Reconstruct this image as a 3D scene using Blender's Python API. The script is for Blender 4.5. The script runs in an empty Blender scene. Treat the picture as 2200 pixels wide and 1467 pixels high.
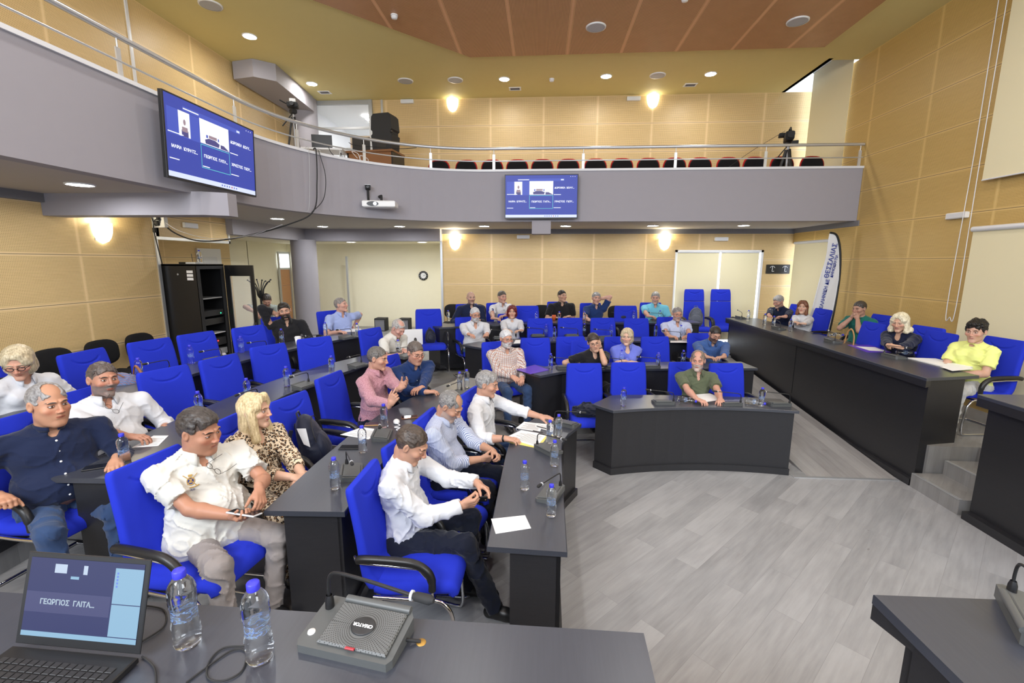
import bpy, math, random
import numpy as np
from mathutils import Vector, Matrix
SC = bpy.context.scene
COL = SC.collection
# ---------------------------------------------------------------- camera
H = 2.35                                   # lens height above the arena floor
F = 983.76                                 # focal length in px of a 2200 px wide frame
_y, _t, _r = .0635939, .170971, .003158    # yaw left, tilt down, roll
cy, sy = math.cos(_y), math.sin(_y)
FW = np.array([-sy*math.cos(_t), cy*math.cos(_t), -math.sin(_t)])
_rt = np.array([cy, sy, 0.]); _up = np.cross(_rt, FW)
RT = _rt*math.cos(_r)+_up*math.sin(_r); UP = np.cross(RT, FW)
cam = bpy.data.objects.new('camera', bpy.data.cameras.new('camera')); COL.objects.link(cam)
cam.data.sensor_width = 36; cam.data.lens = F*36/2200; cam.data.clip_start = .05
cam.matrix_world = Matrix(((RT[0], UP[0], -FW[0], 0), (RT[1], UP[1], -FW[1], 0), (RT[2], UP[2], -FW[2], H), (0, 0, 0, 1)))
SC.camera = cam
# ---------------------------------------------------------------- world, daylight, exposure
SC.view_settings.view_transform = 'Standard'; SC.view_settings.look = 'None'
SC.view_settings.exposure = 0.70; SC.view_settings.gamma = 1.0; SC.view_settings.use_curve_mapping = False
W = bpy.data.worlds.new('daylight'); SC.world = W; W.use_nodes = True
W.node_tree.nodes['Background'].inputs[0].default_value = (.80, .88, 1, 1)
W.node_tree.nodes['Background'].inputs[1].default_value = 1.0
def area_lamp(name, loc, aim, size, power, color=(1, 1, 1)):
    l = bpy.data.lights.new(name, 'AREA'); l.shape = 'RECTANGLE'; l.size, l.size_y = size; l.energy = power; l.color = color
    o = bpy.data.objects.new(name, l); COL.objects.link(o); o.location = loc
    o.rotation_euler = (Vector(aim)-Vector(loc)).to_track_quat('-Z', 'Y').to_euler(); return o
area_lamp('window_daylight', (-2.6, -2.2, 4.7), (.6, 6.5, .8), (3.2, 1.8), 225, (.90, .95, 1))  # both area lamps are added behind the camera, standing for unseen windows
area_lamp('window_daylight', (4.6, -1.6, 4.4), (-.5, 6, 1.0), (2.4, 2.0), 120, (.90, .95, 1))
# ---------------------------------------------------------------- helpers
def ray(x, y): return FW+RT*(x-1100)/F-UP*(y-733.5)/F
def at(x, y, z):                            # the point of the level plane z seen at a pixel of the photograph
    d = ray(x, y); s = (z-H)/d[2]; return Vector((d[0]*s, d[1]*s, z))
def tag(o, label=None, cat=None, group=None, kind=None):
    if label: o['label'] = label
    if cat: o['category'] = cat
    if group: o['group'] = group
    if kind: o['kind'] = kind
    return o
def empty(name, loc=(0, 0, 0), rz=0.0, label=None, cat=None, group=None):
    o = bpy.data.objects.new(name, None); COL.objects.link(o); o.empty_display_size = .05
    o.location = loc; o.rotation_euler = (0, 0, rz); return tag(o, label, cat, group)
def copy_tree(o, parent=None):
    c = o.copy(); COL.objects.link(c); c.parent = parent
    for ch in list(o.children): copy_tree(ch, c)
    return c
def obj_from(name, V, Fc, mats, parent=None, smooth=True, midx=None, col=None):
    me = bpy.data.meshes.new(name); me.from_pydata([tuple(v) for v in V] if not isinstance(V, np.ndarray) else V.tolist(), [], Fc if isinstance(Fc, list) else Fc.tolist())
    if not isinstance(mats, (list, tuple)): mats = [mats]
    for m in mats: me.materials.append(m)
    if midx is not None: me.polygons.foreach_set('material_index', midx)
    if smooth is True: me.polygons.foreach_set('use_smooth', [True]*len(me.polygons))
    elif smooth: me.polygons.foreach_set('use_smooth', smooth)
    if col is not None:
        a = me.color_attributes.new('paint', 'FLOAT_COLOR', 'POINT'); a.data.foreach_set('color', np.asarray(col, np.float32).ravel())
    me.update(); o = bpy.data.objects.new(name, me); COL.objects.link(o)
    if parent: o.parent = parent
    return o
class MB:
    def __init__(s): s.v = []; s.f = []; s.m = []; s.sm = []
    def add(s, V, Fc, m=0, smooth=False):
        n = len(s.v); s.v += [tuple(map(float, v)) for v in V]
        for f in Fc: s.f.append([i+n for i in f]); s.m.append(m); s.sm.append(smooth)
        return s
    def box(s, a, b, m=0, M=None, bev=0.0):
        x0, y0, z0 = a; x1, y1, z1 = b
        if bev > 0:
            e = bev; V = []; 
            for z, i in ((z0, e), (z0+e, 0), (z1-e, 0), (z1, e)):
                V += [(x0+i+(e if not i else 0)*0, y0+i, z), (x1-i, y0+i, z), (x1-i, y1-i, z), (x0+i, y1-i, z)]
            Fc = [(3, 2, 1, 0), (12, 13, 14, 15)]
            for k in range(3):
                for j in range(4): Fc.append((4*k+j, 4*k+(j+1) % 4, 4*k+4+(j+1) % 4, 4*k+4+j))
        else:
            V = [(x0, y0, z0), (x1, y0, z0), (x1, y1, z0), (x0, y1, z0), (x0, y0, z1), (x1, y0, z1), (x1, y1, z1), (x0, y1, z1)]
            Fc = [(3, 2, 1, 0), (4, 5, 6, 7), (0, 1, 5, 4), (1, 2, 6, 5), (2, 3, 7, 6), (3, 0, 4, 7)]
        if M is not None: V = [M @ Vector(v) for v in V]
        return s.add(V, Fc, m)
    def cbox(s, c, size, m=0, M=None, bev=0.0):
        return s.box([c[i]-size[i]/2 for i in range(3)], [c[i]+size[i]/2 for i in range(3)], m, M, bev)
    def prism(s, poly, z0, z1, m=0, M=None, smooth_side=False):
        n = len(poly); V = [(p[0], p[1], z0) for p in poly]+[(p[0], p[1], z1) for p in poly]
        if M is not None: V = [M @ Vector(v) for v in V]
        k = len(s.v); s.add(V, [list(range(n))[::-1], list(range(n, 2*n))], m)
        for i in range(n):
            j = (i+1) % n; s.f.append([k+i, k+j, k+n+j, k+n+i]); s.m.append(m); s.sm.append(smooth_side)
        return s
    def tube(s, path, r, m=0, seg=8, M=None, caps=True, flat=1.0):
        P = [Vector(p) for p in path]; n = len(P); V = []; pr = None
        rs = r if isinstance(r, (list, tuple)) else [r]*n
        for i in range(n):
            t = (P[min(i+1, n-1)]-P[max(i-1, 0)]).normalized()
            if pr is None:
                a = Vector((0, 0, 1)) if abs(t.z) < .9 else Vector((1, 0, 0)); u = t.cross(a).normalized()
            else: u = (pr-t*pr.dot(t)).normalized()
            pr = u; w = t.cross(u)
            for k in range(seg):
                an = 2*math.pi*k/seg; V.append(P[i]+(u*math.cos(an)+w*math.sin(an)*flat)*rs[i])
        if M is not None: V = [M @ v for v in V]
        Fc = [(i*seg+k, i*seg+(k+1) % seg, (i+1)*seg+(k+1) % seg, (i+1)*seg+k) for i in range(n-1) for k in range(seg)]
        s.add(V, Fc, m, True)
        if caps: s.add([V[k] for k in range(seg)][::-1], [list(range(seg))], m); s.add(V[-seg:], [list(range(seg))], m)
        return s
    def lathe(s, prof, seg=20, m=0, M=None, c=(0, 0, 0), sx=1.0, sy_=1.0):
        V = [(c[0]+r*sx*math.cos(2*math.pi*k/seg), c[1]+r*sy_*math.sin(2*math.pi*k/seg), c[2]+z) for r, z in prof for k in range(seg)]
        if M is not None: V = [M @ Vector(v) for v in V]
        Fc = [(i*seg+k, i*seg+(k+1) % seg, (i+1)*seg+(k+1) % seg, (i+1)*seg+k) for i in range(len(prof)-1) for k in range(seg)]
        return s.add(V, Fc, m, True)
    def sphere(s, c, r, m=0, M=None, sc=(1, 1, 1), seg=12):
        pr = [(r*max(math.sin(math.pi*i/seg), 1e-4), -r*math.cos(math.pi*i/seg)*sc[2]) for i in range(seg+1)]
        return s.lathe(pr, seg+4, m, M, c, sc[0], sc[1])
    def quad(s, a, b, c, d, m=0): return s.add([a, b, c, d], [(0, 1, 2, 3)], m)
    def build(s, name, mats, parent=None, loc=None, rz=None):
        o = obj_from(name, s.v, s.f, mats, parent, s.sm, s.m)
        if loc is not None: o.location = loc
        if rz is not None: o.rotation_euler = (0, 0, rz)
        return o
def arc(c, r, a0, a1, n, z=None):
    return [(c[0]+r*math.cos(math.radians(a0+(a1-a0)*i/n)), c[1]+r*math.sin(math.radians(a0+(a1-a0)*i/n)))+(() if z is None else (z,)) for i in range(n+1)]
def spline(P, n=8):
    P = [Vector(p) for p in P]; out = []
    for i in range(len(P)-1):
        p0, p1, p2, p3 = P[max(i-1, 0)], P[i], P[i+1], P[min(i+2, len(P)-1)]
        for k in range(n):
            t = k/n; out.append(.5*((2*p1)+(p2-p0)*t+(2*p0-5*p1+4*p2-p3)*t*t+(3*p1-p0-3*p2+p3)*t**3))
    return out+[P[-1]]
def text_mesh(name, s, size, mat, parent, M, extrude=.0015, align='CENTER', bold=0.0):
    c = bpy.data.curves.new(name, 'FONT'); c.body = s; c.size = size; c.extrude = extrude; c.align_x = align; c.align_y = 'CENTER'; c.offset = bold
    t = bpy.data.objects.new(name, c); COL.objects.link(t); bpy.context.view_layer.update()
    me = bpy.data.meshes.new_from_object(t.evaluated_get(bpy.context.evaluated_depsgraph_get()))
    bpy.data.objects.remove(t); me.materials.clear(); me.materials.append(mat); me.transform(M)
    o = bpy.data.objects.new(name, me); COL.objects.link(o)
    if parent: o.parent = parent
    return o
# ---------------------------------------------------------------- materials
def srgb(r, g, b):
    f = lambda c: c/12.92 if c <= .04045 else ((c+.055)/1.055)**2.4
    return (f(r/255), f(g/255), f(b/255), 1)
class NT:
    def __init__(s, name):
        s.mat = bpy.data.materials.new(name); s.mat.use_nodes = True; s.t = s.mat.node_tree; s.b = s.t.nodes['Principled BSDF']
    def n(s, typ, **kw):
        nd = s.t.nodes.new(typ)
        for k, v in kw.items():
            if k == 'inp':
                for i, x in v.items():
                    if isinstance(x, bpy.types.NodeSocket): s.t.links.new(x, nd.inputs[i])
                    else: nd.inputs[i].default_value = x
            else: setattr(nd, k, v)
        return nd
    def math(s, op, a, b=0.0, c=0.0): return s.n('ShaderNodeMath', operation=op, inp={0: a, 1: b, 2: c}).outputs[0]
    def mix(s, f, a, b, mode='MIX'):
        m = s.n('ShaderNodeMix', data_type='RGBA', blend_type=mode); 
        for i, x in ((0, f), (6, a), (7, b)):
            if isinstance(x, bpy.types.NodeSocket): s.t.links.new(x, m.inputs[i])
            else: m.inputs[i].default_value = x
        return m.outputs[2]
    def set(s, **kw):
        for k, v in kw.items():
            k = k.replace('_', ' ')
            if isinstance(v, bpy.types.NodeSocket): s.t.links.new(v, s.b.inputs[k])
            else: s.b.inputs[k].default_value = v
        return s
    def bump(s, h, d=.002, st=.5): s.t.links.new(s.n('ShaderNodeBump', inp={'Height': h, 'Distance': d, 'Strength': st}).outputs[0], s.b.inputs['Normal']); return s
    def coord(s): return s.n('ShaderNodeTexCoord').outputs['Object']
    def noise(s, vec, scale, detail=2.0, rough=.5): return s.n('ShaderNodeTexNoise', inp={'Vector': vec, 'Scale': scale, 'Detail': detail, 'Roughness': rough}).outputs[0]
    def mapv(s, vec, sc=(1, 1, 1), rot=(0, 0, 0), loc=(0, 0, 0)): return s.n('ShaderNodeMapping', inp={'Vector': vec, 'Scale': sc, 'Rotation': rot, 'Location': loc}).outputs[0]
    def ramp(s, f, *stops):
        r = s.n('ShaderNodeValToRGB', inp={0: f}); e = r.color_ramp.elements
        while len(e) < len(stops): e.new(.5)
        for i, (p, c) in enumerate(stops): e[i].position = p; e[i].color = c
        return r.outputs[0]
def plain(name, c, rough=.5, metal=0.0, var=0.0, scale=8, bump=0.0, bscale=200, spec=.5):
    m = NT(name); m.set(Base_Color=c, Roughness=rough, Metallic=metal); m.b.inputs['Specular IOR Level'].default_value = spec
    if var: 
        f = m.noise(m.coord(), scale, 3); m.set(Base_Color=m.mix(f, tuple(x*(1-var) for x in c[:3])+(1,), tuple(min(1, x*(1+var)) for x in c[:3])+(1,)))
    if bump: m.bump(m.noise(m.coord(), bscale, 2), bump)
    return m.mat
def emit(name, c, st):
    m = NT(name); m.set(Base_Color=(0, 0, 0, 1), Emission_Color=c, Emission_Strength=st); return m.mat
def panel_mat(name, axis, off, pw, ph=.606, zoff=.004, wood=(.66, .42, .175), holes=True, hs=.032):
    m = NT(name); sp = m.n('ShaderNodeSeparateXYZ', inp={0: m.coord()}); u = m.math('SUBTRACT', sp.outputs[axis], off); v = m.math('SUBTRACT', sp.outputs[2], zoff)
    def edge(c, w):
        f = m.math('MULTIPLY', m.math('FRACT', m.math('DIVIDE', c, w)), w); return m.math('MINIMUM', f, m.math('SUBTRACT', w, f))
    eu, ev = edge(u, pw), edge(v, ph)
    def cen(c):
        return m.math('MULTIPLY', m.math('SUBTRACT', m.math('FRACT', m.math('DIVIDE', c, hs)), .5), hs)
    r2 = m.math('ADD', m.math('POWER', cen(u), 2.0), m.math('POWER', cen(v), 2.0))
    hole = m.math('LESS_THAN', r2, (hs*.235)**2)
    inside = m.math('MULTIPLY', m.math('GREATER_THAN', eu, .032), m.math('GREATER_THAN', ev, .03))
    hole = m.math('MULTIPLY', hole, inside)
    st = (.5, .5, 14) if axis == 2 else (1.2, 1.2, 22)
    g = m.noise(m.mapv(m.coord(), (2.0, 2.0, 30)), 2.2, 5, .6)
    g2 = m.noise(m.coord(), .7, 1)
    w = wood
    c = m.mix(g, (w[0]*.86, w[1]*.84, w[2]*.78, 1), (w[0]*1.12, w[1]*1.13, w[2]*1.2, 1))
    c = m.mix(m.math('MULTIPLY', g2, .25), c, (w[0]*.9, w[1]*.8, w[2]*.6, 1))
    seam = m.math('LESS_THAN', eu, .014)
    c = m.mix(m.math('MULTIPLY', seam, .55), c, (w[0]*1.2, w[1]*1.25, w[2]*1.45, 1))
    rail = m.math('LESS_THAN', ev, .016); c = m.mix(m.math('MULTIPLY', rail, .6), c, (w[0]*1.2, w[1]*1.25, w[2]*1.5, 1))
    gap = m.math('LESS_THAN', ev, .0045); c = m.mix(m.math('MULTIPLY', gap, .75), c, (.10, .06, .03, 1))
    if holes: c = m.mix(m.math('MULTIPLY', hole, .8), c, (w[0]*.28, w[1]*.22, w[2]*.13, 1))
    m.set(Base_Color=c, Roughness=.42); m.b.inputs['Specular IOR Level'].default_value = .4
    m.bump(m.math('SUBTRACT', 1.0, m.math('ADD', gap, hole)), .003, .5)
    return m.mat
def floor_mat(name, rot=math.radians(45), a=(.225, .228, .236), b=(.365, .368, .378), rough=.36):
    m = NT(name); p = m.mapv(m.coord(), (1, 1, 1), (0, 0, -rot))
    br = m.n('ShaderNodeTexBrick', inp={'Vector': p, 'Color1': (0, 0, 0, 1), 'Color2': (1, 1, 1, 1), 'Mortar': (.5, .5, .5, 1), 'Scale': 1.0, 'Mortar Size': .0012, 'Mortar Smooth': .1, 'Bias': 0.0, 'Brick Width': 1.22, 'Row Height': .182})
    br.offset = .37; br.offset_frequency = 2
    tone = br.outputs['Color']
    shift = m.n('ShaderNodeVectorMath', operation='ADD', inp={0: p, 1: m.n('ShaderNodeVectorMath', operation='SCALE', inp={0: tone, 'Scale': 7.3}).outputs[0]}).outputs[0]
    g = m.noise(m.mapv(shift, (1.2, 13, 1)), 2.2, 6, .62)
    k = m.noise(m.mapv(shift, (1.3, 4, 1)), 1.7, 3, .5)
    f = m.math('ADD', m.math('MULTIPLY', g, .55), m.math('ADD', m.math('MULTIPLY', tone, .28), m.math('MULTIPLY', k, .42)))
    c = m.ramp(f, (.36, a+(1,)), (.80, b+(1,)))
    kn = m.n('ShaderNodeTexVoronoi', inp={'Vector': m.mapv(shift, (1.5, 4.2, 1)), 'Scale': 1.1}).outputs['Distance']
    c = m.mix(m.math('MULTIPLY', m.math('LESS_THAN', kn, .035), .45), c, (.13, .12, .115, 1))
    c = m.mix(m.math('MULTIPLY', br.outputs['Fac'], .45), c, (.16, .16, .16, 1))
    m.set(Base_Color=c, Roughness=m.math('ADD', rough, m.math('MULTIPLY', g, .12))); m.bump(m.math('SUBTRACT', g, br.outputs['Fac']), .0012, .35)
    return m.mat
M_ = {}
M_['panel_x'] = panel_mat('perforated_oak_back', 0, .005, 1.22, wood=(.68, .50, .25), hs=.018)
M_['panel_xu'] = panel_mat('oak_panel_back_upper', 0, -.005, 1.22, wood=(.68, .50, .25), holes=True, hs=.02)
M_['panel_l'] = panel_mat('perforated_oak_left', 1, 6.8, 1.2, wood=(.78, .58, .29), hs=.017)
M_['panel_r'] = panel_mat('perforated_oak_right', 1, 9.06, 1.3, wood=(.62, .43, .15), hs=.018)
M_['panel_c'] = panel_mat('ceiling_wood', 0, .4, .95, wood=(.66, .36, .18), hs=.02)
M_['floor'] = floor_mat('grey_oak_planks')
M_['floor_ramp'] = floor_mat('grey_oak_ramp', math.radians(90), (.23, .22, .215), (.36, .35, .34))
M_['floor_step'] = floor_mat('grey_oak_step', math.radians(45), (.19, .185, .18), (.31, .305, .30))
M_['cream'] = plain('cream_paint', (.88, .82, .62, 1), .75, var=.02)
M_['yellow'] = plain('yellow_ceiling_paint', (.68, .58, .25, 1), .7, var=.02)
M_['grey'] = plain('grey_plaster', (.33, .315, .345, 1), .8, var=.02)
M_['soffit'] = plain('warm_grey_soffit', (.46, .43, .40, 1), .8, var=.02)
M_['dgrey'] = plain('dark_grey_paint', (.19, .19, .21, 1), .7)
M_['white'] = plain('white_plastic', (.80, .80, .79, 1), .4)
M_['offwhite'] = plain('white_satin', (.72, .73, .75, 1), .35)
M_['steel'] = plain('grey_painted_steel', (.42, .43, .44, 1), .35, .3)
M_['chrome'] = plain('chrome', (.75, .75, .76, 1), .12, 1.0)
M_['alu'] = plain('brushed_aluminium', (.62, .64, .66, 1), .35, .7)
M_['black'] = plain('black_plastic', (.012, .012, .013, 1), .38)
M_['matte'] = plain('black_matte', (.018, .018, .019, 1), .75)
M_['lamp'] = emit('downlight_glow', (1, .97, .93, 1), 160)
M_['lamp_low'] = emit('downlight_glow_low', (.97, .98, 1, 1), 100)
M_['sconce'] = emit('sconce_glow', (1, .93, .74, 1), 4.5)
M_['blind'] = plain('cream_roller_blind', (.82, .75, .50, 1), .85, bump=.0003, bscale=900)
M_['day'] = emit('daylit_glass', (.80, .88, 1, 1), 2.4)
def desk_mat():
    m = NT('black_oak_laminate'); g = m.noise(m.mapv(m.coord(), (3, 60, 60)), 2.0, 4, .6); g2 = m.noise(m.mapv(m.coord(), (60, 3, 60)), 2.0, 4, .6)
    m.set(Base_Color=m.mix(m.math('MULTIPLY', m.math('ADD', g, g2), .5), (.012, .012, .014, 1), (.028, .028, .032, 1)), Roughness=.34)
    m.bump(m.math('ADD', g, g2), .0004, .4); return m.mat
M_['desk'] = desk_mat()
def top_mat():
    m = NT('black_oak_top'); g = m.noise(m.mapv(m.coord(), (50, 3, 60)), 2.0, 4, .6); m.set(Base_Color=m.mix(g, (.030, .034, .046, 1), (.048, .053, .070, 1)), Roughness=.32); m.b.inputs['Specular IOR Level'].default_value = .85  # bluish reflected light on the desk tops is mixed into this base colour
    m.bump(g, .0004, .4); return m.mat
M_['top'] = top_mat()
def fabric(name, c, rough=.9, bscale=700, sheen=.3, var=.06):
    m = NT(name); f = m.noise(m.coord(), 6, 3); m.set(Base_Color=m.mix(f, tuple(x*(1-var) for x in c)+(1,), tuple(min(1, x*(1+var)) for x in c)+(1,)), Roughness=rough)
    m.b.inputs['Sheen Weight'].default_value = sheen; m.b.inputs['Sheen Tint'].default_value = tuple(c)+(1,); m.b.inputs['Specular IOR Level'].default_value = .25
    m.bump(m.noise(m.coord(), bscale, 1), .0006, .3); return m.mat
M_['blue'] = fabric('royal_blue_wool', (.016, .034, .52), sheen=.25)
M_['blackfab'] = fabric('black_fabric', (.010, .010, .011), sheen=.1)
M_['red'] = fabric('red_plastic_fabric', (.42, .012, .014))
M_['paper'] = plain('paper', (.86, .86, .86, 1), .8)
M_['cap'] = plain('blue_cap', (.04, .04, .62, 1), .4)
def bottle_mat():
    m = NT('clear_bottle'); m.set(Base_Color=(.93, .97, 1, 1), Roughness=.03, IOR=1.14); m.b.inputs['Coat Weight'].default_value = 1.0; m.b.inputs['Coat Roughness'].default_value = .03; m.b.inputs['Transmission Weight'].default_value = 1.0; return m.mat
M_['pet'] = bottle_mat()
def glass_mat():
    m = NT('clear_glass'); m.set(Base_Color=(1, 1, 1, 1), Roughness=.02, IOR=1.01, Alpha=.12); return m.mat
M_['glass'] = glass_mat()
# ================================================================ ROOM SHELL
XL, XR, YB, ZC, ZB = -5.9, 5.78, 11.2, 6.05, 3.13
def struct(name, mb, mats, **kw): return tag(mb.build(name, mats, **kw), kind='structure')
def wbox(name, a, b, mat): m = MB(); m.box(a, b); return struct(name, m, mat)
def off(poly, d):                           # offset a polyline to its left by d
    out = []
    for i, p in enumerate(poly):
        a = Vector(poly[max(i-1, 0)][:2]); b = Vector(poly[min(i+1, len(poly)-1)][:2]); t = (b-a).normalized(); n = Vector((-t.y, t.x))
        if 0 < i < len(poly)-1:
            t1 = (Vector(p[:2])-a).normalized(); k = max(.4, t1.dot(t)); out.append((p[0]+n.x*d/k, p[1]+n.y*d/k))
        else: out.append((p[0]+n.x*d, p[1]+n.y*d))
    return out
wbox('floor', (XL-1.6, -2.5, -.2), (XR+.3, 14.2, 0), M_['floor'])
# stepped platforms under the rows of seats
L2 = [(-1.25, -1.2), (-1.25, 3.9), (-1.0, 4.6), (-.42, 5.62), (-.02, 6.0), (3.0, 6.55)]
L3 = [(-2.56, -1.2), (-2.58, 4.2), (-2.4, 5.2), (-1.75, 6.4), (-1.25, 7.1), (-.9, 7.3), (3.0, 8.0)]
L4 = [(-3.54, -1.2), (-3.56, 4.4), (-3.34, 5.5), (-2.8, 7.3), (-2.35, 8.1), (-1.95, 8.55), (3.95, 9.6)]
for k, (L, z0, z1) in enumerate(((L2, 0, .15), (L3, .15, .30), (L4, .30, .45))):
    m = MB(); x1 = L[-1][0]; m.prism(L+[(x1, 14.1), (XL-1.5, 14.1), (XL-1.5, -1.2)], -.05, z1); struct('floor_platform', m, M_['floor_step'])
    m = MB(); o = off(L, .03)
    for i in range(len(L)-1): m.add([L[i]+(z1+.002,), L[i+1]+(z1+.002,), o[i+1]+(z1+.002,), o[i]+(z1+.002,)], [(0, 1, 2, 3)])
    struct('trim_1', m, M_['alu'])
m = MB(); m.add([(3.0, 5.0, .0), (3.96, 5.0, .0), (3.96, 10.1, .455), (3.0, 10.1, .455), (3.0, 10.1, -.1), (3.0, 5.0, -.1)], [(0, 1, 2, 3), (3, 4, 5, 0)]); struct('floor_ramp', m, M_['floor_ramp'])
m = MB(); m.box((2.83, 4.95, 0), (3.95, 4.99, .008)); m.box((2.83, 4.99, 0), (3.0, 5.1, .004)); struct('trim_2', m, M_['alu'])
# podium platform on the right with its steps
m = MB(); m.box((4.62, -1.2, -.05), (XR+.2, 4.3, .45)); m.box((4.0, 4.3, -.05), (XR+.2, 4.4, .45)) if 0 else None
m.box((4.12, 4.86, -.05), (XR+.2, 11.1, .45)); m.box((4.62, 4.3, -.05), (XR+.2, 4.86, .45)); struct('floor_podium', m, M_['floor_step'])
m = MB(); m.box((3.97, 4.27, 0), (4.28, 4.84, .15)); m.box((4.28, 4.27, 0), (4.62, 4.84, .30)); struct('floor_steps', m, M_['floor_step'])
m = MB()
for x, z in ((3.965, .15), (4.275, .30), (4.615, .45)): m.box((x, 4.27, z), (x+.03, 4.83, z+.006))
struct('trim_3', m, M_['alu'])
m = MB(); m.box((5.15, 4.95, .45), (XR, 5.0, .75)); m.box((5.0, 4.2, .45), (XR, 4.9, .62)); struct('floor_upper_step', m, M_['floor_step'])
m = MB(); m.prism([(-3.2, -1.0), (.9, -1.0), (.9, .9), (-3.2, .95)], -.05, .6); struct('floor_front_podium', m, M_['floor_step'])
# walls
m = MB(); m.box((XL-.12, -2.5, 0), (XL, 6.8, ZB+.2)); m.box((XL-.12, -2.5, ZB), (XL, YB, ZC)); struct('wall_left', m, M_['panel_l'])
m = MB(); m.box((XR, -2.5, 0), (XR+.12, 9.77, ZC)); m.box((XR, 9.77, 2.80), (XR+.12, YB, 3.7)); m.box((XR, 9.77, 0), (XR+.12, YB, .9)); struct('wall_right', m, M_['panel_r'])
m = MB(); m.box((-2.43, YB, .3), (3.13, YB+.12, 3.03)); m.box((5.13, YB, .3), (XR+.15, YB+.12, 3.03)); m.box((3.13, YB, 2.65), (5.13, YB+.12, 3.03)); struct('wall_back', m, M_['panel_x'])
m = MB(); m.box((-3.98, YB, ZB), (XR+.1, YB+.12, ZC)); struct('wall_back_upper', m, M_['panel_xu'])
m = MB(); m.box((-2.43, YB-.03, 3.02), (XR, YB+.1, ZB+.05)); m.box((5.0, 10.0, 3.0), (XR, YB, ZB)) if 0 else None
m.box((XR-.02, 9.0, 3.03), (XR, YB, ZB)); struct('trim_4', m, M_['dgrey'])
# dropped grey bulkhead over the foyer opening + foyer room
m = MB(); m.box((-6.0, YB-.15, 2.85), (-2.43, YB+.15, ZB+.02)); m.box((-6.02, 8.4, 2.85), (-5.75, YB, ZB+.02)); struct('wall_bulkhead', m, M_['grey'])
m = MB(); m.box((-8.6, 13.3, 0), (-2.3, 13.42, 2.9)); m.box((-2.43, YB+.1, 0), (-2.31, 13.35, 2.95)); struct('wall_foyer', m, M_['cream'])
m = MB(); m.box((-7.6, 11.3, 0), (-7.5, 13.4, 2.9)); m.box((-7.5, 10.62, 0), (-7.4, 11.3, 2.9)); m.box((-7.6, 11.28, 0), (-7.4, 11.32, 2.9)); struct('wall_foyer_side', m, M_['cream'])
wbox('ceiling_foyer', (-8.6, 11.25, 2.86), (-2.3, 13.4, 2.95), M_['cream'])
wbox('ceiling_foyer', (-8.6, 6.86, 2.86), (-6.03, 11.25, 2.95), M_['cream'])
# niche behind the rack, with a header across
m = MB(); m.box((-7.0, 6.8, 2.72), (-5.88, 6.86, ZB)); m.box((-5.98, 6.8, 2.72), (-5.88, 8.45, ZB)); struct('wall_header', m, M_['panel_l'])
m = MB(); m.box((-5.99, 6.78, 2.68), (-5.86, 8.46, 2.725)); m.box((-5.93, 6.77, .4), (-5.88, 6.82, ZB)); m.box((-5.9, 8.42, 2.68), (-5.86, 8.46, ZB)); struct('trim_5', m, M_['alu'])
m = MB(); m.box((-7.5, 6.7, 0), (-7.4, 10.62, 3.0)); struct('wall_niche', m, panel_mat('oak_niche', 1, 7.4, 1.3, holes=False, wood=(.78, .58, .29)))
wbox('wall_niche_near', (-7.5, 6.7, 0), (-5.95, 6.8, 3.0), M_['panel_c'])
m = MB(); m.lathe([(.29, 0), (.29, 2.87)], 32, c=(-5.78, 11.0, 0)); m.lathe([(.28, ZB), (.28, ZC)], 24, c=(-5.55, 11.05, 0)); struct('wall_column', m, M_['grey'])
m = MB(); m.box((-2.46, YB-.035, .3), (-2.41, YB+.01, ZB)); m.box((-3.78, YB-.03, ZB), (-3.73, YB, ZC)); struct('trim_6', m, M_['alu'])
m = MB(); m.box((XL, 6.77, ZB), (XL+.02, 6.81, ZC)); struct('trim_7', m, M_['offwhite'])
# ceiling
m = MB(); m.prism([(XL, -2.5), (XR, -2.5), (XR, 9.58), (5.28, 9.58), (5.28, YB), (XL, YB)], ZC, ZC+.1); struct('ceiling', m, M_['yellow'])
m = MB(); m.prism([(5.28, 9.5), (XR+.1, 9.5), (XR+.1, YB+.1), (5.28, YB+.1)], ZC+.6, ZC+.65); m.box((5.2, 9.5, ZC), (5.28, YB, ZC+.6)); m.box((5.28, 9.5, ZC+.1), (XR, 9.58, ZC+.6)); struct('ceiling_recess', m, M_['dgrey'])
m = MB(); m.prism([(-5.2, 5.15), (-5.2, -2.4), (4.8, -2.4), (4.8, 8.95), (-1.35, 9.0)], ZC-.035, ZC-.001); struct('ceiling_wood_panel', m, M_['panel_c'])
m = MB(); m.prism([(-5.85, 9.0), (-5.4, 8.9), (-5.1, 9.15), (-5.25, 10.9), (-5.85, 10.9)], 5.74, ZC-.002); struct('ceiling_beam', m, M_['grey'])
# beams under the gallery
m = MB(); m.box((XL+.005, 5.22, 2.88), (-3.92, 5.5, ZB+.01)); m.prism([(-3.92, 5.22), (-3.68, 5.34), (-3.68, 5.5), (-3.92, 5.5)], 2.88, ZB+.01); struct('ceiling_beam_left', m, M_['grey'])
m = MB(); m.box((XL, -1, 3.03), (XL+.06, 5.22, ZB)); m.box((XL-.0, 5.5, 3.03), (XL+.06, 6.8, ZB)); struct('trim_8', m, M_['dgrey'])
m = MB(); m.box((-.2, 9.0, 2.89), (.16, 9.35, ZB+.01)); struct('ceiling_beam_middle', m, M_['grey'])
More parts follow.
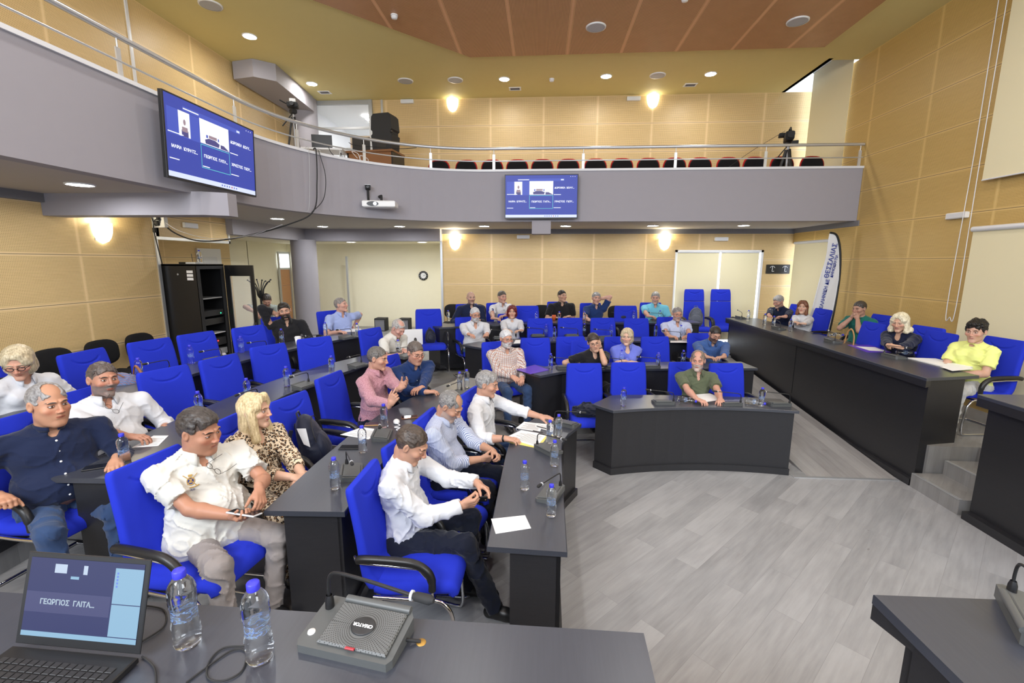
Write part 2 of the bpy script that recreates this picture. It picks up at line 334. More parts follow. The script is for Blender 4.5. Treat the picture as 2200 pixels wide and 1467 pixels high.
# gallery: slab, curved parapet, cap
BAL = [(-4.03, -2.0), (-4.03, 2), (-4.03, 4), (-4.03, 5.2)]+arc((-1.0, 6.05), 3.03, 180, 90, 22)+[(1.5, 9.08), (3.5, 9.08), (XR-.005, 9.08)]
bi = off(BAL, .16)
m = MB(); m.prism(off(BAL, .08)[:-1]+[(XR-.005, 9.16), (XR-.005, YB), (XL, YB), (XL, -2.0)], ZB, ZB+.17); struct('floor_gallery', m, M_['soffit'])
m = MB(); n = len(BAL); V = []
for p, q in zip(BAL, bi): V += [(p[0], p[1], ZB-.005), (p[0], p[1], 4.05), (q[0], q[1], 4.05), (q[0], q[1], ZB-.005)]
Fc = [(4*i+j, 4*i+4+j, 4*i+4+(j+1) % 4, 4*i+(j+1) % 4) for i in range(n-1) for j in range(4)]+[(0, 1, 2, 3), (4*n-1, 4*n-2, 4*n-3, 4*n-4)]
m.add(V, Fc); struct('wall_gallery_parapet', m, M_['grey'])
m = MB(); bo = off(BAL, -.025); V = []
for p, q in zip(bo, bi): V += [(p[0], p[1], 4.045), (p[0], p[1], 4.085), (q[0], q[1], 4.085), (q[0], q[1], 4.045)]
m.add(V, Fc); struct('trim_9', m, M_['offwhite'])
rail = empty('gallery_railing', (-1, 9.0, 4.085), 0, 'grey painted tubular railing running along the top of the curved gallery', 'railing')
bm = off(BAL, .05); RZ = Vector((1, -9.0, -4.085))
m = MB(); m.tube([Vector((p[0], p[1], 4.47))+RZ for p in bm], .026, seg=10); m.build('handrail', M_['alu'], rail)
m = MB(); m.tube([Vector((p[0], p[1], 4.245))+RZ for p in bm], .011, seg=8); m.build('lower_rail', M_['alu'], rail)
def on_bal(px_):                            # gallery post seen at a given column of the photo
    best = None
    for i in range(len(bm)-1):
        for k in range(40):
            p = Vector(bm[i]).lerp(Vector(bm[i+1]), k/40); v = np.array([p.x, p.y, 4.1-H]); d = v @ FW
            if d < .2: continue
            e = abs(1100+F*(v @ RT)/d-px_)
            if best is None or e < best[0]: best = (e, p, (Vector(bm[i+1])-Vector(bm[i])).normalized())
    return best[1], best[2]
for px_ in (262, 507, 640, 783, 926, 1064, 1250, 1449, 1645, 1845):
    p, t = on_bal(px_); m = MB(); R_ = Matrix.Translation(Vector((p.x, p.y, 4.085))+RZ) @ Matrix.Rotation(math.atan2(t.y, t.x), 4, 'Z')
    m.cbox((0, 0, .14), (.05, .014, .28), M=R_); m.tube([(0, 0, .25), (0, 0, .375)], .008, M=R_); m.build('post', M_['alu'], rail)
# doors, windows and blinds
d1 = empty('door_1', (4.13, YB, .45)); tag(d1, kind='structure')
m = MB()
for a, b in (((-1.0, -.04, 0), (-.95, .05, 2.2)), ((.95, -.04, 0), (1.0, .05, 2.2)), ((-1, -.04, 2.15), (1, .05, 2.2)), ((-.03, -.03, 0), (.03, .05, 2.15))): m.box(a, b)
m.build('door_frame', M_['offwhite'], d1); m = MB(); m.box((-.97, .05, 0), (.97, .07, 2.17)); m.build('pane', M_['day'], d1)
def blind(name, a, b, z0, z1, n, label, roll=.03, group=None, mat='blind'):
    a, b = Vector(a), Vector(b); n = Vector(n); o = empty(name, tuple(a)+(z0,), 0, label, 'blind', group); m = MB()
    d = b-a; e = Vector((n.x, n.y, 0))*.006; A = Vector((0, 0, 0)); B = Vector((d.x, d.y, 0)); T = Vector((0, 0, z1-z0))
    m.add([A, B, B+T, A+T, A+e, B+e, B+T+e, A+T+e], [(0, 1, 2, 3), (7, 6, 5, 4), (0, 4, 5, 1), (3, 2, 6, 7), (0, 3, 7, 4), (1, 5, 6, 2)]); m.build('fabric_sheet', M_[mat], o)
    m = MB(); m.tube([A+T+e*2, B+T+e*2], roll, seg=12); m.build('roller', M_['offwhite'], o)
    m = MB(); m.tube([A+e, B+e], .010, seg=8); m.build('bottom_bar', M_['offwhite'], o); return o
blind('roller_blind', (3.17, YB-.06), (4.11, YB-.06), .55, 2.60, (0, -1), 'cream roller blind over the left leaf of the glass door', .02)
blind('roller_blind', (4.17, YB-.06), (5.02, YB-.06), .55, 2.60, (0, -1), 'cream roller blind over the right leaf of the glass door', .02)
w1 = MB(); w1.box((XR+.1, 9.77, .9), (XR+.12, YB, 2.8)); struct('window_1', w1, M_['day'])
w2 = MB(); w2.box((XR+.1, 9.77, 3.7), (XR+.12, YB, ZC+.6)); struct('window_2', w2, M_['day'])
blind('roller_blind', (XR-.06, 10.98), (XR-.06, 9.62), .95, 2.80, (-1, 0), 'narrow cream roller blind behind the feather banner', .03)
blind('roller_blind', (XR-.04, 10.98), (XR-.04, 9.66), 3.6, ZC+.3, (-1, 0), 'tall cream blind at the gallery corner beside the video camera', .02)
blind('roller_blind', (XR-.08, 6.6), (XR-.08, 2.0), .75, 2.8, (-1, 0), 'wide cream blind on the right wall behind the woman in yellow', .035)
blind('roller_blind', (XR-.08, 6.6), (XR-.08, 2.0), 3.42, ZC-.1, (-1, 0), 'large cream blind high on the right wall near the ceiling', .035)
def cord(y0, y1, zt, zb, label):
    P = [(0, y0, zt), (0, y0-.02, (zt+zb)/2), (0, y0+.01, zb+.15), (0, (y0+y1)/2, zb), (0, y1-.01, zb+.15), (0, y1, (zt+zb)/2), (0, y1, zt)]
    m = MB(); m.tube(spline(P, 6), .005, seg=6); o = m.build('blind_cord', M_['offwhite']); o.location = (XR-.1, 0, 0); tag(o, label, 'cord')
cord(6.78, 6.66, ZC-.1, 1.62, 'long white bead chain loop hanging beside the right wall blinds')
m = MB(); m.box((-5.5, YB-.04, 4.9), (-4.03, YB+.0, 5.0)); m.box((-5.5, YB-.04, 5.95), (-4.03, YB, ZC)); m.box((-5.5, YB-.04, ZB), (-5.42, YB, ZC)); m.box((-4.06, YB-.06, ZB), (-3.98, YB, ZC)); m.box((-3.98, YB-.45, ZB), (-3.94, YB, ZC)) if 0 else None
m.box((-5.42, YB-.03, 5.42), (-4.05, YB, 5.47)); struct('window_3', m, M_['steel'])
m = MB(); m.box((-5.5, YB+.1, 3.2), (-3.9, YB+.12, 3.3)); m.box((-5.6, 15.5, ZB), (-3.0, 15.6, 6.2)); m.box((-5.7, YB, ZB), (-5.6, 15.6, 6.2)); m.box((-3.74, YB+.13, ZB), (-3.64, 15.6, 6.2)); struct('wall_office', m, M_['offwhite'])
m = MB(); m.box((-5.7, YB+.1, 6.0), (-3.6, 15.6, 6.1)); struct('ceiling_office', m, M_['white'])
for k in range(2):
    m = MB()
    for j in range(3): m.box((-4.6+.0, 12.1+k*1.6+j*.28, 5.985), (-4.1, 12.22+k*1.6+j*.28, 5.999))
    tag(m.build('ceiling_light', emit('office_tube%d' % k, (1, 1, 1, 1), 18)), '%s bank of bright tube lights on the ceiling seen through the gallery window' % ('near', 'far')[k], 'ceiling light', 'office tube lights')
m = MB(); m.box((-4.72, YB+.4, ZB), (-4.0, YB+.45, 5.38)); m.box((-4.6, YB+.385, 3.4), (-4.12, YB+.4, 5.2)); struct('door_2', m, plain('pale_wood_door', (.62, .50, .36, 1), .5))
d3 = empty('door_3', (-7.38, 9.88, .45)); tag(d3, kind='structure'); m = MB(); m.box((-.02, -.36, 0), (.03, .36, 2.18)); m.build('leaf', M_['white'], d3)
m = MB(); m.box((.03, -.22, .95), (.035, .22, 2.0)); m.build('panel', M_['offwhite'], d3)
d4 = empty('door_4', (-7.47, 13.0, .45)); tag(d4, kind='structure'); m = MB(); m.box((0, -.3, 0), (.04, -.25, 2.18)); m.box((0, .25, 0), (.04, .3, 2.18)); m.box((0, -.25, 2.12), (.04, .25, 2.18)); m.box((0, -.25, 1.68), (.04, .25, 1.73)); m.build('door_frame', M_['alu'], d4)
m = MB(); m.box((0, -.25, 0), (.02, .25, 1.68)); m.build('leaf', M_['panel_c'], d4); m = MB(); m.box((0, -.25, 1.73), (.02, .25, 2.12)); m.build('pane', M_['day'], d4)
m = MB(); m.box((-5.45, 12.6, .3), (-5.4, 12.66, 2.5)); struct('trim_10', m, M_['alu'])
# ================================================================ LAMPS
def disc_proto(name, r, mat, label, cat, ring='white'):
    o = empty(name, (0, 0, 0), 0, label, cat); m = MB(); m.lathe([(r+.018, 0), (r+.016, -.012), (r, -.014), (r-.004, -.004)], 28); m.build('ring', M_[ring], o)
    m = MB(); m.lathe([(.0001, -.006), (r-.003, -.006)], 28); m.v = [(v[0], v[1], v[2]) for v in m.v]; m.f = [f[::-1] for f in m.f]; m.build('lens', M_[mat], o); return o
dl = disc_proto('downlight', .10, 'lamp', 'x', 'ceiling light')
dls = disc_proto('downlight', .11, 'lamp_low', 'x', 'ceiling light')
def place(proto, locs, labels, group=None, first=[True]):
    out = []
    for i, l in enumerate(locs):
        o = proto if i == 0 else copy_tree(proto); o.location = l
        if labels: tag(o, labels[i] if isinstance(labels, list) else labels)
        if group: o['group'] = group
        out.append(o)
    return out
up = [(-4.91, 8.08), (-4.89, 10.14), (-.82, 10.12), (1.24, 10.09), (3.29, 10.09)]
place(dl, [(x, y, ZC) for x, y in up]+[(x, y, ZC-.036) for x in (-3.4, -.9, 1.4, 3.8) for y in (.6, 2.9, 5.2)],  # the grid over the arena is added out of view for more light
      ['round glowing downlight in the yellow ceiling above the left gallery railing', 'round glowing downlight in the yellow ceiling near the camera on the far left gallery', 'glowing ceiling downlight left of the three over the back gallery seats', 'glowing ceiling downlight in the middle of the three over the back gallery seats', 'glowing ceiling downlight rightmost of the three over the back gallery seats']+['downlight number %s of the grid in the wooden ceiling over the arena' % w for w in ('one', 'two', 'three', 'four', 'five', 'six', 'seven', 'eight', 'nine', 'ten', 'eleven', 'twelve')], 'round LED downlights in the high ceiling')
lo = [(-4.75, 4.62), (-4.84, 8.34), (-4.88, 10.19), (-3.14, 10.2), (-1.26, 10.17), (.5, 10.17), (2.33, 10.13), (4.2, 10.13)]
place(dls, [(x, y, ZB) for x, y in lo], ['%s round downlight in the soffit under the gallery, counted from the left' % w for w in ('first', 'second', 'third', 'fourth', 'fifth', 'sixth', 'seventh', 'last')], 'round LED downlights under the gallery')
o = copy_tree(dls); o.location = (-4.9, 11.75, 2.86); tag(o, 'left downlight in the cream foyer ceiling')
o = copy_tree(dls); o.location = (-3.05, 11.75, 2.86); tag(o, 'right downlight in the cream foyer ceiling above the clock')
def sconce(x, y, z, face, label, s=1.0):
    o = empty('wall_sconce', (x, y, z), face, label, 'wall lamp'); m = MB(); n = 14; V = []
    for i in range(9):
        t = i/8; zz = -.14+.27*t; r = .13*math.sqrt(max(0, 1-((1-t))**2.4))+.004
        for k in range(n+1): a = math.pi*k/n; V.append((r*math.cos(a)*s, -r*.85*math.sin(a)*s-.004, zz*s))
    Fc = [(i*(n+1)+k, i*(n+1)+k+1, (i+1)*(n+1)+k+1, (i+1)*(n+1)+k) for i in range(8) for k in range(n)]
    m.add(V, Fc, 0, True); m.build('lamp_shade', M_['sconce'], o); m = MB(); m.cbox((0, -.003, 0), (.2, .006, .2)); m.build('wall_plate', M_['steel'], o)
    l = bpy.data.lights.new('bulb', 'POINT'); l.energy = 9; l.color = (1, .88, .62); l.shadow_soft_size = .05; b = bpy.data.objects.new('bulb', l); COL.objects.link(b); b.parent = o; b.location = (0, -.07, .17)
sconce(-2.1, YB, 5.9, 0, 'glowing half bowl wall lamp high on the left of the gallery back wall'); sconce(2.43, YB, 5.9, 0, 'glowing half bowl wall lamp high on the right of the gallery back wall')
sconce(-2.1, YB, 2.78, 0, 'half bowl wall lamp on the lower back wall beside the cream foyer'); sconce(2.87, YB, 2.78, 0, 'half bowl wall lamp on the lower back wall beside the glass door')
sconce(XL, 5.93, 2.72, math.pi/2, 'bright half bowl wall lamp on the left wall under the grey beam')
# speakers, detectors, vents and emergency lights
cs = empty('ceiling_speaker', (0, 0, 0), 0, 'x', 'speaker'); m = MB(); m.lathe([(.16, 0), (.158, -.014), (.14, -.016)], 28); m.build('ring', M_['white'], cs)
m = MB(); m.lathe([(.0001, -.013), (.141, -.013)], 28); m.f = [f[::-1] for f in m.f]; m.build('grille', plain('speaker_grille', (.45, .46, .48, 1), .6), cs)
place(cs, [(-4.89, 7.14, ZC), (.8, 8.03, ZC-.035), (3.87, 8.03, ZC-.035), (-1.83, 10.11, ZC), (2.26, 10.1, ZC), (-2.87, 10.1, ZC)],
      ['round ceiling speaker in the yellow ceiling over the left gallery', 'round grey speaker in the wooden ceiling, the one nearer the middle', 'round grey speaker in the wooden ceiling, the one nearer the right wall', 'round white ceiling speaker above the left upper wall lamp', 'round white ceiling speaker above the right upper wall lamp', 'faint round ceiling speaker left of the upper wall lamp'], 'round ceiling speakers')
sd = empty('smoke_detector', (0, 0, 0), 0, 'x', 'smoke detector'); m = MB(); m.lathe([(.055, 0), (.055, -.02)], 20); m.build('base', M_['white'], sd); m = MB(); m.lathe([(.05, -.02), (.042, -.05), (.0001, -.055)], 20); m.build('sensor_head', M_['white'], sd)
place(sd, [(-2.27, 7.5, ZC-.035), (.15, 10.17, ZC), (1.95, 7.28, ZC-.035)], ['white smoke detector on the wooden ceiling at the top left', 'small white smoke detector on the yellow ceiling between two downlights', 'white smoke detector on the wooden ceiling at the top edge of the photo'], 'smoke detectors')
vt = empty('air_vent', (0, 0, 0), 0, 'x', 'vent'); m = MB()
for a, b in (((-.13, -.09, -.012), (.13, -.065, 0)), ((-.13, .065, -.012), (.13, .09, 0)), ((-.13, -.065, -.012), (-.1, .065, 0)), ((.1, -.065, -.012), (.13, .065, 0))): m.box(a, b)
m.build('frame', M_['white'], vt); m = MB()
for k in range(5): m.box((-.1, -.06+k*.025, -.01), (.1, -.05+k*.025, -.004))
m.box((-.1, -.065, -.003), (.1, .065, -.001)); m.build('slat', M_['dgrey'], vt)
place(vt, [(-.63, 10.66, ZC), (3.07, 10.65, ZC), (-4.85, 10.64, ZC)], ['small square air vent in the ceiling above the middle of the back gallery', 'small square air vent in the ceiling above the right of the back gallery', 'small square air vent in the ceiling near the gallery window'], 'ceiling air vents')
el = empty('emergency_light', (0, 0, 0), 0, 'x', 'emergency light'); m = MB(); m.cbox((0, -.03, 0), (.30, .06, .085), bev=.008); m.build('housing', M_['white'], el); m = MB(); m.cbox((0, -.062, -.002), (.27, .006, .06)); m.build('diffuser', M_['offwhite'], el)
for i, (x, y, z, r, lb) in enumerate(((-3.15, YB, 6.0, 0, 'flat white emergency light on the left of the gallery back wall'), (2.0, YB, 5.97, 0, 'white emergency light box left of the right upper wall lamp'), (-.45, YB, 2.95, 0, 'white emergency light box under the dark band left of the small grey beam'), (4.15, YB, 2.90, 0, 'white emergency light box above the glass door'), (XR, 6.62, 3.01, -math.pi/2, 'white emergency light on the right wall between the blinds'), (XL, 7.5, 2.94, math.pi/2, 'white emergency light on the header above the equipment rack'))):
    o = el if i == 0 else copy_tree(el); o.location = (x, y, z); o.rotation_euler = (0, 0, r); tag(o, lb)
    if i == 4: o.location.y = 6.95
# ================================================================ DESKS
DESKS = []
def desk(outer, inner, ztop, zfloor, label, end0=(.10, .02), end1=(.02, .06), over=.035, plinth=True, name='desk', seams=(), cat='desk', th=.032, band=0.0):
    DESKS.append((outer, inner, ztop)); o = empty(name, (outer[0][0], outer[0][1], zfloor), 0, label, cat); L = Vector((-outer[0][0], -outer[0][1], -zfloor))
    def P(p, z): return Vector((p[0], p[1], z))+L
    n = len(outer); m = MB(); V = []; ri = inner
    for (a, z0, z1) in ((0, ztop-th, ztop),):
        e = .004
        for p, q in zip(outer, ri):
            p, q = Vector(p), Vector(q); d = (q-p).normalized()*e
            V += [P(p, z0), P(p, z1-e), P(p+d, z1), P(q-d, z1), P(q, z1-e), P(q, z0)]
    Fc = [(6*i+j, 6*i+6+j, 6*i+6+(j+1) % 6, 6*i+(j+1) % 6) for i in range(n-1) for j in range(6)]+[tuple(range(6)), tuple(range(6*n-1, 6*n-7, -1))]
    m.add(V, Fc); m.build('desktop', M_['top'], o)
    # front panel follows the outer edge
    fo = [Vector(p).lerp(Vector(q), over/max(.01, (Vector(q)-Vector(p)).length)) for p, q in zip(outer, inner)]
    fi = [Vector(p).lerp(Vector(q), (over+.025)/max(.01, (Vector(q)-Vector(p)).length)) for p, q in zip(outer, inner)]
    def inset(L_, d0, d1):
        L_ = [Vector(p) for p in L_]; L_[0] = L_[0]+(L_[1]-L_[0]).normalized()*d0; L_[-1] = L_[-1]+(L_[-2]-L_[-1]).normalized()*d1; return L_
    fo = inset(fo, .03, .03); fi = inset(fi, .03, .03)
    def strip(A, B, z0, z1, nm, mat='desk', parent=o):
        m = MB(); V = []
        for p, q in zip(A, B): V += [P(p, z0), P(p, z1), P(q, z1), P(q, z0)]
        k = len(A); Fc = [(4*i+j, 4*i+4+j, 4*i+4+(j+1) % 4, 4*i+(j+1) % 4) for i in range(k-1) for j in range(4)]+[(0, 1, 2, 3), (4*k-1, 4*k-2, 4*k-3, 4*k-4)]
        m.add(V, Fc); return m.build(nm, M_[mat], parent)
    strip(fo, fi, zfloor, ztop-th-band, 'front_panel')
    if band: strip([Vector(p).lerp(Vector(q), .004) for p, q in zip(outer, inner)], fi, ztop-th-band, ztop-th, 'fascia')
    if plinth:
        pl = [f.lerp(p, .75) for f, p in zip(fo, [Vector(a) for a in inset(outer, .03, .03)])]; strip(pl, fo, zfloor, zfloor+.075, 'plinth')
    for s, (i, j, (a, b)) in enumerate(((0, 1, end0), (n-1, n-2, end1))):
        p, q = Vector(outer[i]), Vector(inner[i]); t = (Vector(outer[j])-p).normalized(); w = (q-p).length; d = (q-p)/w
        A = p+d*(over+b*0)+t*.03; B = q-d*a+t*.03; m = MB(); C = B+t*.03; D = A+t*.03; z1 = ztop-th
        V = [P(A, zfloor), P(B, zfloor), P(C, zfloor), P(D, zfloor), P(A, z1), P(B, z1), P(C, z1), P(D, z1)]
        m.add(V, [(3, 2, 1, 0), (4, 5, 6, 7), (0, 1, 5, 4), (1, 2, 6, 5), (2, 3, 7, 6), (3, 0, 4, 7)]); m.build('side_panel', M_['desk'], o)
    return o
desk([(.165, 2.33), (.175, 3.1), (.185, 3.6), (.20, 3.9), (.27, 4.13), (.42, 4.42)], [(-.29, 2.35), (-.285, 3.1), (-.28, 3.6), (-.26, 3.98), (-.20, 4.25), (-.02, 4.62)], .76, 0, 'front left black desk with open papers on it, nearest the empty floor', (.13, .02))
desk([(-1.13, 2.40), (-1.14, 3.0), (-1.13, 3.6), (-1.06, 4.05), (-.93, 4.5), (-.74, 5.0), (-.52, 5.45)], [(-1.61, 2.38), (-1.62, 3.0), (-1.6, 3.6), (-1.53, 4.15), (-1.4, 4.65), (-1.2, 5.15), (-.97, 5.62)], .91, .15, 'second left black desk, in front of the man in the cream polo', (.10, .02))
desk([(-2.44, 2.42), (-2.5, 3.2), (-2.5, 4.2), (-2.42, 4.8), (-2.25, 5.45), (-2.0, 6.0), (-1.75, 6.4)], [(-2.94, 2.40), (-3.0, 3.2), (-3.0, 4.25), (-2.91, 4.9), (-2.72, 5.6), (-2.46, 6.18), (-2.2, 6.6)], 1.06, .30, 'third left black desk, running past the white bearded man to the cream foyer', (.10, .02))
desk([(-3.52, 2.3), (-3.57, 3.4), (-3.57, 4.4), (-3.45, 5.2), (-3.25, 5.95), (-2.96, 6.65), (-2.68, 7.3)], [(-4.0, 2.3), (-4.05, 3.4), (-4.05, 4.45), (-3.92, 5.3), (-3.7, 6.12), (-3.40, 6.84), (-3.10, 7.52)], 1.21, .45, 'rear left black desk under the equipment rack', (.10, .02))
def concave(a, b, sag, n=12):
    a, b = Vector(a), Vector(b); nn = Vector((-(b-a).y, (b-a).x)).normalized()
    return [tuple(a.lerp(b, i/n)+nn*sag*4*(i/n)*(1-i/n)) for i in range(n+1)]
desk([(.60, 5.08)]+concave((.80, 4.86), (2.83, 4.99), .13), [(.86, 5.44)]+[(p[0]*.985+.07, p[1]+.46) for p in concave((.92, 5.02), (2.83, 4.99), .05)], .76, 0, 'curved black desk in front of the man in the olive polo', (.03, .02), (.06, .02))
desk([(-.32, 6.1), (.0, 5.76), (.3, 6.02), (.9, 6.2), (1.9, 6.33), (3.02, 6.42)], [(-.08, 6.42), (.06, 6.3), (.25, 6.42), (.85, 6.62), (1.86, 6.76), (2.97, 6.86)], .91, .15, 'second right black desk, behind the curved one', (.03, .02))
desk([(-1.25, 7.12), (-.9, 6.84), (-.35, 7.28), (.25, 7.55), (1.4, 7.66), (2.98, 7.8)], [(-1.02, 7.42), (-.85, 7.36), (-.5, 7.72), (.15, 7.99), (1.36, 8.1), (2.94, 8.24)], 1.06, .30, 'third right black desk, in front of the woman with red hair', (.03, .02))
desk([(-2.12, 8.28), (-1.8, 7.93), (-.9, 8.4), (.3, 8.74), (1.6, 8.85), (3.1, 9.0)], [(-1.95, 8.6), (-1.75, 8.47), (-1.05, 8.82), (.2, 9.16), (1.55, 9.27), (3.05, 9.42)], 1.21, .45, 'rear right black desk before the perforated wall', (.03, .02))
desk([(3.95, 4.82), (3.95, 7.36), (3.95, 10.04)][::-1], [(4.60, 4.98), (4.60, 7.36), (4.60, 10.04)][::-1], 1.195, 0, 'long raised black podium desk along the right wall', over=.07, band=.07, name='podium_desk', end0=(.02, .02), end1=(.14, .02))
m = MB(); m.box((4.015, 7.355, .3), (4.02, 7.365, 1.08)); tag(m.build('trim_11', M_['black']), kind='structure')
desk([(3.93, 2.4), (3.93, 4.24)], [(4.65, 2.4), (4.65, 4.26)], 1.195, 0, 'raised black podium desk cut by the right edge of the photo', over=.09, band=.075, name='podium_desk', end1=(.1, .0), end0=(.02, .02))
desk([(1.02, 1.31), (2.4, 1.33)], [(1.03, .55), (2.4, .55)], 1.36, 0, 'black desk corner at the lower right of the photo', over=.10, band=.05, name='podium_desk')
desk([(.29, 1.115), (-2.2, 1.15)], [(.27, .45), (-2.2, .45)], 1.36, 0, 'wide black desk in the foreground holding the laptop and two bottles', over=.05, band=.03, name='podium_desk')
# ================================================================ CHAIRS
def shell(samples, name, w0, w1, parent, groove=None, seg=26):
    """samples: (y, z, halfwidth, thickness) along the side profile, front face up/forward"""
    n = len(samples); V = []; ring = []
    for i, (y, z, w, th) in enumerate(samples):
        a = samples[max(i-1, 0)]; b = samples[min(i+1, n-1)]; t = Vector((0, b[0]-a[0], b[1]-a[1])).normalized(); nn = Vector((0, t.z, -t.y))*-1
        if nn.z < 0 and abs(nn.z) > abs(nn.y): nn = -nn
        if abs(nn.y) >= abs(nn.z) and nn.y < 0: nn = -nn
        r = th/2; pts = []
        e = 1.0
        if i in (0, n-1): e = .45
        for k in range(seg+1):
            u = -1+2*k/seg; x = u*w; ed = max(0, (abs(x)-(w-r))/r); h = r*math.sqrt(max(0, 1-ed*ed))*e
            g = groove(u, z) if groove else 0
            pts.append(Vector((x, y, z))+nn*(h-g+.006*(1-u*u)))
        for k in range(seg+1):
            u = 1-2*k/seg; x = u*w; ed = max(0, (abs(x)-(w-r))/r); h = r*math.sqrt(max(0, 1-ed*ed))*e
            if 0 < k < seg: pts.append(Vector((x, y, z))-nn*h)
        ring.append(len(pts)); V += pts
    k = ring[0]; Fc = [(i*k+j, i*k+(j+1) % k, (i+1)*k+(j+1) % k, (i+1)*k+j) for i in range(n-1) for j in range(k)]
    Fc += [tuple(range(k))[::-1], tuple(range((n-1)*k, n*k))]
    return obj_from(name, V, Fc, M_['blue'], parent, True)
def prof(pts, dense=None, n=6):
    P = spline([(p[0], p[1], 0) for p in pts], n); Wd = spline([(p[2], p[3], 0) for p in pts], n); out = []
    for a, b in zip(P, Wd): out.append((a.x, a.y, b.x, b.y))
    if dense:
        o2 = [out[0]]
        for a, b in zip(out, out[1:]):
            st = max(1, int(abs(b[1]-a[1])/.005)) if dense[0] < b[1] < dense[1] else 1
            for s in range(1, st+1): o2.append(tuple(a[q]+(b[q]-a[q])*s/st for q in range(4)))
        out = o2
    return out
def smile(zc, dip, uw=.52):
    def g(u, z):
        if abs(u) > uw+.08: return 0
        zz = zc-dip*(1-(u/uw)**2)**.6 if abs(u) < uw else zc; d = abs(z-zz)
        return .010*math.exp(-(d/.0075)**2)*(1 if abs(u) < uw else max(0, 1-(abs(u)-uw)/.08))
    return g
def make_chair(high=False):
    t = empty('conference_armchair', (0, 0, 0), 0, 'x', 'chair')
    s = prof([(.265, .405, .225, .055), (.25, .448, .235, .075), (.19, .462, .245, .08), (.02, .452, .25, .085), (-.13, .437, .25, .08), (-.205, .455, .248, .075)]); shell(s, 'seat', 0, 0, t)
    if not high:
        b = prof([(-.205, .455, .248, .075), (-.245, .52, .247, .065), (-.262, .62, .245, .06), (-.28, .76, .24, .055), (-.305, .92, .236, .052), (-.328, 1.03, .228, .05), (-.336, 1.062, .212, .046)], (.87, 1.03)); shell(b, 'backrest', 0, 0, t, smile(.992, .047), 44)
    else:
        b = prof([(-.205, .455, .248, .075), (-.245, .52, .247, .065), (-.262, .62, .245, .06), (-.275, .76, .24, .055), (-.30, .93, .232, .052), (-.32, 1.03, .228, .05)]); shell(b, 'backrest', 0, 0, t)
        b = prof([(-.32, 1.035, .228, .06), (-.33, 1.10, .228, .06), (-.345, 1.2, .225, .06), (-.36, 1.28, .215, .055), (-.365, 1.305, .20, .05)], (1.1, 1.28)); shell(b, 'headrest', 0, 0, t, smile(1.25, .045), 40)
    for s_ in (-1, 1):
        x = .268*s_; m = MB(); m.tube(spline([(x*.97, -.20, .415), (x*.97, .0, .41), (x*.97, .17, .41), (x, .235, .38), (x, .27, .30), (x, .285, .10), (x, .275, .03), (x, .24, .012), (x, .1, .012), (x, -.32, .012)], 5), .0115, seg=8); m.build('leg_tube', M_['chrome'], t)
        m = MB(); m.tube(spline([(x, -.285, .655), (x*1.03, -.22, .668), (x*1.05, -.05, .668), (x*1.05, .06, .655), (x*1.05, .13, .61), (x*1.05, .155, .55), (x*1.04, .155, .49)], 6), [.014]+[.025]*30+[.022]*6+[.015], seg=10, flat=1.0); a = m.build('armrest', M_['black'], t)
        m = MB(); m.tube([(x*.88, -.31, .655), (x*.99, -.29, .65), (x*1.03, -.28, .642), (x*1.05, -.1, .638), (x*1.05, .08, .625), (x*1.04, .14, .55), (x*1.02, .155, .48), (x*1.0, .155, .405)], .008); m.build('arm_bracket', M_['chrome'], a)
    for a, b, c in ((.268, -.32, .012), (.25, -.16, .40), (.25, .15, .40)):
        m = MB(); m.tube([(-a, b, c), (a, b, c)], .011); m.build('cross_bar', M_['chrome'], t)
    return t
CH0 = make_chair(); _ch = [False]
GRP = 'blue conference armchairs'
def chair(x, y, lvl, heading, label):
    o = CH0 if not _ch[0] else copy_tree(CH0); _ch[0] = True
    o.location = (x, y, lvl); o.rotation_euler = (0, 0, math.radians(heading-90)); tag(o, label); o['group'] = GRP; return o
def chair_px(px_, py_, lvl, heading, label):   # from the middle of the top edge of the backrest
    p = at(px_, py_, lvl+1.07); h = math.radians(heading); return chair(p.x+.33*math.cos(h), p.y+.33*math.sin(h), lvl, heading, label)
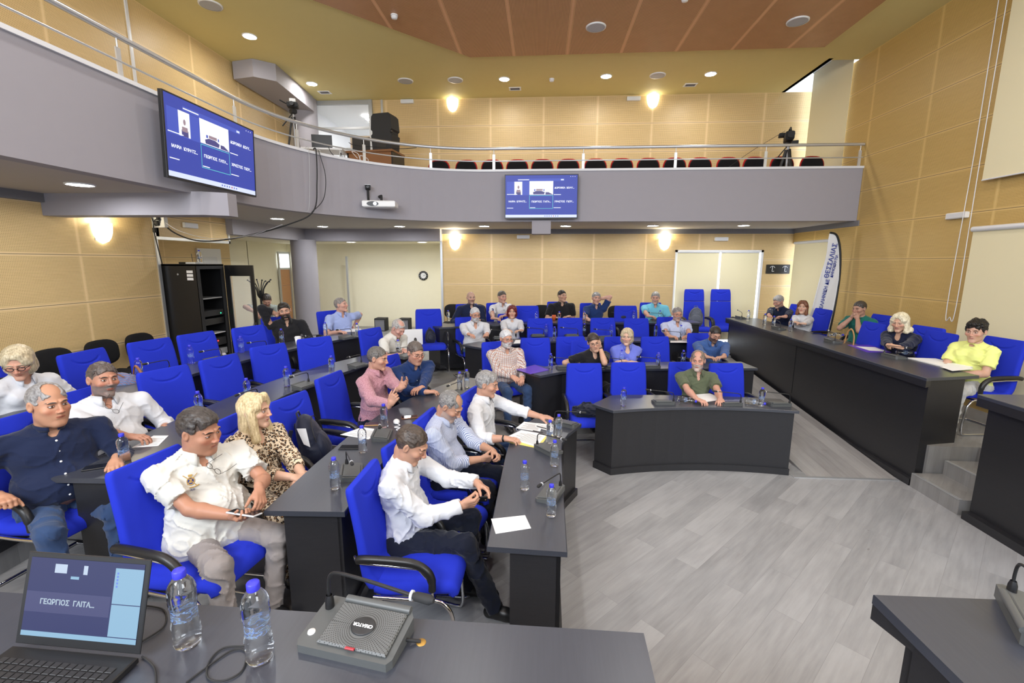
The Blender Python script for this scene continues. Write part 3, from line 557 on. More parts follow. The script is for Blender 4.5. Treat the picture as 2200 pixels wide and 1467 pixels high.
for a in ((1255, 779, 0, -84, 'empty blue armchair holding a dark jacket, left behind the curved desk'), (1350, 777, 0, -84, 'empty blue armchair behind the curved desk, second from its left end'), (1560, 779, 0, -84, 'empty blue armchair behind the curved desk, right of the man in olive'),
          (1150, 725, .15, -80, 'empty blue armchair right of the white haired man in the plaid shirt'), (1226, 722, .15, -80, 'empty blue armchair left of the woman in black resting her cheek'), (1407, 722, .15, -80, 'empty blue armchair right of the woman in the blue blouse'),
          (1160, 683, .30, -80, 'empty blue armchair next to the woman with red hair'), (1225, 682, .30, -80, 'second empty blue armchair right of the woman with red hair'), (1295, 682, .30, -80, 'third empty blue armchair right of the woman with red hair'), (1367, 683, .30, -80, 'empty blue armchair left of the man with glasses and moustache'),
          (920, 663, .45, -70, 'empty blue armchair beside the foyer with a black bag on its seat'), (1132, 656, .45, -80, 'empty blue armchair right of the man whose polo has a number on the sleeve'), (1344, 656, .45, -80, 'empty blue armchair holding a black briefcase in the rear right row'),
          (174, 753, .45, 0, 'empty blue armchair with a denim bag, right of the blonde woman with glasses'), (320, 729, .45, -14, 'second empty blue armchair from the left in the rear left row'), (420, 714, .45, -16, 'empty blue armchair in front of the equipment rack'), (532, 700, .45, -21, 'empty blue armchair left of the bearded man in black'),
          (350, 790, .30, -20, 'empty blue armchair just right of the man with the grey beard'), (469, 765, .30, -14, 'second empty blue armchair right of the man with the grey beard'), (575, 740, .30, -26, 'third empty blue armchair in the third left row'), (675, 724, .30, -42, 'empty blue armchair left of the man writing in the white polo'),
          (617, 850, .15, -14, 'blue armchair carrying the dark backpack beside the woman in leopard print'),
          (858, 938, 0, -14, 'empty blue armchair between the man with the phone and the man in striped shirt'),
          (2025, 712, .45, 180, 'empty blue armchair left of the woman in the yellow blouse'), (1880, 692, .45, 180, 'blue armchair with a handbag, left of the blonde woman in the navy blazer')): chair_px(*a)
HC = make_chair(True); 
for i, (x, y, l) in enumerate(((3.50, 10.45, 'high backed blue armchair with a grey backpack in front of the glass door'), (4.12, 10.52, 'empty high backed blue armchair before the right leaf of the glass door'))):
    o = HC if i == 0 else copy_tree(HC); o.location = (x, y, .45); o.rotation_euler = (0, 0, math.radians(180)); tag(o, l); o['group'] = 'high backed blue armchairs'; o.name = 'high_back_armchair'
vc = empty('visitor_chair', (0, 0, 0), 0, 'x', 'chair'); m = MB(); m.cbox((0, 0, .45), (.46, .44, .07), bev=.025); m.build('seat', M_['blackfab'], vc)
V = []; Fc = []; nu, nv = 14, 10
def se(k, n, a, b, p=3.2): 
    t = 2*math.pi*k/n; c, s = math.cos(t), math.sin(t); return (a*math.copysign(abs(c)**(2/p), c), b*math.copysign(abs(s)**(2/p), s))
m = MB(); rr = []
for (sc_, y) in ((.01, -.262), (.8, -.262), (.97, -.255), (1.0, -.235), (.97, -.215), (.8, -.205), (.01, -.205)): rr.append([(se(k, 32, .225*sc_, .17*sc_)[0], y-.25*se(k, 32, .225*sc_, .17*sc_)[1]*.2+.9*(se(k, 32, .225*sc_, .17*sc_)[0])**2, .73+se(k, 32, .225*sc_, .17*sc_)[1]) for k in range(32)])
m.add([p for r in rr for p in r], [(i*32+k, i*32+(k+1) % 32, (i+1)*32+(k+1) % 32, (i+1)*32+k) for i in range(6) for k in range(32)], 0, True); m.build('backrest', M_['blackfab'], vc)
for sx_ in (-1, 1):
    for sy2 in (-1, 1): m = MB(); m.tube([(.2*sx_, .17*sy2, .43), (.23*sx_, .22*sy2, .0)], .011); m.build('leg', M_['black'], vc)
m = MB(); m.tube([(0, -.05, .42), (0, -.2, .44), (0, -.27, .55), (0, -.265, .7)], .016); m.build('back_support', M_['black'], vc)
VL = [(-5.45, 4.85, 0, 'black visitor chair by the perforated left wall, nearest the blonde woman'), (-5.45, 5.45, 0, 'middle one of the black visitor chairs by the left wall'), (-5.45, 6.02, 0, 'black visitor chair by the left wall, closest to the equipment rack')]
VL += [(x, 10.75, -90, 'black visitor chair %s against the back wall' % w) for x, w in ((-2.12, 'at the left end'), (-1.55, 'behind the bald man'), (-.98, 'behind the man with the sunglasses on his shirt'), (.02, 'left of the man in black polo'), (1.25, 'right of the man in black polo'), (1.8, 'behind the man holding his neck'), (2.55, 'behind the man in the light blue polo'))]
for i, (x, y, h, l) in enumerate(VL):
    o = vc if i == 0 else copy_tree(vc); o.location = (x, y, .45); o.rotation_euler = (0, 0, math.radians(h-90)); tag(o, l); o['group'] = 'black visitor chairs by the walls'
# red gallery seats
gs = empty('auditorium_chair', (0, 0, 0), 0, 'x', 'chair')
def slabse(a, b, th, c, M=None, p=3.0, seg=28, curve=.5):
    m = MB(); rr = []
    for s_, d in ((.01, 0), (.88, 0), (1, .25), (1, .75), (.88, 1), (.01, 1)):
        rr += [(se(k, seg, a*s_, b*s_, p)[0]+c[0], c[1]+d*th+curve*se(k, seg, a*s_, b*s_, p)[0]**2, c[2]+se(k, seg, a*s_, b*s_, p)[1]) for k in range(seg)]
    m.add(rr, [(i*seg+k, i*seg+(k+1) % seg, (i+1)*seg+(k+1) % seg, (i+1)*seg+k) for i in range(5) for k in range(seg)], 0, True); return m
slabse(.235, .25, .035, (0, -.30, .66)).build('back_shell', M_['red'], gs); slabse(.215, .235, .03, (0, -.275, .655)).build('back_cushion', M_['blackfab'], gs)
slabse(.205, .225, .008, (0, -.308, .65)).build('rear_cover', M_['blackfab'], gs)
m = MB(); m.cbox((0, 0, .42), (.46, .42, .07), bev=.02); m.build('seat', M_['red'], gs)
for s_ in (-1, 1): m = MB(); m.cbox((.27*s_, -.05, .55), (.045, .40, .05), bev=.015); m.cbox((.27*s_, -.05, .27), (.04, .1, .53)); m.build('armrest', M_['red'], gs)
gx = [-2.05, -1.43, -.86, -.12, .45, 1.02, 1.62, 2.22, 2.82, 3.42, 4.02, 4.62, 5.2]
gx = [at(px_, 352, 4.13).x*0 for px_ in ()] or None
m = MB(); m.box((-2.4, 9.45, 3.3), (XR-.01, YB, 3.55)); struct('floor_gallery_step', m, M_['soffit'])
xs = []
for px_ in (938, 998, 1055, 1110, 1165, 1222, 1282, 1340, 1398, 1456, 1512, 1574, 1632, 1692, 1758):
    d = ray(px_, 352); xs.append(d[0]/d[1]*9.75)
words = ['first', 'second', 'third', 'fourth', 'fifth', 'sixth', 'seventh', 'eighth', 'ninth', 'tenth', 'eleventh', 'twelfth', 'thirteenth', 'fourteenth', 'last']
for i, x in enumerate(xs):
    o = gs if i == 0 else copy_tree(gs); o.location = (x, 9.75-.03, ZB+.17+.0); o.rotation_euler = (0, 0, math.radians(180)); o.location.z = 3.55; o.scale = (1, 1, 1)
    o.rotation_euler = (0, 0, math.radians(180)); tag(o, '%s red and black gallery seat from the left, behind the railing' % words[i]); o['group'] = 'red and black gallery seats'
# ================================================================ BOTTLES
def make_bottle(lying=False):
    t = empty('water_bottle', (0, 0, 0), 0, 'x', 'bottle'); pr = [(.0001, .003), (.022, .0), (.030, .004), (.0325, .012)]
    for k in range(3): z = .02+k*.014; pr += [(.0325, z), (.0305, z+.007)]
    pr += [(.0325, .064), (.031, .072), (.029, .085), (.0275, .098), (.029, .112), (.0315, .124)]
    for k in range(2): z = .132+k*.011; pr += [(.0325, z), (.031, z+.0055)]
    pr += [(.0325, .155), (.0315, .165), (.027, .178), (.019, .190), (.0135, .196), (.0125, .203)]
    m = MB(); m.lathe(pr, 26); b = m.build('bottle_body', M_['pet'], t)
    for v in b.data.vertices:
        a = math.atan2(v.co.y, v.co.x); r = math.hypot(v.co.x, v.co.y)
        if r > .02 and v.co.z < .16: k = 1+.025*math.sin(a*5+v.co.z*90); v.co.x *= k; v.co.y *= k
    m = MB(); m.lathe([(.0148, .196), (.0152, .199), (.0152, .213), (.0135, .2155), (.0001, .2158)], 24); m.build('bottle_cap', M_['cap'], t)
    m = MB(); m.lathe([(.0298, .082), (.0292, .098), (.0298, .114)], 26); m.build('printed_label', label_mat(), t); return t
def label_mat():
    m = NT('bottle_label'); sp = m.n('ShaderNodeSeparateXYZ', inp={0: m.coord()})
    n1 = m.noise(m.mapv(m.coord(), (60, 60, 120)), 1.0, 2); c = m.ramp(n1, (.40, (.75, .8, .9, 1)), (.5, (.10, .22, .70, 1)), (.56, (.45, .68, .95, 1)))
    m.set(Base_Color=c, Roughness=.3, Alpha=m.ramp(n1, (.45, (.05, .05, .05, 1)), (.52, (.55, .55, .55, 1)), (.60, (.12, .12, .12, 1)))); return m.mat
BT0 = make_bottle(); _bt = [False]
def bottle(p, label, rz=0, lie=None):
    o = BT0 if not _bt[0] else copy_tree(BT0); _bt[0] = True; o.location = p; o.rotation_euler = (0, 0, rz)
    if lie is not None: o.rotation_euler = (0, math.radians(90), math.radians(lie)); o.location = (p[0], p[1], p[2]+.034)
    tag(o, label); o['group'] = 'small water bottles with blue caps'; return o
BOT = [('front left desk', .76, [(1184, 1108, 'nearest the camera, in front of the microphone'), (1127, 1051, 'beside the white card, left one'), (1191, 1001, 'between the papers and the desk edge'), (1181, 952, 'at the papers, left of the pair'), (1200, 938, 'at the papers, right of the pair')]),
       ('second left desk', .91, [(721, 1050, 'in front of the leopard print sleeve'), (780, 972, 'beside the white sheet'), (826, 918, 'in front of the man in pink'), (988, 838, 'left of the far pair'), (1003, 832, 'right of the far pair')]),
       ('third left desk', 1.06, [(270, 1000, 'beside the phone, nearest the camera'), (430, 893, 'mostly hidden behind the dark haired man'), (533, 860, 'hidden behind the blonde woman'), (617, 830, 'behind the leopard print woman'), (713, 803, 'behind the pink shirt man'), (856, 762, 'beside the writing man')]),
       ('rear left desk', 1.21, [(88, 855, 'beside the laptop of the blonde woman'), (278, 812, 'left of the row, near the denim bag'), (390, 779, 'second of the row'), (499, 756, 'third of the row'), (587, 737, 'left of the paper cup'), (682, 720, 'between the two men'), (749, 722, 'in front of the man in light blue')]),
       ('curved desk', .76, [(1339, 872, 'left end'), (1635, 872, 'right end')]),
       ('second right desk', .91, [(1183, 792, 'by the purple folder'), (1274, 787, 'in front of the woman in black'), (1335, 783, 'in front of the woman in blue'), (1413, 790, 'right of the woman in blue'), (1467, 784, 'by the man in the denim shirt')]),
       ('third right desk', 1.06, [(1173, 722, 'left of the pair in the middle'), (1191, 728, 'right of the pair in the middle'), (1255, 720, 'right of the pair'), (1313, 724, 'above the blonde woman in blue'), (1408, 722, 'left of the man with moustache'), (1462, 724, 'in front of the man with moustache')]),
       ('rear right desk', 1.21, [(963, 690, 'left end'), (1153, 677, 'left of the black polo man'), (1200, 676, 'in front of the black polo man'), (1254, 678, 'in front of the man holding his neck'), (1361, 678, 'beside the briefcase'), (1423, 680, 'in front of the light blue polo')]),
       ('long podium desk', 1.195, [(1607, 689, 'far end'), (1642, 698, 'by the grey haired man'), (1661, 704, 'between grey haired man and auburn woman'), (1697, 712, 'in front of the auburn woman')])]
for dn, z, L in BOT:
    for k, (a, b, w) in enumerate(L):
        p = at(a, b, z)
        if dn == 'rear left desk': p = Vector((p.x+.16, p.y-.05, p.z))
        if dn == 'rear right desk' and k: p = Vector((p.x*.9, 8.72+(p.x*.9)*.2, z))
        bottle((p.x, p.y, z+.001), 'water bottle on the %s, %s' % (dn, w), a*.7)
bottle((at(405, 1383, 1.36).x, at(405, 1383, 1.36).y, 1.361), 'large looking water bottle next to the laptop in the foreground', 1)
bottle((at(560, 1415, 1.36).x, at(560, 1415, 1.36).y, 1.361), 'foreground water bottle nearer the microphone unit', 2.2)
for (a, b, z, r, w) in ((1455, 862, .76, -30, 'lying water bottle behind the first microphone unit of the curved desk'), (1600, 866, .76, -35, 'lying water bottle behind the second microphone unit of the curved desk'), (1778, 722, 1.195, -20, 'lying water bottle in front of the man with hands at his mouth'), (1925, 762, 1.195, -10, 'lying water bottle in front of the woman in the navy blazer')):
    p = at(a, b, z); bottle((p.x, p.y, z), w, 0, r)
# ================================================================ MICROPHONE UNITS
M_['unit'] = plain('charcoal_plastic', (.085, .09, .09, 1), .42, var=.04); M_['unit_d'] = plain('dark_unit_plastic', (.022, .023, .025, 1), .4)
def dots_mat():
    m = NT('unit_grille'); sp = m.n('ShaderNodeSeparateXYZ', inp={0: m.coord()}); r = m.math('POWER', m.math('ADD', m.math('POWER', sp.outputs[0], 2.0), m.math('POWER', sp.outputs[1], 2.0)), .5); a = m.math('ARCTAN2', sp.outputs[1], sp.outputs[0])
    q = m.math('ABSOLUTE', m.math('SUBTRACT', m.math('FRACT', m.math('DIVIDE', r, .0055)), .5)); w = m.math('ABSOLUTE', m.math('SUBTRACT', m.math('FRACT', m.math('MULTIPLY', a, 12.0)), .5))
    d = m.math('LESS_THAN', m.math('ADD', m.math('POWER', q, 2.0), m.math('POWER', m.math('MULTIPLY', w, m.math('DIVIDE', r, .06)), 2.0)), .06)
    d = m.math('MULTIPLY', d, m.math('GREATER_THAN', r, .034)); m.set(Base_Color=m.mix(d, (.115, .12, .12, 1), (.01, .01, .01, 1)), Roughness=.42); return m.mat
M_['dots'] = dots_mat()
def make_mic(detail=True, lit=False):
    t = empty('microphone_unit', (0, 0, 0), 0, 'x', 'microphone'); m = MB()
    V = []; 
    m.prism([(-.125, -.075), (.125, -.075), (.135, -.06), (.135, .06), (.12, .08), (-.12, .08), (-.135, .06), (-.135, -.06)], 0, .022); m.v = [(x, y, z+(.022*(y+.075)/.155 if z > .01 else 0)) for x, y, z in m.v]; m.build('base', M_['unit'], t)
    T = Matrix.Translation((.02, 0, .037)) @ Matrix.Rotation(math.atan2(.022, .155), 4, 'X'); m = MB(); m.cbox((0, 0, 0), (.195, .125, .010), bev=.004, M=None)
    pl = m.build('speaker_plate', M_['dots'] if detail else M_['unit'], t); pl.matrix_basis = T
    m = MB(); m.tube([(-.075, .075, .046), (.12, .075, .046)], .012, seg=10); m.build('hinge', M_['unit'], t)
    if detail:
        m = MB(); m.lathe([(.033, .003), (.033, .008), (.031, .009), (.0001, .009)], 32, sx=1.0, sy_=.82); m.build('oval_badge', M_['unit_d'], pl)
        text_mesh('badge_lettering', 'CREATOR', .0125, M_['paper'], pl, Matrix.Translation((0, 0, .0098)) @ Matrix.Rotation(math.pi, 4, 'Z'), .0003, bold=.0004)
        m = MB(); m.cbox((0, -.064, .006), (.026, .007, .006), bev=.002); m.build('red_tab', plain('red_tab', (.35, .02, .03, 1), .4), pl)
        m = MB(); m.lathe([(.0001, .0395), (.0095, .039), (.0105, .034)], 20, c=(-.112, -.035, -.008)); m.build('talk_button', M_['white'], t)
    m = MB(); m.lathe([(.013, .035), (.012, .06), (.008, .075)], 14, c=(-.112, .045, 0)); m.build('stalk_socket', M_['black'], t)
    m = MB(); pth = spline([(-.112, .045, .06), (-.113, .045, .10), (-.105, .044, .135), (-.075, .04, .152), (.03, .02, .162), (.17, -.01, .170)], 6); m.tube(pth, .0048, seg=8); g = m.build('gooseneck', M_['black'], t)
    m = MB(); e = Vector((.17, -.01, .170)); m.tube([e, e+Vector((.012, -.002, .001)), e+Vector((.05, -.008, .004)), e+Vector((.062, -.01, .005))], [.006, .0115, .0125, .006], seg=12); m.build('microphone_head', M_['matte'], g)
    m = MB(); m.tube([e-Vector((.004, 0, 0)), e+Vector((.002, 0, 0))], .0125, seg=14); m.build('light_ring', emit('red_ring', (1, .05, .02, 1), 4) if lit else M_['offwhite'], g); return t
MIC = make_mic(True); MIC.location = at(768, 1372, 1.36); MIC.rotation_euler = (0, 0, math.radians(-10)); tag(MIC, 'large microphone unit with perforated plate and oval badge on the foreground desk'); MIC['group'] = 'desk microphone units'
MIC2 = make_mic(False); _mc = [False]
def mic(px_, py_, z, rz, label, mirror=False, bend=0):
    o = MIC2 if not _mc[0] else copy_tree(MIC2); _mc[0] = True; p = at(px_, py_, z); o.location = (p.x+(.16 if z == 1.21 and p.x < -2.5 else 0), p.y, z+.0005); o.rotation_euler = (0, 0, math.radians(rz)); o.scale = (-.9 if mirror else .9, .9, .9)
    tag(o, label); o['group'] = 'desk microphone units'; return o
for a in ((1182, 1064, .76, 250, 'microphone unit on the front left desk behind the nearest bottle'), (1178, 968, .76, 130, 'microphone unit on the front left desk next to the yellow folder', True), (1215, 912, .76, 150, 'microphone unit at the far corner of the front left desk', True),
          (822, 938, .91, 100, 'microphone unit beside the white sheet on the second left desk', True), (757, 1018, .91, 110, 'microphone unit by the leopard print arm on the second left desk', True), (985, 850, .91, 60, 'microphone unit at the far end of the second left desk', True),
          (655, 832, 1.06, 75, 'microphone unit on the third left desk behind the backpack', True), (770, 788, 1.06, 70, 'microphone unit on the third left desk behind the man in pink', True), (545, 872, 1.06, 80, 'microphone unit on the third left desk near the blonde woman', True), (875, 768, 1.06, 60, 'microphone unit in front of the man writing', True), (430, 925, 1.06, 85, 'microphone unit at the papers on the third left desk', True),
          (437, 777, 1.21, 75, 'second microphone unit on the rear left desk', True), (537, 757, 1.21, 70, 'third microphone unit on the rear left desk', True), (725, 727, 1.21, 60, 'microphone unit before the man in light blue', True), (655, 742, 1.21, 60, 'microphone unit beside the paper cup', True), (320, 805, 1.21, 80, 'first microphone unit on the rear left desk', True),
          (1425, 866, .76, 185, 'left microphone unit on the curved desk'), (1568, 869, .76, 188, 'microphone unit in front of the man in the olive polo'), (1672, 870, .76, 185, 'microphone unit at the right end of the curved desk'),
          (1214, 791, .91, 190, 'microphone unit right of the purple folder'), (1318, 791, .91, 190, 'microphone unit before the woman in black'), (1398, 790, .91, 190, 'microphone unit before the woman in blue'), (1488, 792, .91, 190, 'microphone unit before the man in denim shirt'),
          (1075, 727, 1.06, 190, 'microphone unit in front of the red haired woman'), (1155, 722, 1.06, 190, 'second microphone unit on the third right desk'), (1228, 722, 1.06, 190, 'third microphone unit on the third right desk'), (1300, 726, 1.06, 190, 'fourth microphone unit on the third right desk'), (1447, 730, 1.06, 190, 'microphone unit before the man with moustache'),
          (1007, 690, 1.21, 190, 'microphone unit in front of the bald man'), (1335, 688, 1.21, 190, 'microphone unit near the briefcase'), (1412, 688, 1.21, 190, 'microphone unit in front of the light blue polo'),
          (1592, 684, 1.195, 95, 'microphone unit at the far end of the long podium desk'), (1673, 707, 1.195, 95, 'microphone unit before the auburn haired woman'), (1790, 735, 1.195, 90, 'microphone unit below the man with hands at his mouth'), (1920, 768, 1.195, 95, 'microphone unit before the blonde woman in navy', True)):
    mic(*a)
mic(2240, 1352, 1.36, 60, 'blurred microphone unit on the lower right desk corner', True)
# ================================================================ IMPLICIT SURFACES FOR PEOPLE AND SOFT THINGS
_rg = np.random.RandomState(7); _NL = _rg.rand(32, 32, 32).astype(np.float32)
def vnoise(P):
    i = np.floor(P).astype(int); f = P-i; f = f*f*(3-2*f); r = 0
    for a in (0, 1):
        for b in (0, 1):
            for c in (0, 1):
                w = (f[:, 0] if a else 1-f[:, 0])*(f[:, 1] if b else 1-f[:, 1])*(f[:, 2] if c else 1-f[:, 2])
                r = r+w*_NL[(i[:, 0]+a) & 31, (i[:, 1]+b) & 31, (i[:, 2]+c) & 31]
    return r*2-1
def A(*v): return np.array(v, float)
def cone(a, b, r1, r2):
    a, b = np.asarray(a, float), np.asarray(b, float); ba = b-a; L2_ = max(ba @ ba, 1e-9)
    def f(P): t = np.clip((P-a) @ ba/L2_, 0, 1); return np.linalg.norm(P-a-t[:, None]*ba, axis=1)-(r1+(r2-r1)*t)
    return f, (a+b)/2, np.linalg.norm(ba)/2+max(r1, r2)
def ell(c, r, R=None):
    c, r = np.asarray(c, float), np.asarray(r, float)
    def f(P):
        q = P-c
        if R is not None: q = q @ R
        k0 = np.linalg.norm(q/r, axis=1); k1 = np.linalg.norm(q/(r*r), axis=1)+1e-9; return k0*(k0-1)/k1
    return f, c, r.max()
def smin(a, b, k):
    h = np.clip(.5+.5*(b-a)/k, 0, 1); return b+(a-b)*h-k*h*(1-h)
class SDF:
    """list of (prim, k, op): op '+' smooth union, '-' smooth subtract, 'h' cut by half space (point, normal kept on the negative side)"""
    def __init__(s): s.p = []
    def add(s, prim, k=.02): s.p.append((prim, k, '+')); return s
    def sub(s, prim, k=.01): s.p.append((prim, k, '-')); return s
    def cut(s, pt, n): s.p.append(((np.asarray(pt, float), np.asarray(n, float)/np.linalg.norm(n)), 0, 'h')); return s
    def grp(s, other, k=.006): s.p.append((other, k, 'g')); return s
    def fn(s, f): s.p.append((f, 0, 'f')); return s
    def __call__(s, P):
        d = np.full(len(P), 9.0)
        for pr, k, op in s.p:
            if op == '+' or op == '-':
                f, c, r = pr; m = np.linalg.norm(P-c, axis=1) < r+.12+k
                if not m.any(): continue
                v = f(P[m]); d[m] = smin(d[m], v, k) if op == '+' else -smin(-d[m], v, k)
            elif op == 'h': d = np.maximum(d, (P-pr[0]) @ pr[1])
            elif op == 'g': d = smin(d, pr(P), k)
            elif op == 'f': d = pr(P, d)
        return d
    def bounds(s):
        lo, hi = A(9, 9, 9), A(-9, -9, -9)
        for pr, k, op in s.p:
            if op == '+': lo = np.minimum(lo, pr[1]-pr[2]); hi = np.maximum(hi, pr[1]+pr[2])
            if op == 'g': l, h = pr.bounds(); lo = np.minimum(lo, l); hi = np.maximum(hi, h)
        return lo-.03, hi+.03
def surf_nets(fn, h, lo=None, hi=None, newton=True):
    if lo is None: lo, hi = fn.bounds()
    B = 4; n = np.maximum(1, np.ceil((hi-lo)/(h*B)).astype(int))
    g = np.stack(np.meshgrid(*[lo[i]+(np.arange(n[i])+.5)*B*h-h*.5 for i in range(3)], indexing='ij'), -1).reshape(-1, 3)
    dc = fn(g); near = np.abs(dc) < B*h*.87*1.7+.012
    D = np.repeat(np.repeat(np.repeat(np.where(dc.reshape(n) < 0, -1., 1.).astype(np.float32), B, 0), B, 1), B, 2)
    ix = np.argwhere(near.reshape(n)); o = np.stack(np.meshgrid(*[np.arange(B)]*3, indexing='ij'), -1).reshape(-1, 3)
    fi = (ix[:, None, :]*B+o[None]).reshape(-1, 3); D[fi[:, 0], fi[:, 1], fi[:, 2]] = fn(lo+fi*h)
    S = D < 0; c = np.zeros(tuple(np.array(D.shape)-1), np.int8); sl = [slice(0, -1), slice(1, None)]
    for a in (0, 1):
        for b in (0, 1):
            for d in (0, 1): c += S[sl[a], sl[b], sl[d]]
    act = np.argwhere((c > 0) & (c < 8))
    if len(act) == 0: return np.zeros((0, 3)), []
    K = np.array([(a, b, d) for a in (0, 1) for b in (0, 1) for d in (0, 1)]); cv = np.stack([D[act[:, 0]+k[0], act[:, 1]+k[1], act[:, 2]+k[2]] for k in K], 1)
    ac = np.zeros((len(act), 3)); ct = np.zeros(len(act))
    for i in range(8):
        for j in range(i+1, 8):
            if np.abs(K[i]-K[j]).sum() == 1:
                m = (cv[:, i] < 0) != (cv[:, j] < 0); t = cv[:, i]/(cv[:, i]-cv[:, j]+1e-12); ac[m] += K[i]+t[m, None]*(K[j]-K[i]); ct[m] += 1
    V = lo+(act+ac/ct[:, None])*h; idx = np.full(c.shape, -1, np.int32); idx[act[:, 0], act[:, 1], act[:, 2]] = np.arange(len(act)); Fs = []
    for ax in range(3):
        s0 = [slice(0, -1)]*3; s1 = [slice(0, -1)]*3; s0[ax] = slice(0, -1); s1[ax] = slice(1, None)
        s0 = [slice(None)]*3; s1 = [slice(None)]*3; s0[ax] = slice(0, -1); s1[ax] = slice(1, None)
        e = np.argwhere(S[tuple(s0)] != S[tuple(s1)]); u, v = (ax+1) % 3, (ax+2) % 3
        e = e[(e[:, u] > 0) & (e[:, v] > 0) & (e[:, u] < c.shape[u]) & (e[:, v] < c.shape[v])]
        if len(e) == 0: continue
        def at_(du, dv): q = e.copy(); q[:, u] -= du; q[:, v] -= dv; return idx[q[:, 0], q[:, 1], q[:, 2]]
        q = np.stack([at_(1, 1), at_(0, 1), at_(0, 0), at_(1, 0)], 1); fl = ~S[e[:, 0], e[:, 1], e[:, 2]]; q[fl] = q[fl][:, ::-1]; Fs.append(q[(q >= 0).all(1)])
    Fq = np.concatenate(Fs)
    if newton:
        for _ in range(2):
            d = fn(V); e = h*.3; G = np.stack([(fn(V+np.eye(3)[i]*e)-d)/e for i in range(3)], 1); gl = (G*G).sum(1)+1e-6
            V = V-np.clip(d/gl, -h*.6, h*.6)[:, None]*G*(gl > .05)[:, None]
    return V, Fq
def join_parts(parts):
    V = []; Fq = []; n = 0
    for v, f in parts:
        if len(v): V.append(v); Fq.append(f+n); n += len(v)
    return np.concatenate(V), np.concatenate(Fq)
def rx(a): a = math.radians(a); c, s = math.cos(a), math.sin(a); return np.array([[1, 0, 0], [0, c, -s], [0, s, c]])
def ry(a): a = math.radians(a); c, s = math.cos(a), math.sin(a); return np.array([[c, 0, s], [0, 1, 0], [-s, 0, c]])
def rz_(a): a = math.radians(a); c, s = math.cos(a), math.sin(a); return np.array([[c, -s, 0], [s, c, 0], [0, 0, 1]])
def unit(v): v = np.asarray(v, float); return v/(np.linalg.norm(v)+1e-9)
# ---------------------------------------------------------------- head
def head_sdf(o):
    s = SDF(); fw_ = o.get('jaw', 1.0); nz = o.get('nose', 1.0)
    s.add(ell((0, -.017, .030), (.077, .097, .089)), .01); s.add(ell((0, .018, -.030), (.062*fw_, .076, .082)), .03)
    s.add(cone((-.040*fw_, .0, -.070), (-.012, .070, -.100), .022, .016), .025); s.add(cone((.040*fw_, .0, -.070), (.012, .070, -.100), .022, .016), .025)
    s.add(cone((-.010, .077, -.104), (.010, .077, -.104), .0145, .0145), .014)
    for x in (-1, 1):
        s.add(ell((.044*x, .058, -.020), (.024, .026, .020)), .02); s.add(cone((.012*x, .0885, .0295), (.042*x, .079, .0280), .0085, .007), .012)
        s.sub(ell((.032*x, .101, .008), (.020, .020, .014)), .012); s.add(ell((.031*x, .0765, .007), (.0145, .0125, .0115)), .003)
        s.add(ell((.0825*x, -.008, .002), (.0085, .018, .031), rz_(18*x)), .006); s.sub(ell((.090*x, .000, .004), (.0075, .010, .018)), .005)
        s.add(ell((.0115*x, .1025*1, -.0285), (.0085, .011, .0075)), .004)
    s.add(cone((0, .090, .020), (0, .108+.006*(nz-1), -.021), .0075, .0095*nz), .008); s.add(ell((0, .1105, -.025), (.0098*nz, .0105*nz, .0085)), .005)
    s.add(cone((-.018, .0845, -.0545), (0, .0935, -.0525), .0042, .0052), .005); s.add(cone((.018, .0845, -.0545), (0, .0935, -.0525), .0042, .0052), .005)
    s.add(cone((-.014, .0855, -.0635), (.014, .0855, -.0635), .0055, .0055), .005); s.sub(cone((-.021, .092, -.0585), (.021, .092, -.0585), .0016, .0016), .0025)
    if o.get('chubby'): s.add(ell((0, .035, -.098), (.050, .048, .028)), .03); s.add(ell((0, .028, -.055), (.066, .058, .045)), .03)
    return s
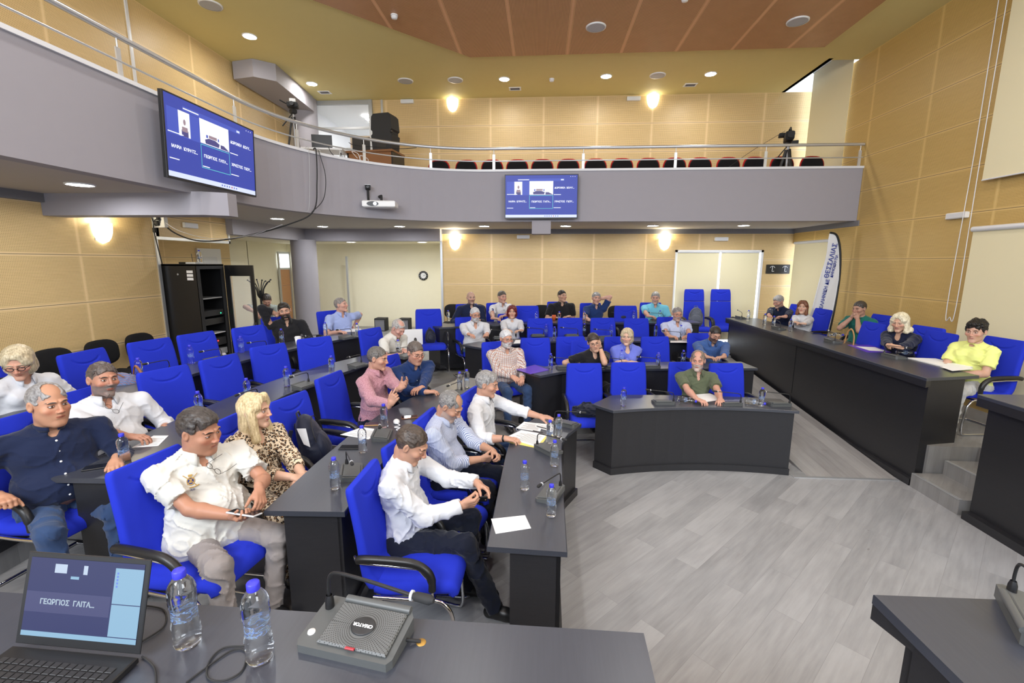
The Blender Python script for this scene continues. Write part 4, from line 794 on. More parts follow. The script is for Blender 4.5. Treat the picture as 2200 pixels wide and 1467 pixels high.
def hair_sdf(o):
    st = o['hair']; s = SDF(); vol = o.get('vol', 1.0); sd = o.get('seed', 1)*3.7
    def nz(fx, fy, fz, a): 
        def g(P, d): 
            m = np.abs(d) < .03; 
            if m.any(): Q = P[m]; w = vnoise(Q*9+sd)*.35; d[m] -= a*(vnoise(np.stack([Q[:, 0]*fx+w*6, Q[:, 1]*fy+w*6, Q[:, 2]*fz], 1)+sd)+.5*vnoise(np.stack([Q[:, 0]*fx*2.1, Q[:, 1]*fy*2.1, Q[:, 2]*fz*2.1], 1)+sd))
            return d
        return g
    if st in ('short', 'receding', 'crop', 'thick', 'side'):
        t = {'crop': .0035, 'short': .009, 'receding': .007, 'thick': .016, 'side': .013}[st]*vol
        s.add(ell((0, -.018, .031), (.077+t*.75, .097+t, .089+t)), .01)
        if st in ('thick', 'side'): s.add(ell((0, .028, .088), (.058, .052, .030*vol)), .02)
        c0 = o.get('hl', -.002); s.cut((0, 0, 0), (0, .64, -.77)) if False else s.fn(lambda P, d: np.maximum(d, c0-(P[:, 2]*.77-P[:, 1]*.64)+.007*vnoise(P*np.array([150., 60., 40.])+sd)))
        s.fn(lambda P, d: np.maximum(d, np.where(np.abs(P[:, 0]) > .055, P[:, 1]-.034+.006*vnoise(P*np.array([60., 60., 120.])+sd), -1)))
        s.sub(ell((0, .095, .030), (.064, .045, .045)), .006)
        for x in (-1, 1): s.sub(ell((.085*x, .002, -.004), (.025, .022, .030)), .004)
        if st == 'receding': s.sub(ell((0, .072, .108), (.050, .080, .045)), .006)
        if o.get('baldtop'): s.sub(ell((0, .012, .120), (.055, .080, .045)), .01)
        s.fn(nz(70, 30, 70, .0035 if st != 'crop' else .001))
    elif st == 'long':
        L = o.get('len', .16); wv = o.get('wave', 0); w = .086*vol
        s.add(ell((0, -.016, .034), (.086*vol, .108, .098)), .01); s.add(ell((0, -.040, -.05-L*.15), (w, .072, .11+L*.45)), .03)
        for x in (-1, 1): s.add(cone((.072*x*vol, .012, .02), (.080*x*vol, .045, -.07-L*.55), .026, .032), .03); s.add(cone((.030*x, .050, .100), (.066*x, .050, .045), .030, .026), .02)
        if wv:
            for x in (-1, 1): s.add(ell((.105*x, -.01, -.08-L*.3), (.035, .045, .045)), .02)
        s.sub(ell((0, .105, -.035), (.053, .060, .090)), .008); s.sub(ell((.008, .10, .036), (.052, .042, .048)), .008); s.sub(cone((0, .0, -.08), (0, .01, -.3), .055, .07), .01)
        s.cut((0, 0, -.06-L), (0, 0, -1)); s.fn(nz(95, 95, 16 if not wv else 34, .0035 if not wv else .005))
    elif st == 'bob':
        s.add(ell((0, -.018, .034), (.094*vol, .112*vol, .098*vol)), .01); s.add(ell((0, -.02, -.045), (.100*vol, .090, .085)), .03)
        for x in (-1, 1): s.add(cone((.030*x, .058, .092), (.070*x, .048, .03), .024, .024), .02)
        s.sub(ell((0, .105, -.04), (.054, .058, .090)), .008); s.sub(ell((.008, .106, .034), (.050, .044, .050)), .008); s.cut((0, 0, -.105), (0, 0, -1)); s.fn(nz(80, 80, 22, .004))
    elif st == 'tousled':
        s.add(ell((0, -.022, .042), (.088, .112, .098)), .01); s.add(ell((.01, -.075, .075), (.075, .060, .060)), .03); s.add(ell((0, .045, .096), (.062, .048, .030)), .02)
        s.fn(lambda P, d: np.maximum(d, -.01-(P[:, 2]*.77-P[:, 1]*.64))); s.fn(lambda P, d: np.maximum(d, np.where(np.abs(P[:, 0]) > .055, P[:, 1]-.035, -1))); s.sub(ell((0, .098, .022), (.062, .040, .045)), .006)
        for x in (-1, 1): s.sub(ell((.090*x, .004, -.006), (.022, .020, .028)), .004)
        s.fn(nz(60, 45, 60, .009))
    if o.get('beard') == 'full':
        b = SDF(); b.add(ell((0, .021, -.072), (.0635, .0765, .057)), .01); b.add(cone((-.024, .084, -.044), (.024, .084, -.044), .008, .008), .012); b.sub(ell((0, .09, .0), (.09, .09, .045)), .01); b.sub(ell((0, .110, -.059), (.021, .028, .0075)), .003); b.fn(lambda P, d: np.maximum(d, -.012-P[:, 1]))
        b.fn(nz(95, 80, 60, .002)); s.beard = b
    return s
# ---------------------------------------------------------------- hands
def hand_sdf(W_, d, n, right, curl=(25, 35, 25), spread=.12, thumb=(35, 20), r=1.0, idx=None):
    W_, d = np.asarray(W_, float), unit(d); n = unit(np.asarray(n, float)-d*(np.asarray(n, float) @ d)); lat = np.cross(d, n) if right else np.cross(n, d)
    s = SDF(); kn = []
    for i, o_ in enumerate((.031, .0105, -.0105, -.030)):
        k = W_+d*((.088, .092, .088, .078)[i]*r)+lat*o_*r+n*(-.002 if i in (1, 2) else 0); kn.append(k); s.add(cone(W_+d*.012+lat*o_*.62*r, k, .0155*r, .0118*r), .010)
    s.add(cone(W_-d*.03, W_+d*.02, .026*r, .026*r), .014); s.add(cone(W_+d*.028+lat*.022*r+n*.006, W_+d*.055+lat*.030*r+n*.012, .016*r, .014*r), .012)
    for i in range(4):
        c = curl if not (idx is not None and i == 0) else idx; L = (.070, .078, .073, .058)[i]*r; a = d+lat*(.5-i/3)*spread*(1.2 if i in (0, 3) else .8)*2*.5; a = unit(a); p = kn[i]; an = 0; f = SDF()
        for q, (sg, ra, rb) in enumerate(((.44, .0098, .0090), (.31, .0090, .0083), (.25, .0083, .0070))):
            an += c[q]*(1+.08*i); dr = a*math.cos(math.radians(an))+n*math.sin(math.radians(an)); e = p+dr*L*sg; f.add(cone(p, e, ra*r, rb*r), .003); p = e
        s.grp(f, .006)
    b = W_+d*.030*r+lat*.026*r+n*.006; t1, t2 = thumb; u = unit(d*math.cos(math.radians(t1))+lat*math.sin(math.radians(t1))+n*.45); m_ = b+u*.040*r; u2 = unit(u+n*math.sin(math.radians(t2))*.9-lat*.25+d*.3); f = SDF()
    f.add(cone(b, m_, .0150*r, .0110*r), .004); f.add(cone(m_, m_+u2*.031*r, .0108*r, .0088*r), .003); f.add(cone(m_+u2*.031*r, m_+u2*.045*r+n*.003, .0088*r, .0072*r), .003); s.grp(f, .012)
    return s
# ---------------------------------------------------------------- person materials
def skin_mat(o):
    m = NT('skin_and_face'); at_ = m.n('ShaderNodeAttribute', attribute_name='paint'); sp = m.n('ShaderNodeSeparateXYZ', inp={0: at_.outputs['Vector']}); x, y, z = sp.outputs; M = m.math
    ax = M('ABSOLUTE', x); base = o.get('skin', (.56, .31, .20)); c4 = lambda c: tuple(c)+(1,)
    nn = m.noise(at_.outputs['Vector'], 40, 3); nb = m.noise(m.coord(), 18, 2)
    c = m.mix(nb, c4([v*.93 for v in base]), c4([min(1, v*1.07) for v in base]))
    def E(u, cu, ru, v, cv, rv): return M('ADD', M('POWER', M('DIVIDE', M('SUBTRACT', u, cu), ru), 2.0), M('POWER', M('DIVIDE', M('SUBTRACT', v, cv), rv), 2.0))
    def lt(a, b): return M('LESS_THAN', a, b)
    def gt(a, b): return M('GREATER_THAN', a, b)
    front = gt(y, .045); 
    def soft(e, k=1.0): return M('MULTIPLY', M('MAXIMUM', M('SUBTRACT', 1.0, e), 0.0), k)
    red = (min(1, base[0]*1.06), base[1]*.68, base[2]*.66, 1)
    c = m.mix(M('MULTIPLY', front, soft(E(ax, .042, .028, z, -.025, .022), .55)), c, red); c = m.mix(M('MULTIPLY', front, soft(E(ax, 0, .018, z, -.022, .022), .5)), c, red)
    hc = o.get('hair_col', (.05, .04, .03)); bc = o.get('beard_col', hc)
    # cropped scalp hair under the hair mesh
    if o.get('hair') not in (None, 'long', 'bob'):
        hl = M('SUBTRACT', M('MULTIPLY', z, .77), M('MULTIPLY', y, .64)); hf = m.ramp(M('ADD', M('MULTIPLY', hl, 30.0), .5), (.42, (0, 0, 0, 1)), (.62, (1, 1, 1, 1)))
        k = .92 if o.get('hair') != 'bald' else .22
        if o.get('hair') in ('receding', 'bald') or o.get('baldtop'): k = k*.6; hf = M('MULTIPLY', hf, M('MAXIMUM', gt(E(x, 0, .052, M('SUBTRACT', M('MULTIPLY', y, .75), M('MULTIPLY', z, .1)), .045, .075), 1.0), lt(z, .03)))
        inhead = M('MULTIPLY', gt(y, -1.0), lt(E(ax, .085, .016, M('ADD', M('ABSOLUTE', M('ADD', y, .005)), M('ABSOLUTE', M('MULTIPLY', z, .6))), 0, .028), 99.0) if 0 else gt(y, -1.0))
        ear = gt(E(y, -.006, .022, z, 0, .036), 1.0); ear = M('MAXIMUM', ear, lt(ax, .070))
        c = m.mix(M('MULTIPLY', M('MULTIPLY', M('MULTIPLY', hf, inhead), ear), k), c, c4([v*.6+w*.4 for v, w in zip(hc, o.get('hair_dark', hc))]))
    bd = o.get('stubble', 0)
    if o.get('beard') == 'full': bd = max(bd, .8)
    if bd:
        zone = M('MULTIPLY', M('MULTIPLY', m.ramp(M('MULTIPLY', M('ADD', M('ADD', z, .028), M('MULTIPLY', M('MAXIMUM', M('SUBTRACT', .06, ax), 0), -.28)), -40.0), (.0, (0, 0, 0, 1)), (.5, (1, 1, 1, 1))), gt(y, -.012)), gt(z, -.135))
        c = m.mix(M('MULTIPLY', zone, M('MULTIPLY', M('ADD', .55, M('MULTIPLY', nn, .6)), bd)), c, c4(bc))
    if bd or o.get('moustache'):
        mo = M('MULTIPLY', front, soft(E(ax, .012, .026, z, -.043, .0085), 2.5)); c = m.mix(M('MINIMUM', M('MULTIPLY', mo, max(bd, o.get('moustache', 0))), 1.0), c, c4(bc))
    lip = o.get('lips', (base[0]*.85, base[1]*.52, base[2]*.52)); c = m.mix(M('MULTIPLY', front, M('MINIMUM', soft(E(ax, 0, .0235, z, -.0585, .0095), 3.0), .8)), c, c4(lip))
    c = m.mix(M('MULTIPLY', M('MULTIPLY', front, lt(E(ax, 0, .0225, z, -.0583, .0013), 1.0)), .8), c, (.10, .03, .03, 1))
    bz = M('ADD', z, M('MULTIPLY', M('POWER', M('SUBTRACT', ax, .028), 2.0), 9.0)); brc = o.get('brow_col', tuple(v*.8 for v in hc))
    c = m.mix(M('MULTIPLY', M('MULTIPLY', front, soft(E(ax, .0315, .0215, bz, .0300, .0052), 2.2)), .85), c, c4(brc))
    ey = o.get('eye', 'open'); eh = {'open': .0052, 'half': .0034, 'down': .0016}[ey]; ez = {'open': .0075, 'half': .0065, 'down': .0035}[ey]
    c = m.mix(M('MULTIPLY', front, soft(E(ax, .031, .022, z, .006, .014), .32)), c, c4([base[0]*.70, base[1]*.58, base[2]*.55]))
    c = m.mix(M('MULTIPLY', M('MULTIPLY', front, lt(E(ax, .031, .0150, z, ez+.0009, eh*1.22+.0006), 1.0)), .85), c, (.05, .025, .02, 1))
    c = m.mix(M('MULTIPLY', front, lt(E(ax, .031, .0128, z, ez, eh*.82), 1.0)), c, (.62, .58, .55, 1))
    ic = o.get('iris', (.07, .035, .02)); ex = o.get('gaze', 0.0)
    c = m.mix(M('MULTIPLY', M('MULTIPLY', front, lt(E(M('SUBTRACT', x, ex), M('MULTIPLY', M('SIGN', x), .031), .0054, z, ez+.0008, .0054), 1.0)), lt(E(ax, .031, .0130, z, ez, eh*.95), 1.0)), c, c4(ic))
    m.set(Base_Color=c, Roughness=M('ADD', .42, M('MULTIPLY', nn, .14))); m.b.inputs['Subsurface Weight'].default_value = .08; m.b.inputs['Subsurface Scale'].default_value = .012; m.b.inputs['Subsurface Radius'].default_value = (1, .35, .2); m.b.inputs['Specular IOR Level'].default_value = .4
    m.bump(m.noise(m.coord(), 260, 2), .0006, .25); return m.mat
def hair_mat(c, c2=None, wave=False):
    m = NT('hair'); at_ = m.n('ShaderNodeAttribute', attribute_name='paint'); g = m.noise(m.mapv(at_.outputs['Vector'], (150, 150 if wave else 60, 22)), 1.0, 4, .7); g2 = m.noise(at_.outputs['Vector'], 16, 3); c2 = c2 or tuple(v*.45 for v in c)
    m.set(Base_Color=m.mix(m.ramp(m.math('ADD', m.math('MULTIPLY', g, .75), m.math('MULTIPLY', g2, .35)), (.38, (0, 0, 0, 1)), (.68, (1, 1, 1, 1))), tuple(c2)+(1,), tuple(min(1, v*1.12) for v in c)+(1,)), Roughness=.42)
    m.b.inputs['Specular IOR Level'].default_value = .45; m.bump(g, .0025, .8); return m.mat
def cloth(name, c, kind='plain', c2=None, rough=.85, scale=1.0):
    m = NT(name); co = m.coord(); sp = m.n('ShaderNodeSeparateXYZ', inp={0: co}); x, y, z = sp.outputs; M = m.math; c = tuple(c); f = m.noise(co, 5, 3); col = m.mix(f, tuple(v*.93 for v in c)+(1,), tuple(min(1, v*1.05) for v in c)+(1,))
    def band(u, per, w): return M('LESS_THAN', M('FRACT', M('DIVIDE', u, per)), w)
    if kind == 'stripes':
        u = M('MULTIPLY', M('ARCTAN2', x, M('ADD', y, .07)), .17); col = m.mix(band(u, .009*scale, .5), col, tuple(c2)+(1,))
    if kind == 'plaid':
        u = M('MULTIPLY', M('ARCTAN2', x, M('ADD', y, .07)), .17); per = .026*scale
        col = m.mix(M('MULTIPLY', band(u, per, .22), .75), col, (.25, .07, .06, 1)); col = m.mix(M('MULTIPLY', band(M('ADD', z, M('MULTIPLY', y, .5)), per, .22), .7), col, (.30, .10, .07, 1)); col = m.mix(M('MULTIPLY', band(M('ADD', u, per*.5), per, .12), .6), col, (.06, .06, .20, 1)); col = m.mix(M('MULTIPLY', band(M('ADD', M('ADD', z, M('MULTIPLY', y, .5)), per*.5), per, .12), .6), col, (.06, .06, .2, 1))
    if kind == 'micro': col = m.mix(M('MULTIPLY', M('LESS_THAN', m.n('ShaderNodeTexVoronoi', inp={'Vector': co, 'Scale': 130.0}).outputs['Distance'], .36), .8), col, tuple(c2)+(1,))
    if kind == 'leopard':
        wv = m.n('ShaderNodeVectorMath', operation='ADD', inp={0: co, 1: m.n('ShaderNodeVectorMath', operation='SCALE', inp={0: m.n('ShaderNodeTexNoise', inp={'Vector': co, 'Scale': 45.0}).outputs['Color'], 'Scale': .012}).outputs[0]}).outputs[0]
        v = m.n('ShaderNodeTexVoronoi', inp={'Vector': wv, 'Scale': 52.0, 'Randomness': .8}).outputs['Distance']; br = m.noise(co, 70, 2)
        ring = M('MULTIPLY', M('GREATER_THAN', v, .27), M('LESS_THAN', v, M('ADD', .40, M('MULTIPLY', br, .20)))); ring = M('MULTIPLY', ring, M('GREATER_THAN', br, .36))
        col = m.mix(M('LESS_THAN', v, .30), (.66, .53, .37, 1), (.30, .15, .06, 1)); col = m.mix(ring, col, (.018, .012, .010, 1))
    m.set(Base_Color=col, Roughness=rough); m.b.inputs['Specular IOR Level'].default_value = .2; m.b.inputs['Sheen Weight'].default_value = .15
    m.bump(M('ADD', M('MULTIPLY', m.noise(co, 900, 1), .12), m.noise(m.mapv(co, (1, 1, 1.4)), 22, 4, .62)), .0035 if rough > .5 else .002, .55); return m.mat
# ================================================================ PEOPLE
def ik(S, T, L1, L2, pole):
    S, T = A(*S), A(*T); v = T-S; D = np.linalg.norm(v); Dm = (L1+L2)*.995
    if D > Dm: T = S+v/D*Dm; v = T-S; D = Dm
    u = v/D; a = (L1*L1-L2*L2+D*D)/(2*D); h = math.sqrt(max(L1*L1-a*a, 0)); p = unit(np.asarray(pole, float)-u*(np.asarray(pole, float) @ u)); return S+u*a+p*h, T
FOLD = [0]
def folds(amp, seed, fx=9., fz=13.):
    def g(P, d):
        m = np.abs(d) < .05
        if m.any():
            Q = P[m]; w = vnoise(Q*5+seed)*1.4; n1 = 1-np.abs(vnoise(np.stack([Q[:, 0]*fx+w, Q[:, 1]*fx*.8-w, Q[:, 2]*fz+Q[:, 0]*6+w], 1)+seed)); n2 = 1-np.abs(vnoise(np.stack([Q[:, 0]*fx*2.2+w*2, Q[:, 1]*fx*2, Q[:, 2]*fz*1.6-Q[:, 0]*9], 1)+seed*2))
            d[m] -= amp*(n1**6*1.9+n2**5*.9-.35)
        return d
    return g
def raycast(fn, p, d, tmax=.6):
    p, d = np.asarray(p, float), unit(d); t = np.arange(0, tmax, .004); P = p+t[:, None]*d; v = fn(P); i = np.argmax(v < 0)
    if v[i] >= 0: return None
    e = 1e-3; q = P[i]; g = np.array([(fn(q[None]+np.eye(3)[k]*e)-fn(q[None]-np.eye(3)[k]*e))[0] for k in range(3)]); return q, unit(g)
def frame_mat(q, n, up_=(0, 0, 1)):
    n = Vector(n).normalized(); u = Vector(up_); x = u.cross(n).normalized(); y = n.cross(x); return Matrix(((x.x, y.x, n.x, q[0]), (x.y, y.y, n.y, q[1]), (x.z, y.z, n.z, q[2]), (0, 0, 0, 1)))
def short_(l):
    w = l.split(',')[0].split()[:12]
    while w[-1] in ('a', 'the', 'and', 'in', 'with', 'of', 'his', 'on', 'at', 'short', 'behind'): w = w[:-1]
    return ' '.join(w)
def person(label, px_, py_, lvl, heading, o, near=1):
    """head centre is seen at (px_, py_); heading in degrees, 0 = facing the right wall"""
    g = o.get; sc = g('size', 1.0)*.94; wd = g('wide', 1.0)*(1.04 if g('fem') else 1.10); bl = g('belly', .0); fem = g('fem', 0)
    HB = A(0, 0, g('hip', .525)); a = g('lean', -8.0); hunch = g('hunch', 6.0); tw = g('twist', 0.0); sb = g('side', 0.0)
    def dirv(ang): return rz_(0) @ ry(sb) @ A(0, math.sin(math.radians(ang)), math.cos(math.radians(ang)))
    waist = HB+dirv(a*.5)*.175*sc; chest = waist+dirv(a)*.185*sc; neck = chest+dirv(a+hunch)*.155*sc; nt = neck+dirv((a+hunch)*.6)*.065+A(0, .012, 0)
    T = rz_(-tw); TB = rx(-(a+hunch*.4))
    shw = .178*sc*wd*(.92 if fem else 1); sh = {s: neck+T @ (TB @ A(s*shw, g('shfwd', .01), -.066+g('shrug', {}).get(s, 0))) for s in (-1, 1)}
    hy, hp, hr = g('head', (0, 0, 0)); HR = rz_(-hy) @ rx(-hp) @ ry(hr); hs = g('hs', 1.0); hc = nt+HR @ A(0, .020, .086)*hs
    hips = {s: HB+A(s*.088*sc, 0, -.01) for s in (-1, 1)}
    knee, ank = {}, {}
    for s in (-1, 1):
        k = g('kneeR' if s > 0 else 'kneeL', (0.15, .43, .515)); q = g('ankR' if s > 0 else 'ankL', (.14, .44, .085)); knee[s] = A(s*k[0], k[1], k[2]); ank[s] = A(s*q[0], q[1], q[2])
        k_, t_ = knee[s], ank[s]
    # world placement from the head position
    th = math.radians(heading-90); c_, s_ = math.cos(th), math.sin(th); R2 = np.array([[c_, -s_, 0], [s_, c_, 0], [0, 0, 1]]); hw = R2 @ hc; p = at(px_, py_, lvl+hc[2]); root_xy = (p.x-hw[0], p.y-hw[1])
    root = empty('person', (root_xy[0], root_xy[1], lvl), th, label, 'person'); root['group'] = 'people attending the meeting'
    arms = {}
    for s in (-1, 1):
        d_ = g('armR' if s > 0 else 'armL', dict(w=(.14, .36, .66), hd=(-.3, 1, -.1), n=(0, 0, -1)))
        
        if 'px' in d_: q = at(*d_['px']); w = R2.T @ A(q.x-root_xy[0], q.y-root_xy[1], q.z-lvl)
        elif 'hl' in d_: w = hc+HR @ (A(*d_['hl'])*A(s, 1, 1))*hs
        else: w = A(*d_['w']); w[0] *= s
        pole = A(*d_.get('pole', (.55, -.5, -.8))); pole[0] *= s; el, w = ik(sh[s], w, .285*sc, .25*sc, pole); hd = A(*d_.get('hd', (-.2, 1, -.1))); hd[0] *= s; n = A(*d_.get('n', (0, 0, -1))); n[0] *= s
        arms[s] = (sh[s], el, w, unit(hd), unit(n), d_)
    hB = {2: .0095, 1: .012, 0: .016}[near]; hH = {2: .0030, 1: .0042, 0: .0060}[near]; hN = {2: .0032, 1: .0044, 0: .0060}[near]; hC = {2: .0072, 1: .0115, 0: .015}[near]
    # torso prims shared by skin and shirt
    def torso(sd, e):
        sd.add(cone(HB+A(-.07*wd, -.01, .01), HB+A(.07*wd, -.01, .01), .115+e, .115+e), .03); sd.add(ell(waist+A(0, .012+.35*bl, -.03), (.142*wd+.35*bl+e, .112+.75*bl+e, .16+e), rx(-a*.7)), .05)
        sd.add(ell(chest+A(0, .005+.1*bl, -.01), (.155*wd+.1*bl+e, .116+.2*bl+e, .175+e), T @ TB), .05)
        for s in (-1, 1):
            sd.add(cone(neck+A(0, -.012, -.012), sh[s], .054+e*.6, .053+e*.6), .035)
            if fem: sd.add(ell(chest+T @ TB @ A(s*.072, .098, .012), (.058+e*.5, .050+e*.5, .058+e*.5)), .03)
        sd.add(cone(neck+A(0, -.02, -.02), neck+A(0, .0, .018), .062+e*.5, .052+e*.5), .02)
    sk = g('neckr', .054 if not fem else .046)
    neckp = lambda: cone(neck+A(0, .0, -.03), nt+HR @ A(0, -.018, .02), sk+.004, sk)
    body = SDF(); torso(body, -.014)
    for s in (-1, 1):
        S, E_, W_, hd, n, d_ = arms[s]; body.add(cone(S, E_, .048*sc, .040*sc), .02); body.add(cone(E_, E_*.72+W_*.28, .042*sc, .045*sc), .01); body.add(cone(E_*.72+W_*.28, W_, .045*sc, .0285*sc), .012)
        body.add(cone(hips[s], knee[s], .075, .052), .03); body.add(cone(knee[s], ank[s], .050, .038), .02)
    body.add(neckp(), .025); parts = [surf_nets(body, hB)]
    hd_s = head_sdf(o); nl = (nt-hc) @ HR/hs; head = SDF(); head.grp(hd_s, 0)
    nb_ = (neck-hc) @ HR/hs; head.add(cone(nb_*.75+nl*.25+A(0, 0, 0), (0, -.022, -.045), sk+.003, sk-.002), .024); lo, hi = hd_s.bounds(); lo[2] = max(lo[2]-.035, -.185)
    hv, hf = surf_nets(head, hH/hs, lo, hi); coords = [np.full((len(parts[0][0]), 3), -9.), hv.copy()]; parts.append((hc+(hv*hs) @ HR.T, hf))
    hands = {}
    for s in (-1, 1):
        S, E_, W_, hd, n, d_ = arms[s]; hsd = hand_sdf(W_, hd, n, s > 0, d_.get('curl', (22, 30, 20)), d_.get('spread', .10), d_.get('thumb', (38, 18)), (.94 if fem else 1.02)*sc, d_.get('idx')); v, f = surf_nets(hsd, hN); hands[s] = hsd
        parts.append((v, f)); coords.append(np.full((len(v), 3), -9.))
    V, Fq = join_parts(parts); cc = np.concatenate(coords); b = obj_from('body', V, Fq, skin_mat(o), root, True, col=np.concatenate([cc, np.ones((len(cc), 1))], 1))
    # clothes
    sleeve = g('sleeve', 'long'); sm = g('shirt'); shirt = SDF(); torso(shirt, .004); seed = g('seed', 1)*1.37
    for s in (-1, 1):
        S, E_, W_, hd, n, d_ = arms[s]; ar = SDF()
        if sleeve == 'long': ar.add(cone(S, E_, .067*sc, .058*sc), .01); ar.add(cone(E_, W_, .058*sc, .041*sc), .02); e = W_-unit(W_-E_)*.005; ar.cut(e, W_-E_)
        elif sleeve == 'rolled': ar.add(cone(S, E_, .067*sc, .059*sc), .01); q = E_*.45+W_*.55; ar.add(cone(E_, q, .059*sc, .053*sc), .02); ar.add(cone(q-unit(q-E_)*.035, q, .056*sc, .055*sc), .004); ar.cut(q, W_-E_)
        elif sleeve == 'short': q = S*.30+E_*.70; ar.add(cone(S, q, .067*sc, .068*sc), .02); ar.cut(q, E_-S)
        else: q = S*.8+E_*.2; ar.add(cone(S, q, .060*sc, .058*sc), .02); ar.cut(q, E_-S)
        shirt.grp(ar, .025)
    vd = g('vneck', .05); fr = neck+T @ TB @ A(0, .075, -.012)
    if vd: shirt.sub(ell(fr+A(0, .02, 0), (.030 if not fem else .045, .055, vd), TB), .006)
    shirt.sub(cone(neck+A(0, .006, .0), neck+A(0, .02, .12), sk+.008, sk+.02), .004)
    hem = HB[2]-.03 if g('hem', 0) == 0 else g('hem'); 
    if not g('untucked'): shirt.cut(HB+A(0, 0, -.005), (0, .35, -1))
    else: shirt.add(cone(HB+A(-.08, .07, -.0), HB+A(.08, .07, .0), .115+bl*.5, .115+bl*.5), .05); shirt.cut(HB+A(0, 0, -.055), (0, 0, -1))
    shirt.fn(folds(g('fold', .0048), seed))
    if not g('dress'): v, f = surf_nets(shirt, hC, newton=False); so = obj_from('shirt', v, f, sm, root)
    pants = SDF()
    pants.add(cone(HB+A(-.075*wd, -.01, -.005), HB+A(.075*wd, -.01, -.005), .122, .122), .03)
    for s in (-1, 1):
        pants.add(cone(hips[s], knee[s], .090*sc, .068*sc), .03); k, q = knee[s], ank[s]; pants.add(cone(k, q, .064*sc, .052*sc), .02)
    pants.fn(folds(.0075, seed+4, 12., 10.)); 
    for s in (-1, 1): pass
    if g('dress'): 
        pants.add(cone(hips[-1], knee[-1], .10, .08), .06); pants.add(cone(hips[1], knee[1], .10, .08), .06); shirt.grp(pants, .04); v, f = surf_nets(shirt, hC, newton=False); so = obj_from('dress', v, f, sm, root)
    elif near or g('legs', 1): v, f = surf_nets(pants, hC*1.15, newton=False); obj_from('trousers', v, f, g('pants'), root)
    if near: 
        for s in (-1, 1):
            q = ank[s]; sd = SDF(); fd = g('foot', (.1, 1)); fd = unit(A(fd[0]*s, fd[1], 0)); toe = q+fd*.16+A(0, 0, -.045); heel = q-fd*.035+A(0, 0, -.04); sd.add(cone(heel, q+fd*.08+A(0, 0, -.035), .038, .043), .01); sd.add(cone(q+fd*.08+A(0, 0, -.04), toe, .044, .034), .01); sd.add(cone(q, q+fd*.03+A(0, 0, -.03), .045, .04), .02); sd.cut(q+A(0, 0, -.083), (0, 0, -1)); v, f = surf_nets(sd, .012); obj_from('shoe', v, f, M_['black'], root)
    # collar
    cl = g('collar', 'shirt')
    if cl:
        m = MB(); n_ = 28; gap = g('gap', 24); V = []; ns = 5; open_ = cl != 'crew'
        c0 = neck+A(0, .008, .012); Rm = T @ rx(-(a+hunch)*.8)
        for i in range(n_+1):
            an = math.radians(90+gap+(360-2*gap)*i/n_) if open_ else math.radians(90+360*i/n_); t = abs(i/n_-.5)*2; cx, cy_ = math.cos(an), math.sin(an); pt = max(0, (t-.72)/.28) if open_ else 0
            r0 = sk+.010+.004*pt; h = .030-.010*pt
            if cl == 'crew': prof_ = [(r0, -.004), (r0+.003, .010), (r0+.008, .011), (r0+.011, -.006)]
            elif cl == 'band': prof_ = [(r0, -.01), (r0-.001, h*.8), (r0+.004, h*.8), (r0+.007, -.01)]
            else: prof_ = [(r0, -.010), (r0-.002, h), (r0+.004, h+.003), (r0+.022+.012*pt, -.010-.040*pt), (r0+.017+.010*pt, -.014-.040*pt), (r0+.005, .004)]
            for r, z in prof_: V.append(c0+Rm @ A(cx*r, cy_*r*1.06+.004, z))
        k = len(prof_); Fc = [(i*k+j, i*k+(j+1) % k, (i+1)*k+(j+1) % k, (i+1)*k+j) for i in range(n_) for j in range(k)]+[tuple(range(k))[::-1], tuple(range(n_*k, n_*k+k))]
        obj_from('collar', V, Fc, g('collar_mat', sm), so)
    # hair, beard, glasses
    if o['hair'] != 'bald':
        hs_ = hair_sdf(o); v, f = surf_nets(hs_, (hH*1.15)/hs, newton=False)
        if len(v): obj_from('hair', hc+(v*hs) @ HR.T, f, hair_mat(o.get('hair_col', (.05, .04, .03)), o.get('hair_dark'), bool(o.get('wave'))), root, True, col=np.concatenate([v, np.ones((len(v), 1))], 1))
        if hasattr(hs_, 'beard') and near >= 0:
            v, f = surf_nets(hs_.beard, (hH*1.15)/hs, newton=False); 
            if len(v): obj_from('beard', hc+(v*hs) @ HR.T, f, hair_mat(o.get('beard_col', (.5, .5, .5))), root, True, col=np.concatenate([v, np.ones((len(v), 1))], 1))
    HM = Matrix([list(HR[i]*hs)+[hc[i]] for i in range(3)]+[[0, 0, 0, 1]])
    if g('glasses'):
        ge = empty('glasses'); ge.parent = root; ge.matrix_basis = HM; gm = g('glass_mat', M_['black']); m = MB()
        for s in (-1, 1):
            m.tube([(s*.031+.0205*math.cos(t), .1055-abs(math.cos(t))*0-.010*(s*.031+.0205*math.cos(t))**2*60*.0-.004*(1 if s*math.cos(t) > .5 else 0), .004+.0155*math.sin(t)) for t in [2*math.pi*k/20 for k in range(21)]], g('gthick', .0014), seg=6, caps=False); m.tube([(s*.051, .1015, .008), (s*.070, .085, .010), (s*.078, .0, .010)], g('gthick', .0014), seg=6)
        m.tube([(-.011, .106, .008), (0, .1085, .010), (.011, .106, .008)], .0012, seg=6); m.build('spectacle_frame', gm, ge)
    J = dict(root=root, arms=arms, shirt=shirt, neck=neck, chest=chest, T=T, TB=TB, hc=hc, HR=HR, HM=HM, shirt_o=so, hands=hands, knee=knee, waist=waist, xy=root_xy, pants=pants)
    cx_ = g('chp')
